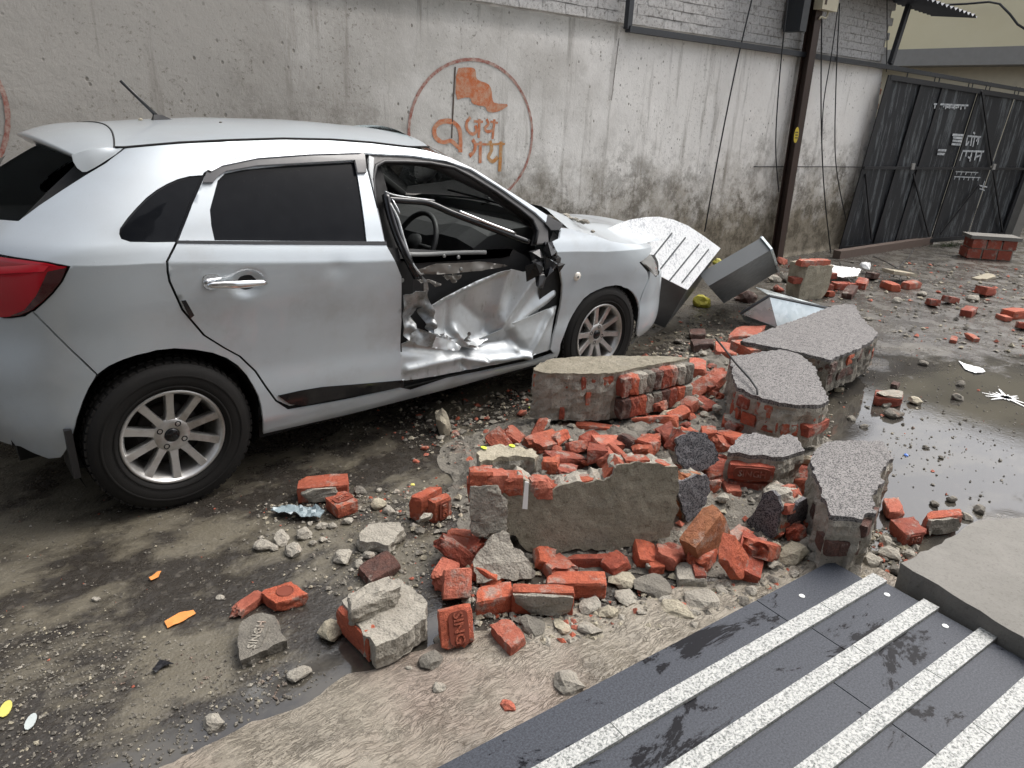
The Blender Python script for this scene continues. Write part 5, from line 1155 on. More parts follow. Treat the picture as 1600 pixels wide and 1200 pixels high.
def brk(label, a, b, c, ab, zb=0.0, mat='brick', z=None, broken=None, chips=5, name='brick_block', group=GB, cat='brick', grey=None, dz=(0, 0, 0)):
    """a, b, c: three top corners (front-left, front-right, back-right); ab: foot of the edge below a"""
    cnt[0] += 1
    if z is None: z = height(at_z(ab, zb), a)
    A, B, Cc = at_z(a, z+dz[0]), at_z(b, z+dz[1]), at_z(c, z+dz[2]); eu = B-A; ev = Cc-B; nr = np.cross(eu, ev); nr /= np.linalg.norm(nr)
    if nr[2] < 0: nr = -nr
    th = max(.03, z-zb); cen = A+eu/2+ev/2-nr*th/2
    o = roughbox(name, cen, eu/2, ev/2, nr*th/2, MT[mat], None, seed=cnt[0]*37+5, chips=chips, n=6, amp=.0035, broken=broken)
    piv = Vector(cen-np.array([0, 0, th/2]))
    for vv_ in o.data.vertices: vv_.co -= piv
    o.location = piv; tag(o, label, cat, group)
    info = dict(o=o, c=cen, eu=eu, ev=ev, n=nr, th=th, A=A, B=B)
    if grey:   # mortar left on a face: 'front', 'top', 'right'
        for gname in grey if isinstance(grey, (list, tuple)) else [grey]:
            fu, fv, fo, q = {'front': (eu*.47, nr*th*.42, -ev/np.linalg.norm(ev), cen-ev/2), 'top': (eu*.46, ev*.44, nr, cen+nr*th/2), 'right': (ev*.46, nr*th*.45, eu/np.linalg.norm(eu), cen+eu/2), 'left': (ev*.46, nr*th*.45, -eu/np.linalg.norm(eu), cen-eu/2)}[gname]
            if gname in ('front',) : fo = -(ev-eu*(ev@eu)/(eu@eu)); fo /= np.linalg.norm(fo)
            roughbox('mortar_layer', q+fo*.003, fu, fv, fo*.008, MT['mortar'], o, seed=cnt[0]*11+3, chips=4, n=6, amp=.006, chipk=.5)
    return info
def lump_mesh(seed, flat=.7, sub=2, amp=.25):
    import bmesh
    bm = bmesh.new(); bmesh.ops.create_icosphere(bm, subdivisions=sub, radius=1.0); r = np.random.default_rng(seed); st = r.uniform(.7, 1.3, 3); st[2] = flat
    cuts = [(lambda d: d/np.linalg.norm(d))(r.normal(size=3)) for _ in range(7)]
    for v in bm.verts:
        p = np.array(v.co); 
        for d in cuts:
            ex = p @ d-.72
            if ex > 0: p = p-d*ex
        p = p*(1+amp*fbm((p[0]+seed, p[1], p[2]), 1.6)); v.co = Vector(p*st)
    me = bpy.data.meshes.new('lump'); bm.to_mesh(me); bm.free(); return me
_lm = {}
def lump(px, r_px, mat='mortar', label='', group='', flat=.7, z=0.0, name='mortar_lump', cat='rubble', asp=1.0, sub=2):
    s = random.randrange(8); key = (mat, s, round(flat, 1), sub)
    if key not in _lm:
        me = lump_mesh(s*5+1, flat, sub); me.materials.append(MT[mat]); _lm[key] = me
    g = at_z(px, z); zb_ = bed(g[0], g[1]); z = max(z, zb_); g = at_z(px, z); dep = CM[2] @ (g-CAM); r = r_px*dep/FPX
    o = bpy.data.objects.new(name, _lm[key]); C.objects.link(o); o.location = (g[0], g[1], z+r*flat*.45); o.scale = (r*asp, r/asp, r*.8); o.rotation_euler = (random.gauss(0, .2), random.gauss(0, .2), random.uniform(0, 6.28)); tag(o, label, cat, group)
    if group: LUMPS.append((o, px, r_px, mat))
    return o

LUMPS = []
# ---------------- big sections of the fallen wall
up_ = np.array([0, 0, 1.])
ZLEAN = (height(at_z((748,845), .03), (741,744))+.012, height(at_z((1046,842), .03), (1060,740))+.012)
chunk('wall_section', 'large tan rendered wall section lying flat in front of the front wheel', [(833,578),(842,568),(862,560),(910,557),(960,556),(1030,556),(1078,559),(1060,563),(1040,566),(1014,571),(990,575),(970,581),(935,584),(900,583.5),(865,583),(843,581)], .345, .27, 'tan', 'mortar', .012, 3, bmat='brick_b', p_skip=.55, blen=.085, course=.085, edge=.008)
flat_ = [o for o in bpy.data.objects if o.name.startswith('wall_section')][-1]
for i, k in enumerate(np.linspace(.04, .96, 9)):
    a = at_z((972+106*k, 583-22*k), .345); b = at_z((1078, 562), .345)-at_z((972, 583), .345); b /= np.linalg.norm(b); ot = np.array([b[1], -b[0], 0])
    for j in range(2): roughbox('brick', a+ot*(.0+.012*((i*3+j) % 3))+up_*(-.075-.12*j), b*.034, ot*.035, up_*.055, MT[('brick_b', 'mortar_dark', 'brick', 'brick_dark', 'mortar')[(i*2+j*3) % 5]], flat_, seed=800+i*2+j, chips=5, n=5, amp=.005, chipk=.3)
chunk('wall_section', 'large upright tan rendered wall section leaning amid the bricks', [(741,744),(760,760),(778,752),(797,758),(812,749),(830,756),(842,772),(862,768),(884,754),(915,751),(944,752),(958,742),(966,728),(984,723),(1010,723),(1058,730),(1062,745),(1058,800),(1046,838),(1000,850),(960,861),(900,858),(862,868),(842,870),(820,858),(806,838),(780,836),(748,842)], [(741,744,ZLEAN[0]),(1060,740,ZLEAN[1]),(900,862,.03)], .125, 'tan', 'mortar', .012, 11, bmat='brick', p_skip=.08, blen=.22, course=.11, edge=.012, face=.003)
chunk('wall_section', 'pebble-dashed grey wall section lying farthest from the ramp', [(1156,532),(1200,515),(1254,496),(1306,476),(1334,475),(1340,484),(1346,496),(1358,508),(1372,520),(1366,527),(1360,534),(1330,549),(1298,562),(1276,557),(1254,551),(1220,544),(1190,539)], .30, .22, 'dash', 'mortar_dark', .02, 21, bmat='brick_dark', p_skip=.35, blen=.23)
chunk('wall_section', 'pebble-dashed grey wall section with a bent wire across it', [(1141,557),(1180,551),(1220,546),(1246,552),(1262,562),(1272,573),(1284,600),(1295,626),(1286,632),(1246,633),(1218,629),(1192,622),(1170,613),(1150,603),(1144,580)], .30, .24, 'dash', 'mortar', .022, 31, bmat='brick_b', p_skip=.35, blen=.2)
chunk('wall_section', 'tall pebble-dashed wall section standing nearest the concrete slab', [(1266,718),(1276,700),(1292,690),(1335,687),(1378,690),(1395,714),(1385,726),(1375,736),(1382,752),(1370,764),(1362,774),(1370,802),(1355,803),(1340,809),(1318,806),(1298,804),(1291,786),(1285,768)], .26, .25, 'dash', 'mortar', .02, 41, bmat='brick_dark', p_skip=.4, blen=.2)
blk = chunk('wall_section', 'pebble-dashed block of two bricks with a lettered brick facing the camera', [(1138,706),(1148,690),(1160,679),(1180,676),(1196,679),(1210,685),(1222,679),(1232,677),(1246,684),(1258,703),(1240,709),(1220,715),(1196,711),(1165,709)], .235, .17, 'dash', 'mortar', .022, 51, bricks=False)
A, B = at_z((1140,722), .20), at_z((1214,728), .20); e = (B-A); L_ = np.linalg.norm(e); e /= L_; ot = np.array([e[1], -e[0], 0]); up = np.array([0, 0, 1.])
for i in range(2):
    c = (A+B)/2-ot*.035+up*(-.045-.085*i); roughbox('brick', c, e*(L_/2-.004), ot*.042, up*.038, MT['brick_b'], blk, seed=70+i, chips=2, n=4)
stamp('SINGH', (A+B)/2+ot*.0095+up*-.045, e, up, ot, .042, blk, L_*.78, frogmat='brick_b')
r = chunk('wall_section', 'upright pebble-dashed fragment between the tan sections', [(1058,686),(1070,679),(1084,676),(1098,676),(1107,679),(1114,690),(1119,704),(1124,719),(1112,727),(1102,734),(1086,737),(1074,738),(1064,724),(1056,710)], [(1060,686,.27),(1112,684,.27),(1088,738,.13)], .09, 'dash_dark', 'mortar', .016, 61, p_skip=.2, blen=.12)
chunk('wall_section', 'small dark pebble-dashed fragment beside the upright tan section', [(1055,756),(1072,750),(1090,744),(1104,741),(1108,754),(1110,768),(1103,785),(1094,799),(1085,808),(1076,814),(1068,798),(1060,780)], [(1055,756,.24),(1106,742,.24),(1078,814,.07)], .10, 'dash_dark', 'mortar', .014, 71, bmat='brick_orange', p_skip=.05, blen=.22)
chunk('wall_section', 'dark pebble-dashed fragment with salmon brick top by the orange brick', [(1192,772),(1208,768),(1216,775),(1220,786),(1218,810),(1214,833),(1204,842),(1195,845),(1180,838),(1170,832),(1168,815),(1180,793)], [(1192,772,.20),(1220,786,.20),(1190,845,.01)], .17, 'dash_dark', 'mortar', .016, 81, bmat='brick_pale', p_skip=0, blen=.11, course=.075)
chunk('wall_section', 'dark pebble-dashed fragment with salmon brick top next to the tall section', [(1238,798),(1252,782),(1262,778),(1263,796),(1259,813),(1250,827),(1240,832),(1232,830),(1233,812)], [(1238,798,.16),(1262,778,.19),(1240,832,.02)], .15, 'dash_dark', 'mortar', .016, 91, bmat='brick_pale', p_skip=0, blen=.11, course=.075)
chunk('mortar_block', 'rounded pale mortar block lying behind the upright tan section', [(746,708),(756,698),(772,695),(790,695),(812,698),(832,702),(842,712),(836,716),(815,712),(790,714),(765,718),(750,722)], .15, .13, 'mortar_tan', 'mortar', .02, 101, bricks=False, edge=.012, face=.008, skinname='top_face', cat='rubble', group='mortar blocks')
chunk('mortar_block', 'pointed grey mortar wedge leaning on the upright tan section', [(738,880),(752,858),(764,840),(774,831),(786,827),(795,835),(798,846),(803,855),(818,861),(823,874),(830,888),(836,900),(824,905),(812,906),(790,905),(768,908),(745,911)], [(786,827,.16),(742,908,.03),(832,902,.03)], .07, 'mortar', 'mortar', .02, 111, bricks=False, edge=.012, face=.010, skinname='top_face', cat='rubble', group='mortar blocks')
chunk('mortar_block', 'grey stone lettered slab of frog mortar by the broken bricks', [(371,982),(379,970),(394,960),(410,956),(430,958),(433,972),(440,985),(448,998),(428,1008),(412,1018),(398,1026),(376,1036),(371,1012)], [(372,980,.05),(430,960,.06),(390,1028,.03)], .045, 'mortar_dark', 'mortar_dark', .015, 121, bricks=False, edge=.006, face=.003, skinname='top_face', cat='rubble', group='mortar blocks')
n_, d_ = plane_of([(372,980,.05),(430,960,.06),(390,1028,.03)]); cS = on_plane((402,994), n_, d_); rS = on_plane((414,966), n_, d_)-on_plane((392,1020), n_, d_)
stamp('SINGH', cS+n_*.003, rS, np.cross(n_, rS), n_, .036, [o for o in bpy.data.objects if o.name.startswith('mortar_block')][-1], .10, mat='mortar_dark', frogmat='mortar')
fb = chunk('brick_fragment', 'brick topped with a thick ridge of rough grey mortar nearest the pavement edge', [(534,940),(556,925),(590,910),(622,905),(645,920),(662,934),(668,940),(662,965),(640,985),(612,1000),(586,1012),(560,978)], .10, .085, 'mortar', 'mortar', .03, 131, bricks=False, edge=.010, face=.010, skinname='mortar_top', cat='brick', group=GB)
A, B = at_z((528,962), .055), at_z((580,1014), .055); e = (B-A); L_ = np.linalg.norm(e); e /= L_; ot = np.array([e[1], -e[0], 0]); ot = ot if ot @ (CAM-A) > 0 else -ot
roughbox('brick', (A+B)/2-ot*.03+up*-.005, e*(L_/2), ot*.04, up*.045, MT['brick'], fb, seed=77, chips=2, n=5)
nsk = [at_z(p, .15) for p in ((540,938),(560,922),(600,902),(624,898),(634,908),(628,926),(604,930),(582,944),(566,956),(556,950))]
roughbox('mortar_ridge', (nsk[0]+nsk[3])/2+up*-.03+(nsk[8]-nsk[1])*.32, (nsk[3]-nsk[0])*.46, (nsk[8]-nsk[1])*.40, up*.045, MT['mortar'], fb, seed=88, chips=6, n=7, amp=.010, chipk=.35)
chunk('mortar_block', 'flat pale mortar piece with pink traces beside the small stones', [(561,836),(576,819),(600,816),(624,815),(631,827),(618,842),(607,852),(585,848),(562,846)], .05, .045, 'mortar', 'mortar', .015, 141, bricks=False, edge=.008, face=.006, skinname='top_face', cat='rubble', group='mortar blocks')

up_sec = [o for o in bpy.data.objects if o.name.startswith('wall_section.001')][0]
n_, d_ = plane_of([(741,744,ZLEAN[0]),(1060,740,ZLEAN[1]),(900,862,.03)])
for i, (x, y, w_, h_) in enumerate(((757,790,.055,.13),(768,812,.06,.08),(752,825,.04,.05),(778,785,.035,.05),(765,765,.04,.03))):
    c_ = on_plane((x, y), n_, d_); uu, vv_ = basis(n_); roughbox('mortar_layer', c_+n_*.002, uu*w_, vv_*h_*.6, n_*.012, MT['mortar'], up_sec, seed=820+i, chips=6, n=7, amp=.006, chipk=.4)
for i, (x, y) in enumerate(((752,752),(776,757),(800,760),(846,766))):
    c_ = on_plane((x, y), n_, d_); uu, vv_ = basis(n_); roughbox('brick', c_-n_*.045, uu*.045, vv_*.038, n_*.05, MT['brick_pale' if i % 2 else 'brick'], up_sec, seed=840+i, chips=5, n=5, amp=.006, chipk=.35)
# bed of mortar dust and broken stuff under the heap
MP = [(690,700),(800,655),(880,650),(1010,600),(1090,548),(1140,535),(1230,640),(1300,690),(1300,860),(1180,900),(1010,900),(800,890),(730,850),(700,770)]
MG = np.array([at_z(p)[:2] for p in MP])
def bed(x, y):
    e = np.roll(MG, -1, 0)-MG; q = np.array([x, y])-MG; k = np.clip((q*e).sum(1)/(e*e).sum(1), 0, 1); d = np.linalg.norm(q-e*k[:, None], axis=1).min()
    return float(.085*sm(0, .38, d)*(.75+.6*mnoise.noise((x*4, y*4, 0)))+.022*sm(0, .06, d)*(fbm((x, y, 0), 16)+.4)) if inpoly(x, y, MG) else 0.0
MB_ = resample(MG, .03); MB_ = MB_+np.array([[.07*mnoise.noise((p[0]*5, p[1]*5, 3))+.02*mnoise.noise((p[0]*25, p[1]*25, 3)), .07*mnoise.noise((p[0]*5, p[1]*5, 6))+.02*mnoise.noise((p[0]*25, p[1]*25, 6))] for p in MB_])
V, F, L = fill(MB_, .03); obj('rubble_bed', [(x, y, bed(x, y)+.003) for x, y in V], F, MT['mortar_dark']); tag(bpy.data.objects['rubble_bed'], 'bed of damp mortar dust and broken stuff under the brick heap', 'rubble', kind='stuff')
def frag(px, L3, mat, z=None, name='brick_fragment'):
    g = at_z(px); z = bed(g[0], g[1]) if z is None else z; g = at_z(px, z); r = np.random.default_rng(int(px[0]*7+px[1])); a = r.uniform(0, 6.28); tl_, tm_ = r.normal(0, .3), r.normal(0, .3); R_ = np.array(Matrix.Rotation(a, 3, 'Z') @ Matrix.Rotation(tl_, 3, 'X') @ Matrix.Rotation(tm_, 3, 'Y')); L3 = np.array(L3)/2
    o = roughbox(name, (0, 0, 0), R_[:,0]*L3[0], R_[:,1]*L3[1], R_[:,2]*L3[2], MT[mat], None, seed=int(px[0]*3+px[1]), chips=5, n=5, amp=.004, broken=(0, 1), chipk=.28); o.location = (g[0], g[1], z+L3[2]*.75+abs(tl_)*L3[1]*.5); tag(o, 'broken brick', 'brick', 'brick fragments in the heap'); LUMPS.append((o, px, max(L3)*190, mat)); return o
for x, y, mt in ((840,712,'brick_pale'),(872,692,'brick'),(925,700,'brick_b'),(960,716,'brick'),(1000,720,'brick_pale'),(1015,700,'brick'),(1040,690,'brick_b'),(1060,655,'brick'),(1075,640,'brick_pale'),(1100,640,'brick_b'),(1120,628,'brick'),(1108,612,'brick_pale'),(1095,590,'brick_b'),(1120,590,'brick'),(1146,672,'brick_b'),(1124,704,'brick'),(1130,728,'brick_b'),(1145,745,'brick'),(1120,758,'brick_pale'),(1100,770,'brick'),(1165,756,'brick_b'),(1240,772,'brick_pale'),(1262,756,'brick_b'),(1262,735,'brick'),(980,700,'brick_dark'),(900,705,'brick_pale'),(860,735,'brick'),(885,745,'brick_b'),(945,728,'brick_pale'),(1075,690,'brick'),(1040,880,'brick_pale'),(1005,876,'brick'),(960,890,'brick_b'),(850,880,'brick'),(870,895,'brick_pale'),(1095,880,'brick'),(1115,850,'brick_b'),(1150,850,'brick'),(760,905,'brick'),(735,870,'brick_b'),(722,850,'brick'),(1180,870,'brick_b'),(1270,830,'brick'),(1240,840,'brick_b'),(1000,650,'brick_b'),(1050,622,'brick'),(1030,640,'brick_pale'),(800,690,'brick_pale'),(780,700,'brick')):
    r_ = random.Random(x*3+y); frag((x, y), (r_.uniform(.07, .14), r_.uniform(.06, .10), r_.uniform(.045, .07)), mt)

for x, y, mt in ((850,702,'brick'),(934,716,'brick_b'),(1008,708,'brick'),(1062,632,'brick'),(1112,604,'brick_pale'),(1140,694,'brick'),(1122,744,'brick_b'),(1168,884,'brick_b'),(1250,768,'brick'),(716,876,'brick_b'),(1028,668,'brick'),(956,704,'brick_pale'),(1090,618,'brick'),(1190,868,'brick'),(880,728,'brick_b')):
    frag((x, y), (.205, .10, .068), mt, name='brick_block')
# ---------------- bricks one by one
brk('whole red brick with grey mortar on its front, nearest the rear wheel', (463,763),(544,757),(544,738),(463,788), grey='front')
q = brk('small half brick with raised letters beside the mortared brick', (527.5,794),(560,781),(540,766),(527.5,813), broken=(1, 1))
stamp('SIN', q['c']+q['n']*(q['th']/2+.002)+q['eu']*.05, q['eu'], np.cross(q['n'], q['eu']), q['n'], .036, q['o'], .085)
brk('left brick of the mortared upright pair beside the tan section', (638,776),(659,778),(692,761),(641,814))
q = brk('right lettered brick of the mortared upright pair beside the tan section', (680,786),(706,774),(694,769),(680,819))
fo = -(q['ev']-q['eu']*(q['ev']@q['eu'])/(q['eu']@q['eu'])); fo /= np.linalg.norm(fo)
stamp('ING', q['c']-q['ev']/2+fo*.003, q['n']*-1, q['eu'], fo, .034, q['o'], .08)
lump((664,812), 11, 'mortar', 'mortar wedge between the two upright bricks of the pair', 'mortar lumps in the pile', .9, .05)
brk('salmon brick with mortar skirt above the broken pink brick', (694,850),(733,853),(738,826),(694,868), mat='brick_pale', grey='front')
brk('broken pink brick end at the left tip of the pile', (700,908),(719,879),(692,867),(700,930), mat='brick_pale', broken=(0, -1))
brk('rough red brick leaning against the broken pink end', (692,938),(737,934),(738,886),(694,944), z=.07, mat='brick_pale', dz=(-.03, -.03, .05))
brk('long red brick left of the grey frogged brick', (744,941),(801,930),(799,906),(748,969), mat='brick')
brk('red brick with its front frog filled with grey mortar', (800,924),(898,927),(897,913),(802,960), mat='brick', grey='front')
brk('red brick with a crust of mortar behind the grey frogged brick', (855,911),(949,911),(946,891),(857,938), mat='brick')
brk('dull red brick wedged under the upright tan section', (884,874),(980,872),(977,864),(885,891), mat='brick_b')
q = brk('upright red brick with its maker name facing the camera', (684,1020),(712,1014),(741,998),(694,1026), z=.05)
bpy.data.objects.remove(q['o'])
n_, d_ = plane_of([(684,952,.125),(738,947,.125),(700,1020,.012)]); P = [on_plane(p, n_, d_) for p in ((683,952),(738,947),(741,1000),(692,1022))]
c = sum(P)/4; ex = ((P[1]-P[0])+(P[2]-P[3]))/4; ey = ((P[0]-P[3])+(P[1]-P[2]))/4
ub = roughbox('brick_block', c-n_*.035, ex, ey, n_*.035, MT['brick'], None, seed=901, chips=3, n=6, broken=(1, -1)); tag(ub, 'upright red brick with its maker name facing the camera', 'brick', GB)
stamp('SING', c+ex*.12+n_*.002-ey*.05, -ey, ex, n_, .044, ub, 2*np.linalg.norm(ey)*.86)
brk('jagged red half brick on the pavement apron', (798,1012),(823,993),(793,962),(801,1029), broken=(1, 1), chips=5, mat='brick_pale')
brk('red brick with a grey left face in front of the dark fragment', (1017,887),(1040,885),(1027,856),(1018,901), grey='left')
brk('red brick sooted dark at one end under the orange brick', (1061,877),(1097,866),(1048,846),(1062,889), mat='brick_b')
brk('tilted orange weathered brick leaning on the salmon-topped fragment', (1059,841),(1087,857),(1133,796),(1061,852), z=.17, mat='brick_orange', dz=(-.04, -.04, .06))
V0 = at_z((1137,877), .11); E1 = at_z((1117,871), .115)-V0; E2 = at_z((1149,836), .18)-V0; E3 = at_z((1161,913), .012)-V0
tag(roughbox('brick_block', V0+(E1+E2+E3)/2, E1/2, E2/2, E3/2, MT['brick'], None, seed=555, chips=3, n=5), 'red brick standing on its corner at the right tip of the pile', 'brick', GB)
q = brk('mortar-crusted brick lump with a deep red core in the front row', (1060,905),(1108,906),(1100,878),(1062,918), mat='mortar'); roughbox('brick_core', q['c']+q['eu']*.24+q['n']*.012, q['eu']*.2, q['ev']*.42, q['n']*q['th']*.48, MT['brick_b'], q['o'], seed=31, chips=3)
brk('damp red brick under the flat tan section', (897,663),(965,671),(969,664),(896,682), mat='brick')
q = brk('lettered red brick under the right end of the flat tan section', (984,667),(1031,674),(1045,668),(983,683), mat='brick')
brk('short orange brick end behind the upright pebble-dashed fragment', (1028,680),(1062,684),(1064,673),(1028,692), mat='brick_orange')
brk('tilted red brick with a mortar side at the left end of the flat section', (824,690),(842,690),(860,652),(826,702), z=.13, grey='right', dz=(-.05, -.05, .05))
brk('small red brick with grey front behind the upright tan section', (893,717),(908,718),(927,708),(893,735), mat='brick', grey='front')
brk('pinkish broken brick behind the upright tan section', (862,740),(890,742),(896,727),(862,752), mat='brick_pale', broken=(0, 1))
brk('salmon brick shard leaning on the top of the upright tan section', (806,738),(838,744),(824,722),(806,756), mat='brick_pale', broken=(0, 1), chips=5)
brk('red broken wedge beside the frogged half brick', (368,960),(412,930),(404,918),(366,972), mat='brick_pale', broken=(0, -1), chips=6)
q = brk('red half brick with a round frog beside the lettered grey slab', (431,942),(483,927),(454,908),(431,959))
m = MB(); cc = q['c']+q['n']*(q['th']/2+.001)+q['eu']*.05; m.lathe([(0, .001), (.024, .001), (.028, .003), (.031, .0)], cc, q['n'], 24); m.build('frog', MT['letters'], q['o'])
brk('burnt dark brown brick behind the mortar-ridged brick', (580,908),(627,880),(604,858),(580,922), mat='brick_dark')
q = brk('weathered half brick with a lettered end near the concrete slab', (1416,836),(1450,830),(1424,806),(1416,856), mat='brick_b', broken=(0, 1)); stamp('NG', q['c']-q['ev']*.5+q['n']*.0, q['eu'], q['n'], -q['ev']+q['eu']*(q['ev']@q['eu'])/(q['eu']@q['eu']), .03, q['o'], .06, frogmat='brick_pale')
brk('bright red brick with a grey mortar side nearest the concrete slab', (1450,810),(1506,804),(1500,793),(1452,838), mat='brick', grey='front')
brk('shadowed brick behind the tall pebble-dashed section', (1390,800),(1415,798),(1404,776),(1392,815), mat='brick_pale')
brk('grey-topped red brick alone in the wet lane', (1366,620),(1411,624),(1412,612),(1367,634), mat='brick_b', grey='top')
brk('brick with a mortar cap left of the lettered block', (1128,657),(1180,668),(1182,655),(1128,672), mat='brick', zb=.06, grey='top')
brk('small red brick stub behind the upright dash fragment', (1098,677),(1122,676),(1118,664),(1098,690), mat='brick', zb=.05)
brk('red brick rubble piece right of the upright dash fragment', (1118,700),(1146,698),(1140,684),(1118,716), mat='brick_pale', broken=(0, 1), zb=.04)
brk('bright red broken piece under the lettered block', (1106,746),(1140,740),(1136,726),(1106,760), mat='brick', broken=(0, 1), zb=.06, chips=5)
brk('pink brick corner below the lettered block', (1136,768),(1160,766),(1152,748),(1136,782), mat='brick_pale', zb=.05, chips=4)
brk('brick with pale worn face right of the flat tan section', (1076,574),(1104,578),(1104,560),(1077,602), mat='brick_pale')
brk('worn pale frogged brick under the farthest section', (1136,525),(1184,524),(1198,508),(1137,538), mat='brick_pale')
brk('pale brick end beside the bent wire', (1118,548),(1152,552),(1150,536),(1119,564), mat='brick_pale')
brk('dark frogged brick left of the bent wire', (1084,538),(1118,536),(1112,528),(1085,552), mat='brick_dark', grey=None)
brk('dark red brick near the front bumper', (1078,522),(1103,522),(1102,513),(1078,531), mat='brick_dark')
# far heap by the wall end
FH = 'far bricks by the wall end'
for i, (x, y, s, rz, mt, lab) in enumerate(((1345,449,1.0,.3,'brick_b','red brick in the middle of the far heap below the white sheet'),(1316,452,1.0,-.5,'brick_b','dull brick at the front left of the far heap'),(1390,452,1.0,.9,'brick','red brick with pale top at the right of the far heap'),(1362,436,.9,.1,'brick_dark','dark brick at the back of the far heap'),(1326,464,.9,.2,'brick_dark','dark brick lying low in front of the far heap'),(1422,450,1.0,-.15,'brick_pale','long pale brick at the right end of the far heap'),(1290,462,.7,1.2,'brick','small bright brick left of the far heap'),
        (1456,478,.8,.6,'brick_b','left brick of the small row in the wet lane'),(1484,474,.8,-.2,'brick_b','middle brick of the small row in the wet lane'),(1512,492,.9,.1,'brick_b','right brick of the small row in the wet lane'),(1538,462,1.1,-.1,'brick_b','red brick with a pale slab on it at the far right'),(1584,496,1.1,-.25,'brick','red brick cut by the right picture edge'),(1595,514,.7,.4,'brick_b','small dark brick cut by the right picture edge'),(1568,500,.6,.8,'brick_pale','pink brick scrap left of the brick at the right edge'),(1489,534,.45,.3,'brick_pale','round pink brick crumb in the wet lane'),(1518,531,.5,.9,'brick_pale','pointed pink brick crumb in the wet lane'),(1398,604,.4,.2,'brick_dark','small dark brick bit resting by the grey-topped brick'))):
    g = at_z((x, y)); L3 = np.array([.115, .056, .038])*s; cth, sth = math.cos(rz), math.sin(rz); tl_ = random.gauss(0, .15); o = roughbox('brick_block', (0, 0, 0), np.array([cth, sth, tl_])*L3[0], np.array([-sth, cth, 0])*L3[1], np.array([-tl_*cth, -tl_*sth, 1])*L3[2], MT[mt], None, seed=300+i, chips=4, n=4, broken=(0, 1) if s < .85 else None)
    o.location = (g[0], g[1], L3[2]+abs(tl_)*L3[0]*.8-.006); tag(o, lab, 'brick', FH)
g = at_z((1534, 452)); m = roughbox('stone_flake', (g[0], g[1], .13), (.17, -.02, .01), (.01, .06, 0), (0, 0, .012), MT['mortar_tan'], None, seed=44, chips=5, n=5); tag(m, 'thin pale slab lying on the red brick at the far right', 'slab')
tag(roughbox('brick_block', at_z((1402, 440))+up*.10, (.20, -.05, -.03), (.03, .08, 0), (0, 0, .02), MT['mortar_tan'], None, seed=45, chips=5, n=5), 'long pale plaster flake lying over the far heap', 'rubble', 'far rubble')
# broken pier stub
a, b = at_z((1246,468)), at_z((1293,467)); e = b-a; L_ = np.linalg.norm(e); e /= L_; bk = np.array([-e[1], e[0], 0]); bk = bk if bk @ (a-CAM) > 0 else -bk
ht = height(a, (1252,411)); st = tag(empty('broken_pier', tuple((a+b)/2+bk*.12)), 'pale broken brick pier stub standing behind the metal hood', 'pier')
roughbox('plastered_core', (a+b)/2+bk*.12+up*ht*.46, e*L_*.48, bk*.12, up*ht*.47, MT['mortar_tan'], st, seed=3, chips=5, n=9, amp=.008, chipk=.22)
for i, (k1, k2) in enumerate(((.2, .97), (.62, .98), (.05, .5), (.9, .3), (.93, .62))): roughbox('brick', a+e*L_*k1+bk*.06+up*(ht*k2), e*.09, bk*.05, up*.03, MT['brick_pale' if i < 2 else 'brick_b'], st, seed=9+i, chips=4, n=4)

# ---------------- loose lumps (countable stones)
L1 = 'small pale stone loose on the road between the rear wheel and the pile'
for x, y, r_, mt in ((413,856,14,'mortar'),(441,846,16,'mortar'),(475,838,14,'mortar'),(460,864,16,'mortar'),(489,851,8,'mortar'),(504,825,9,'mortar'),(519,824,8,'mortar'),(536,874,17,'mortar'),(543,817,10,'mortar'),(590,792,15,'mortar_tan'),(608,800,10,'mortar'),(657,832,9,'mortar'),(563,770,11,'mortar_dark'),(592,768,6,'mortar'),(560,884,9,'mortar'),(575,870,10,'mortar'),(428,858,8,'mortar'),(505,845,7,'mortar'),(484,820,6,'mortar'),(470,800,5,'mortar'),(620,770,6,'mortar')):
    lump((x, y), r_, mt, L1, 'stones on the road', .75)
for x, y, r_, mt, lab in ((520,990,24,'mortar_tan','square tan stone left of the mortar-ridged brick'),(468,1056,17,'mortar','upright pale stone at the wet pavement edge'),(672,1036,20,'mortar_dark','flat grey stone below the upright lettered brick'),(685,1078,13,'mortar','small mortar crumb alone on the pavement apron'),(886,1072,24,'mortar','mortar lump with dark underside near the ramp edge'),(793,1106,13,'brick_pale','small red brick chip alone on the pavement apron'),(333,1132,16,'mortar','grey pebble at the lower left in the wet grit'),(410,932,4,'mortar','tiny stone above the red wedge'),(344,935,6,'mortar','small grey stone left of the red wedge'),(692,676,16,'mortar_tan','thin upright mortar spike on the road behind the pile'),(640,1046,7,'mortar','small stone beside the flat grey stone'),(655,975,14,'mortar_dark','dark stone left of the upright lettered brick'),(150,938,7,'mortar','lone pebble on the muddy road at the left')):
    lump((x, y), r_, mt, lab, None, .7 if 'spike' not in lab else 2.4)
L2 = 'grey mortar lump in the front edge of the pile above the ramp'
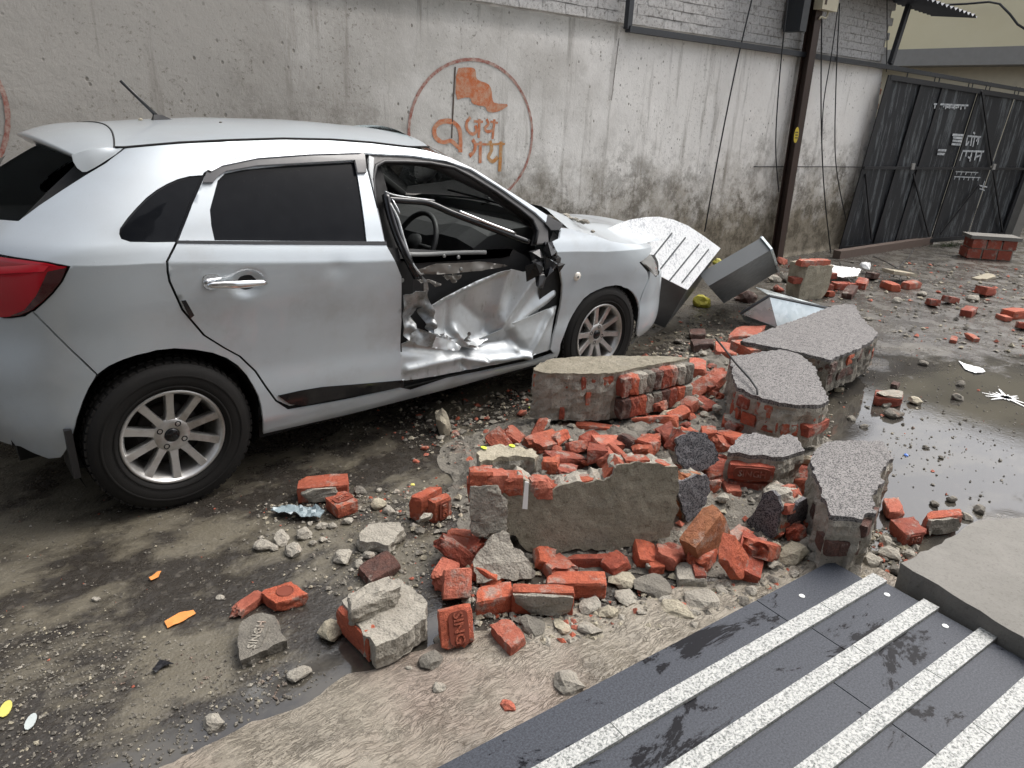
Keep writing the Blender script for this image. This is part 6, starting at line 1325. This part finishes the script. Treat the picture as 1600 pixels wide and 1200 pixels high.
for x, y, r_, mt, fl in ((974,912,24,'mortar_tan',.5),(1022,922,33,'mortar_dark',.4),(978,936,22,'mortar',.4),(1096,942,24,'mortar',.5),(1056,958,24,'mortar_tan',.4),(1086,960,10,'mortar',.6),(1085,980,8,'mortar',.8),(920,984,20,'mortar',.45),(922,950,22,'mortar',.5),(832,984,24,'mortar_dark',.5),(878,980,18,'mortar_tan',.4),(1172,926,13,'mortar',.6),(1126,924,12,'mortar',.6),(1160,942,13,'mortar_dark',.6),(1040,940,12,'mortar',.6),(950,960,16,'mortar_tan',.6),(1000,958,10,'mortar',.6),(760,960,16,'mortar_dark',.5),(800,948,10,'mortar',.6),(780,1000,12,'mortar',.5),(690,1000,11,'mortar',.6)):
    lump((x, y), r_, mt, L2, 'mortar lumps in front of the pile', fl)
L3_ = 'pale mortar lump between the orange brick and the tall section'
for x, y, r_, mt in ((1236,872,23,'mortar_tan'),(1211,856,11,'mortar_tan'),(1199,856,9,'mortar'),(1184,864,11,'mortar'),(1257,850,15,'mortar'),(1272,876,13,'mortar'),(1300,890,14,'mortar'),(1205,885,13,'mortar'),(1175,884,12,'mortar_dark'),(1330,895,16,'mortar_dark'),(1360,880,18,'mortar'),(1390,870,18,'mortar'),(1400,895,14,'mortar_dark'),(1240,900,10,'mortar'),(1420,870,12,'mortar'),(1385,850,12,'mortar')):
    lump((x, y), r_, mt, L3_, 'mortar lumps by the tall section', .7)
L4 = 'mortar or brick lump in the middle of the pile behind the upright tan section'
for x, y, r_, mt, z in ((868,705,11,'brick_pale',0),(940,708,13,'mortar',0),(985,712,18,'mortar',0),(1005,690,9,'mortar',0),(860,720,8,'mortar',0),(915,726,8,'brick',0),(970,735,10,'mortar',.05),(1045,700,12,'brick',.08),(1060,640,17,'mortar_tan',.05),(1085,632,14,'mortar',.06),(1040,652,14,'mortar_tan',0),(1095,600,13,'mortar',0),(1110,618,12,'mortar_tan',0),(1080,655,10,'brick',.05),(1130,690,12,'brick',.05),(1150,690,10,'brick_pale',.05),(1120,640,10,'mortar',.04),(1100,650,9,'mortar',.06),(1128,782,12,'mortar',.06),(1115,770,10,'mortar_dark',.06),(1262,722,13,'mortar_tan',.1),(1255,745,10,'mortar',.06),(1240,770,12,'mortar',.05),(1275,850,10,'mortar',0),(890,690,7,'mortar',0),(880,712,6,'mortar',0),(850,738,9,'mortar',.0),(905,742,9,'mortar_dark',.02),(1010,706,9,'brick_pale',.06),(870,760,8,'brick_pale',.1),(950,690,8,'mortar',0),(1070,668,10,'brick_b',.05),(920,745,9,'brick',.05),(780,735,8,'mortar',.04)):
    lump((x, y), r_, mt, L4, 'lumps in the middle of the pile', .7, z)
L5 = 'grey lump scattered in the lane among the far bricks'
for x, y, r_, mt in ((1442,570,9,'mortar_dark'),(1500,602,9,'mortar_dark'),(1496,624,10,'mortar_dark'),(1460,790,9,'mortar_dark'),(1486,783,10,'mortar_dark'),(1384,634,10,'mortar'),(1430,630,12,'mortar_tan'),(1395,650,14,'mortar_dark'),(1520,470,12,'mortar'),(1440,462,9,'mortar'),(1400,472,9,'mortar'),(1232,440,14,'mortar_dark'),(1210,440,13,'mortar'),(1222,412,11,'brick_pale'),(1165,470,17,'brick_dark'),(1215,455,11,'brick_b'),(1530,800,12,'mortar_dark'),(1510,810,10,'mortar'),(1310,612,9,'mortar_tan'),(1330,656,7,'mortar_dark'),(1356,500,6,'mortar'),(1200,430,10,'mortar'),(1280,430,7,'mortar'),(1240,420,9,'brick_b'),(1098,555,8,'mortar'),(1060,536,9,'mortar_dark'),(1112,575,9,'brick_b'),(1350,668,6,'mortar_dark'),(1446,700,5,'mortar_dark'),(1470,716,5,'mortar_dark')):
    lump((x, y), r_, mt, L5, 'lumps in the lane', .7)
L6 = 'small red brick chip on the road under the car door'
for x, y, r_ in ((664,702,7),(650,722,5),(712,680,7),(735,722,9),(790,690,13),(770,690,10),(810,682,9),(815,648,10),(748,700,6),(725,766,7),(735,760,6),(700,660,5),(760,676,6),(800,700,7),(780,684,8),(795,678,8),(850,600,8)): lump((x, y), r_, random.choice(['brick', 'brick_pale']), L6, 'brick chips on the road', .7, 0, 'brick_chip')

# ---------------- uncountable crumbs and grit: one object
def scatter(name, label, regions, seed, mats):
    r = np.random.default_rng(seed); V = []; F = []; FM = []
    base = np.array([(1,0,0),(-1,0,0),(0,1,0),(0,-1,0),(0,0,1),(0,0,-1)], float); fc = [(0,2,4),(2,1,4),(1,3,4),(3,0,4),(2,0,5),(1,2,5),(3,1,5),(0,3,5)]
    for poly, cntn, smin, smax, zmax, wts in regions:
        G = np.array([at_z(p)[:2] for p in poly]); lo, hi = G.min(0), G.max(0); k = 0
        while k < cntn:
            p = r.uniform(lo, hi)
            if not inpoly(p[0], p[1], G): continue
            d = mnoise.noise((p[0]*2.5, p[1]*2.5, seed))
            if r.random() > .55+.7*d: k += .25; continue
            k += 1; s = smin*(smax/smin)**(r.random()**2.2); z = s*.35+bed(p[0], p[1])
            q = base*r.uniform(.6, 1.2, (6, 3))*s*np.array([1, 1, .6]); a = r.uniform(0, 6.28); ca, sa = math.cos(a), math.sin(a); q = q @ np.array([[ca, -sa, 0], [sa, ca, 0], [0, 0, 1]])+r.normal(0, .12*s, (6, 3)); n0 = len(V)
            V += list(q+np.array([p[0], p[1], z])); F += [tuple(i+n0 for i in f) for f in fc]; FM += [int(r.choice(len(mats), p=wts))]*8
    o = obj(name, V, F, None, mats=[MT[x] for x in mats], fm=FM); return tag(o, label, 'rubble', kind='stuff')
MS = ['mortar', 'mortar_tan', 'mortar_dark', 'brick_pale', 'brick']
scatter('rubble_crumbs', 'fine mortar and brick crumbs strewn through the rubble pile', [
    ([(620,640),(860,600),(1120,520),(1300,600),(1300,860),(1180,930),(900,990),(720,960),(640,860)], 7500, .004, .026, .0, [.34,.22,.36,.05,.03]),
    ([(720,880),(900,940),(1180,900),(1230,930),(1050,985),(850,1010),(740,980)], 1700, .003, .018, .0, [.3,.3,.3,.06,.04]),
    ([(400,790),(640,760),(700,850),(660,930),(500,930),(400,880)], 1400, .003, .013, 0, [.42,.22,.3,.04,.02]),
    ([(1150,860),(1420,820),(1440,880),(1380,910),(1200,930)], 1500, .004, .020, .0, [.25,.25,.4,.06,.04]),
    ([(1200,400),(1600,420),(1600,560),(1330,520),(1200,480)], 1500, .006, .035, 0, [.32,.22,.32,.09,.05]),
    ([(1290,560),(1480,560),(1600,640),(1560,800),(1400,760),(1300,680)], 380, .004, .016, 0, [.1,.05,.81,.02,.02]),
    ([(820,540),(1150,480),(1180,520),(1080,580),(900,600)], 700, .005, .02, 0, [.25,.15,.52,.05,.03])], 5, MS)
scatter('step_grit', 'brown grit and crumbs dusted over the pavement apron', [([(300,1190),(640,1040),(900,970),(1180,905),(1230,915),(760,1190)], 1300, .0015, .006, 0, [.25,.2,.5,.03,.02])], 15, MS)
scatter('road_grit', 'wet grit and gravel strewn over the road surface', [
    ([(0,800),(420,700),(660,660),(760,800),(700,960),(420,1100),(200,1200),(0,1200)], 2600, .002, .007, 0, [.09,.06,.83,.01,.01]),
    ([(0,960),(400,1020),(520,1060),(240,1200),(0,1200)], 1800, .0025, .009, 0, [.08,.08,.84,0,0]),
    ([(430,640),(860,560),(860,660),(640,720)], 1500, .002, .010, 0, [.27,.12,.55,.04,.02]),
    ([(1300,480),(1600,520),(1600,760),(1400,740),(1300,640)], 700, .003, .009, 0, [.1,.05,.83,.01,.01])], 9, MS)

# ---------------- other debris
def prism_px(name, px, spec, thick, mat, label=None, cat=None, parent=None, group=None):
    n, d = plane_of(spec); P = [on_plane(p, n, d) for p in px]; m = MB(); m.prism(P, -n*thick); o = m.build(name, MT[mat] if isinstance(mat, str) else mat, parent)
    return tag(o, label, cat, group)
t = NT('speckled_white_enamel'); v = t.ramp(t.noise(55, 3, .5, t.map((1, 1, 1)), 1.2), [(.53, 0), (.57, 1)]); msk = t.ramp(t.noise(5, 3), [(.38, .25), (.6, 1)])
t.set(Base_Color=t.mix(t.math('MULTIPLY', t.math('MULTIPLY', v, msk), .6), (.74, .76, .77), (.20, .22, .26)), Roughness=.35); MT['enamel'] = t.m
MT['cab_grey'] = simple('grey_cabinet_paint', (.07, .075, .08), .4, .2); MT['bin_grey'] = simple('grey_bin_paint', (.075, .082, .086), .45, .2)
t = NT('galvanised'); nn = t.vor(26, out='Color'); t.set(Base_Color=t.mix(nn, (.50, .56, .57), (.66, .71, .72)), Metallic=.75, Roughness=t.ramp(t.noise(8, 5), [(.3, .22), (.7, .5)])); MT['galv'] = t.m
spec = [(1074,453,.40),(1126,388,.62),(1010,339,.95)]; n, d = plane_of(spec)
face = [(1126,388),(1100,369),(1075,352.5),(1052,343),(1030,338.5),(1010,339),(985,343),(965,350),(948,358),(925,375),(925,395),(960,400),(1000,412),(1035,433),(1074,453)]
P3 = [on_plane(p, n, d) for p in face]; cab = tag(empty('fallen_cabinet', tuple(at_z((1042, 508)))), 'white speckled metal cabinet with rounded top fallen against the wall', 'cabinet')
m = MB(); m.prism(P3, -n*.006); m.build('front_plate', MT['enamel'], cab)
P4 = [p-n*.008 for p in P3]; m = MB(); m.prism(P4, at_z((1040,512), .0)-at_z((1074,453), .40)); m.build('cabinet_body', MT['cab_grey'], cab)
for a, b in (((1100,372),(1030,458)),((1079,361),(1004,455)),((1058,354),(984,446)),((1114,381),(1052,458))):
    A_, B_ = on_plane(a, n, d), on_plane(b, n, d); A_ = A_+(B_-A_)*.12; B_ = A_+(B_-A_)*.78; m = MB(); m.bar(A_+n*.001, B_+n*.001, .012, .004, up=tuple(n)); m.build('louvre_slot', MT['cab_grey'], cab)
# grey bin lying over
Pq = at_z((1131, 474), .03); Qq = at_z((1107, 447), .36); Rq = at_z((1216, 424), .30); e1 = Qq-Pq; e2 = Rq-Pq; nn_ = np.cross(e1, e2); nn_ /= np.linalg.norm(nn_); nn_ = -nn_ if nn_ @ (CAM-Pq) > 0 else nn_
bn = tag(empty('grey_bin', tuple(Pq)), 'dark grey metal box lying tilted between the cabinet and the pole', 'box')
m = MB(); hh = [Pq, Pq+e2, Pq+e2+nn_*.13, Pq+nn_*.13, Qq, Qq+e2, Qq+e2+nn_*.13, Qq+nn_*.13]; m.hexa(hh); m.build('bin_body', MT['bin_grey'], bn)
m = MB(); o_ = Pq+e2*1.003
for a_, b_ in ((0, 1), (1, 2), (2, 3), (3, 0)):
    cs = [o_, o_+e1, o_+e1+nn_*.13, o_+nn_*.13]; m.bar(cs[a_], cs[b_], .022, .02, up=tuple(e2/np.linalg.norm(e2)))
m.build('rim', MT['galv'], bn)
# galvanised hood
A_, B_, C_, D_ = at_z((1157,490), .12), at_z((1202,462), .30), at_z((1302,483), .16), at_z((1215,512), .06); E_ = at_z((1163,501), .05)
hd_ = tag(empty('metal_hood', tuple(at_z((1220, 508)))), 'bent shiny galvanised metal hood in front of the broken pier', 'hood')
def tri(nm, P, mat='galv'):
    n1 = np.cross(P[1]-P[0], P[2]-P[0]); n1 /= np.linalg.norm(n1); n1 = n1 if n1 @ (CAM-P[0]) > 0 else -n1; m = MB(); m.prism(P, -n1*.004); return m.build(nm, MT[mat], hd_)
tri('hood_face', [A_, E_, D_, B_]); tri('hood_face', [B_, D_, C_])
m = MB(); m.tube([A_, B_, C_], .012, 6); m.build('rim', MT['cab_grey'], hd_)
bk2 = np.array([.25, .28, -.02]); tri('hood_back', [B_, C_, C_+bk2*.6-up*.1, B_+bk2]) 
# yellow net bag
MT['netyellow'] = simple('yellow_net', (.30, .27, .02), .6, bumpk=.8, bscale=40)
for p, r_, z_, lb in (((1096,478), 15, 0, 'yellow net sack crushed between the cabinet and the grey box'), ((1121,414), 9, .45, 'yellow scrap poking out above the grey box')):
    lump(p, r_, 'netyellow', lb, None, .9, z_, 'net_sack', 'sack')
# bent wires
m = MB(); P = [at_z((1118,528), .22), at_z((1132,545), .30), at_z((1150,568), .34), at_z((1172,592), .33), at_z((1183,608), .325), at_z((1184,624), .28), at_z((1181,636), .22), at_z((1186,642), .18)]
m.tube(P, .006, 6); tag(m.build('bent_wire', MT['cable'], smooth=True), 'black bent wire arching over the pebble-dashed section', 'wire')
m = MB(); P = [at_z((1258,662), .14), at_z((1270,668), .16), at_z((1280,676), .12), at_z((1286,682), .08)]; m.tube(P, .004, 6); tag(m.build('bent_wire', MT['iron'], smooth=True), 'short rusty wire sticking out of the pebble-dashed section front', 'wire')
for pts, lb in (([(1312,410),(1320,428),(1330,442)], 'black wire curling over the white sheet'), ([(1364,400),(1390,412),(1408,424),(1406,440)], 'looped black wire on the ground before the gate'), ([(1428,388),(1418,405),(1400,420),(1396,432)], 'thin black wire rising before the gate sill')):
    m = MB(); m.tube([at_z(p, .05+.05*math.sin(i)) for i, p in enumerate(pts)], .006, 6); tag(m.build('loose_wire', MT['cable'], smooth=True), lb, 'wire')
# light litter
MT['white_plastic'] = simple('white_plastic', (.72, .73, .72), .4); MT['blue_film'] = simple('grey_blue_film', (.20, .25, .27), .25, 0, .6)
def litter(name, px, spec, mat, label, cat='litter', crumple=.006, thick=.002):
    n, d = plane_of(spec); P3 = np.array([on_plane(p, n, d) for p in px]); u, v = basis(n); o0 = P3.mean(0); P2 = np.stack([(P3-o0) @ u, (P3-o0) @ v], 1)
    if area2(P2) < 0: P2 = P2[::-1]
    V, F, L = fill(resample(P2, .015), .02); T1 = [o0+u*a+v*b+n*(abs(crumple*fbm((a, b, 0), 22))+thick) for a, b in V]; k = len(V)
    bd = L[0]; nb_ = len(bd); vv_ = T1+[T1[i]-n*thick for i in bd]; ff = [tuple(f) for f in F]+[(bd[i], k+i, k+(i+1) % nb_, bd[(i+1) % nb_]) for i in range(nb_)]
    return tag(obj(name, vv_, ff, MT[mat] if isinstance(mat, str) else mat), label, cat)
litter('plastic_wrapper', [(423,799),(440,791),(470,793),(498,796),(508,803),(500,810),(470,808),(440,804)], .02, 'blue_film', 'crumpled grey-blue plastic wrapper beside the mortared brick', crumple=.03)
litter('white_sheet', [(1296,414),(1320,418),(1346,421),(1340,432),(1316,434),(1296,430)], .10, 'white_plastic', 'white plastic sheet on the far heap below the wall end', crumple=.02)
lump((1352,420), 10, 'white_plastic', 'crumpled white plastic bag beyond the far heap', None, .9, .05, 'plastic_bag', 'bag')
litter('paper_scrap', [(1497,564),(1510,570),(1535,576),(1540,582),(1525,584),(1508,578)], .004, 'white_plastic', 'torn white scrap lying in the wet lane', crumple=.01)
splm = MB(); cs = at_z((1572, 622))
for i in range(14):
    a = 2*math.pi*i/14+.1; r0 = random.uniform(.05, .17); dirv = np.array([math.cos(a), math.sin(a), 0]); pv_ = np.array([-math.sin(a), math.cos(a), 0]); splm.add([cs+up*.0055-pv_*.014, cs+up*.0055+pv_*.014, cs+up*.0055+dirv*r0+pv_*.004, cs+up*.0055+dirv*r0-pv_*.004], [(0, 1, 2, 3)])
tag(splm.build('white_splash', MT['white_plastic']), 'star-shaped white splash mark on the wet lane at right', 'splash')
MT['leafyellow'] = simple('yellow_card', (.55, .50, .12), .6); MT['paleoval'] = simple('pale_card', (.42, .46, .45), .5); MT['orange_scrap'] = simple('orange_scrap', (.62, .24, .06), .7); MT['blackscrap'] = simple('black_scrap', (.01, .01, .012), .4)
def oval(px, a, b, rot): return [(px[0]+a*math.cos(t_)*math.cos(rot)-b*math.sin(t_)*math.sin(rot), px[1]+a*math.cos(t_)*math.sin(rot)+b*math.sin(t_)*math.cos(rot)) for t_ in np.linspace(0, 2*math.pi, 15)[:-1]]
litter('yellow_disc', oval((9,1108), 15, 8, -1.0), .004, 'leafyellow', 'oval yellow scrap at the left picture edge', crumple=.002)
litter('pale_disc', oval((48,1128), 15, 7, -1.0), .004, 'paleoval', 'oval pale grey scrap at the lower left', crumple=.002)
litter('orange_scrap', [(257,972),(280,958),(302,954),(306,959),(285,972),(262,982)], .004, 'orange_scrap', 'flat orange scrap on the muddy road', crumple=.006)
litter('orange_scrap', [(233,904),(246,894),(252,893),(248,902),(236,908)], .004, 'orange_scrap', 'small orange scrap nearer the rear wheel', crumple=.006)
litter('black_scrap', [(238,1048),(250,1031),(272,1038),(252,1044),(244,1053)], .006, 'blackscrap', 'bent black scrap in the wet grit', crumple=.008)
MT['lime'] = simple('lime_card', (.55, .70, .05), .5)
for p, lb in (((902,690), 'lime scrap under the damp red brick'), ((831,638), 'lime leaf-like scrap at the left end of the flat section'), ((800,697), 'lime scrap on the rounded mortar block'), ((756,700), 'lime smear at the left of the rounded mortar block')):
    zz_ = .155 if p[0] in (800, 756) else .01; litter('lime_scrap', oval(p, 5, 2, .3), zz_, 'lime', lb, crumple=.004)
litter('white_rod', [(820,752),(826,753),(824,795),(816,794)], [(741,744,ZLEAN[0]+.008),(1060,740,ZLEAN[1]+.008),(900,862,.038)], 'white_plastic', 'short pale plastic strip stuck on the upright tan section', 'strip', .001, .006)
lump((645,758), 4, 'leafyellow', 'tiny cream scrap beside the upright brick pair', None, .5, .09, 'scrap', 'litter'); lump((812,684), 5, 'white_plastic', 'tiny white scrap beside the tilted brick', None, .6, 0, 'scrap', 'litter')
lump((1416,712), 4, simple and 'blue_cap' if MT.setdefault('blue_cap', simple('blue_cap', (.03, .12, .42), .4)) else '', 'small blue bottle cap floating in the wet lane', None, .5, 0, 'bottle_cap', 'cap')
# chips lying on the car
def on_car(px, P, r_, mat, lab, grp): 
    me = lump_mesh(int(px[0]), .6, 1); me.materials.append(MT[mat]); o = bpy.data.objects.new('roof_chip', me); C.objects.link(o); o.location = tuple(P+up*r_*.3); o.scale = (r_, r_, r_); tag(o, lab, 'rubble', grp)
for x, y, r_, mt, l in ((330,186,.012,'white_plastic','white scrap on the car roof'),(184,194,.010,'brick_pale','pink chip at the rear of the car roof'),(220,186,.010,'mortar_tan','tan chip left of the antenna'),(345,190,.008,'mortar_dark','dark chip on the car roof behind the white scrap'),(462,208,.010,'mortar_dark','dark chip midway along the car roof'),(372,208,.008,'white_plastic','tiny pale chip near the roof edge')):
    p = on_plane((x, y+2), (0, 0, 1), 1.505); 
    if abs(p[1]) < .5: on_car((x, y), p, r_, mt, l, None)
for x, y, r_ in ((884,335,.03),(893,339,.02),(899,340,.022),(912,345,.03),(918,345,.02),(926,359,.016),(905,343,.02)):
    p = on_plane((x, y+4), (0, 0, 1), 1.00); on_car((x, y), p, r_, random.choice(['mortar', 'mortar_dark']), '%s mortar chip on the rear edge of the bonnet' % {884: 'leftmost dark', 893: 'second', 899: 'third', 912: 'large', 918: 'rightmost upper', 926: 'lowest', 905: 'middle'}[x], 'chips on the bonnet')

# ---------------- individual names for the loose lumps: size, colour and nearest neighbour
def words(x): return len(x.split())
def shorten(l):
    for sp_ in (' nearest ', ' beside ', ' behind ', ' leaning ', ' amid ', ' in front ', ' between ', ' above ', ' under ', ' left of ', ' right of ', ' next to ', ' by ', ' near ', ' with ', ' at ', ' of the ', ' on the ', ' facing '):
        while words(l) > 7 and sp_ in l: l = l[:l.rindex(sp_)]
    return l
REF = []
for o in list(bpy.data.objects):
    if o.parent is None and o.get('category') in ('brick', 'masonry chunk', 'rubble', 'cabinet', 'box', 'hood', 'pier', 'litter', 'slab') and o not in [q[0] for q in LUMPS] and o.get('label') and o.name.split('.')[0] != 'roof_chip':
        sh = shorten(o['label'])
        if words(sh) <= 8: REF.append((proj(np.array(o.location)), sh))
from collections import Counter
dupl = Counter(q[1] for q in REF); REF = [q for q in REF if dupl[q[1]] == 1]
COL = {'mortar': 'grey mortar', 'mortar_tan': 'tan mortar', 'mortar_dark': 'dark mortar', 'brick': 'red brick', 'brick_pale': 'pink brick', 'brick_b': 'dull brick', 'brick_dark': 'burnt brick'}
used = set()
for o, px, r_, mat in sorted(LUMPS, key=lambda q: -q[2]):
    size = 'tiny' if r_ < 8 else 'small' if r_ < 11 else 'mid-sized' if r_ < 17 else 'large'
    for dpx, sh in sorted(((px[0]-q[0][0], px[1]-q[0][1]), q[1]) for q in []) or [((px[0]-q[0][0], px[1]-q[0][1]), q[1]) for q in sorted(REF, key=lambda q: math.hypot(px[0]-q[0][0], px[1]-q[0][1]))[:5]]:
        if abs(dpx[0]) > abs(dpx[1])*1.2: dr = 'left of' if dpx[0] < 0 else 'right of'
        else: dr = 'behind' if dpx[1] < 0 else 'in front of'
        lab = f"{size} {COL[mat]} {'chip' if 'chip' in o.name else 'fragment' if 'fragment' in o.name else 'block' if 'block' in o.name else 'lump'} {dr} the {sh}"
        if lab not in used and words(lab) <= 16: used.add(lab); o['label'] = lab; break
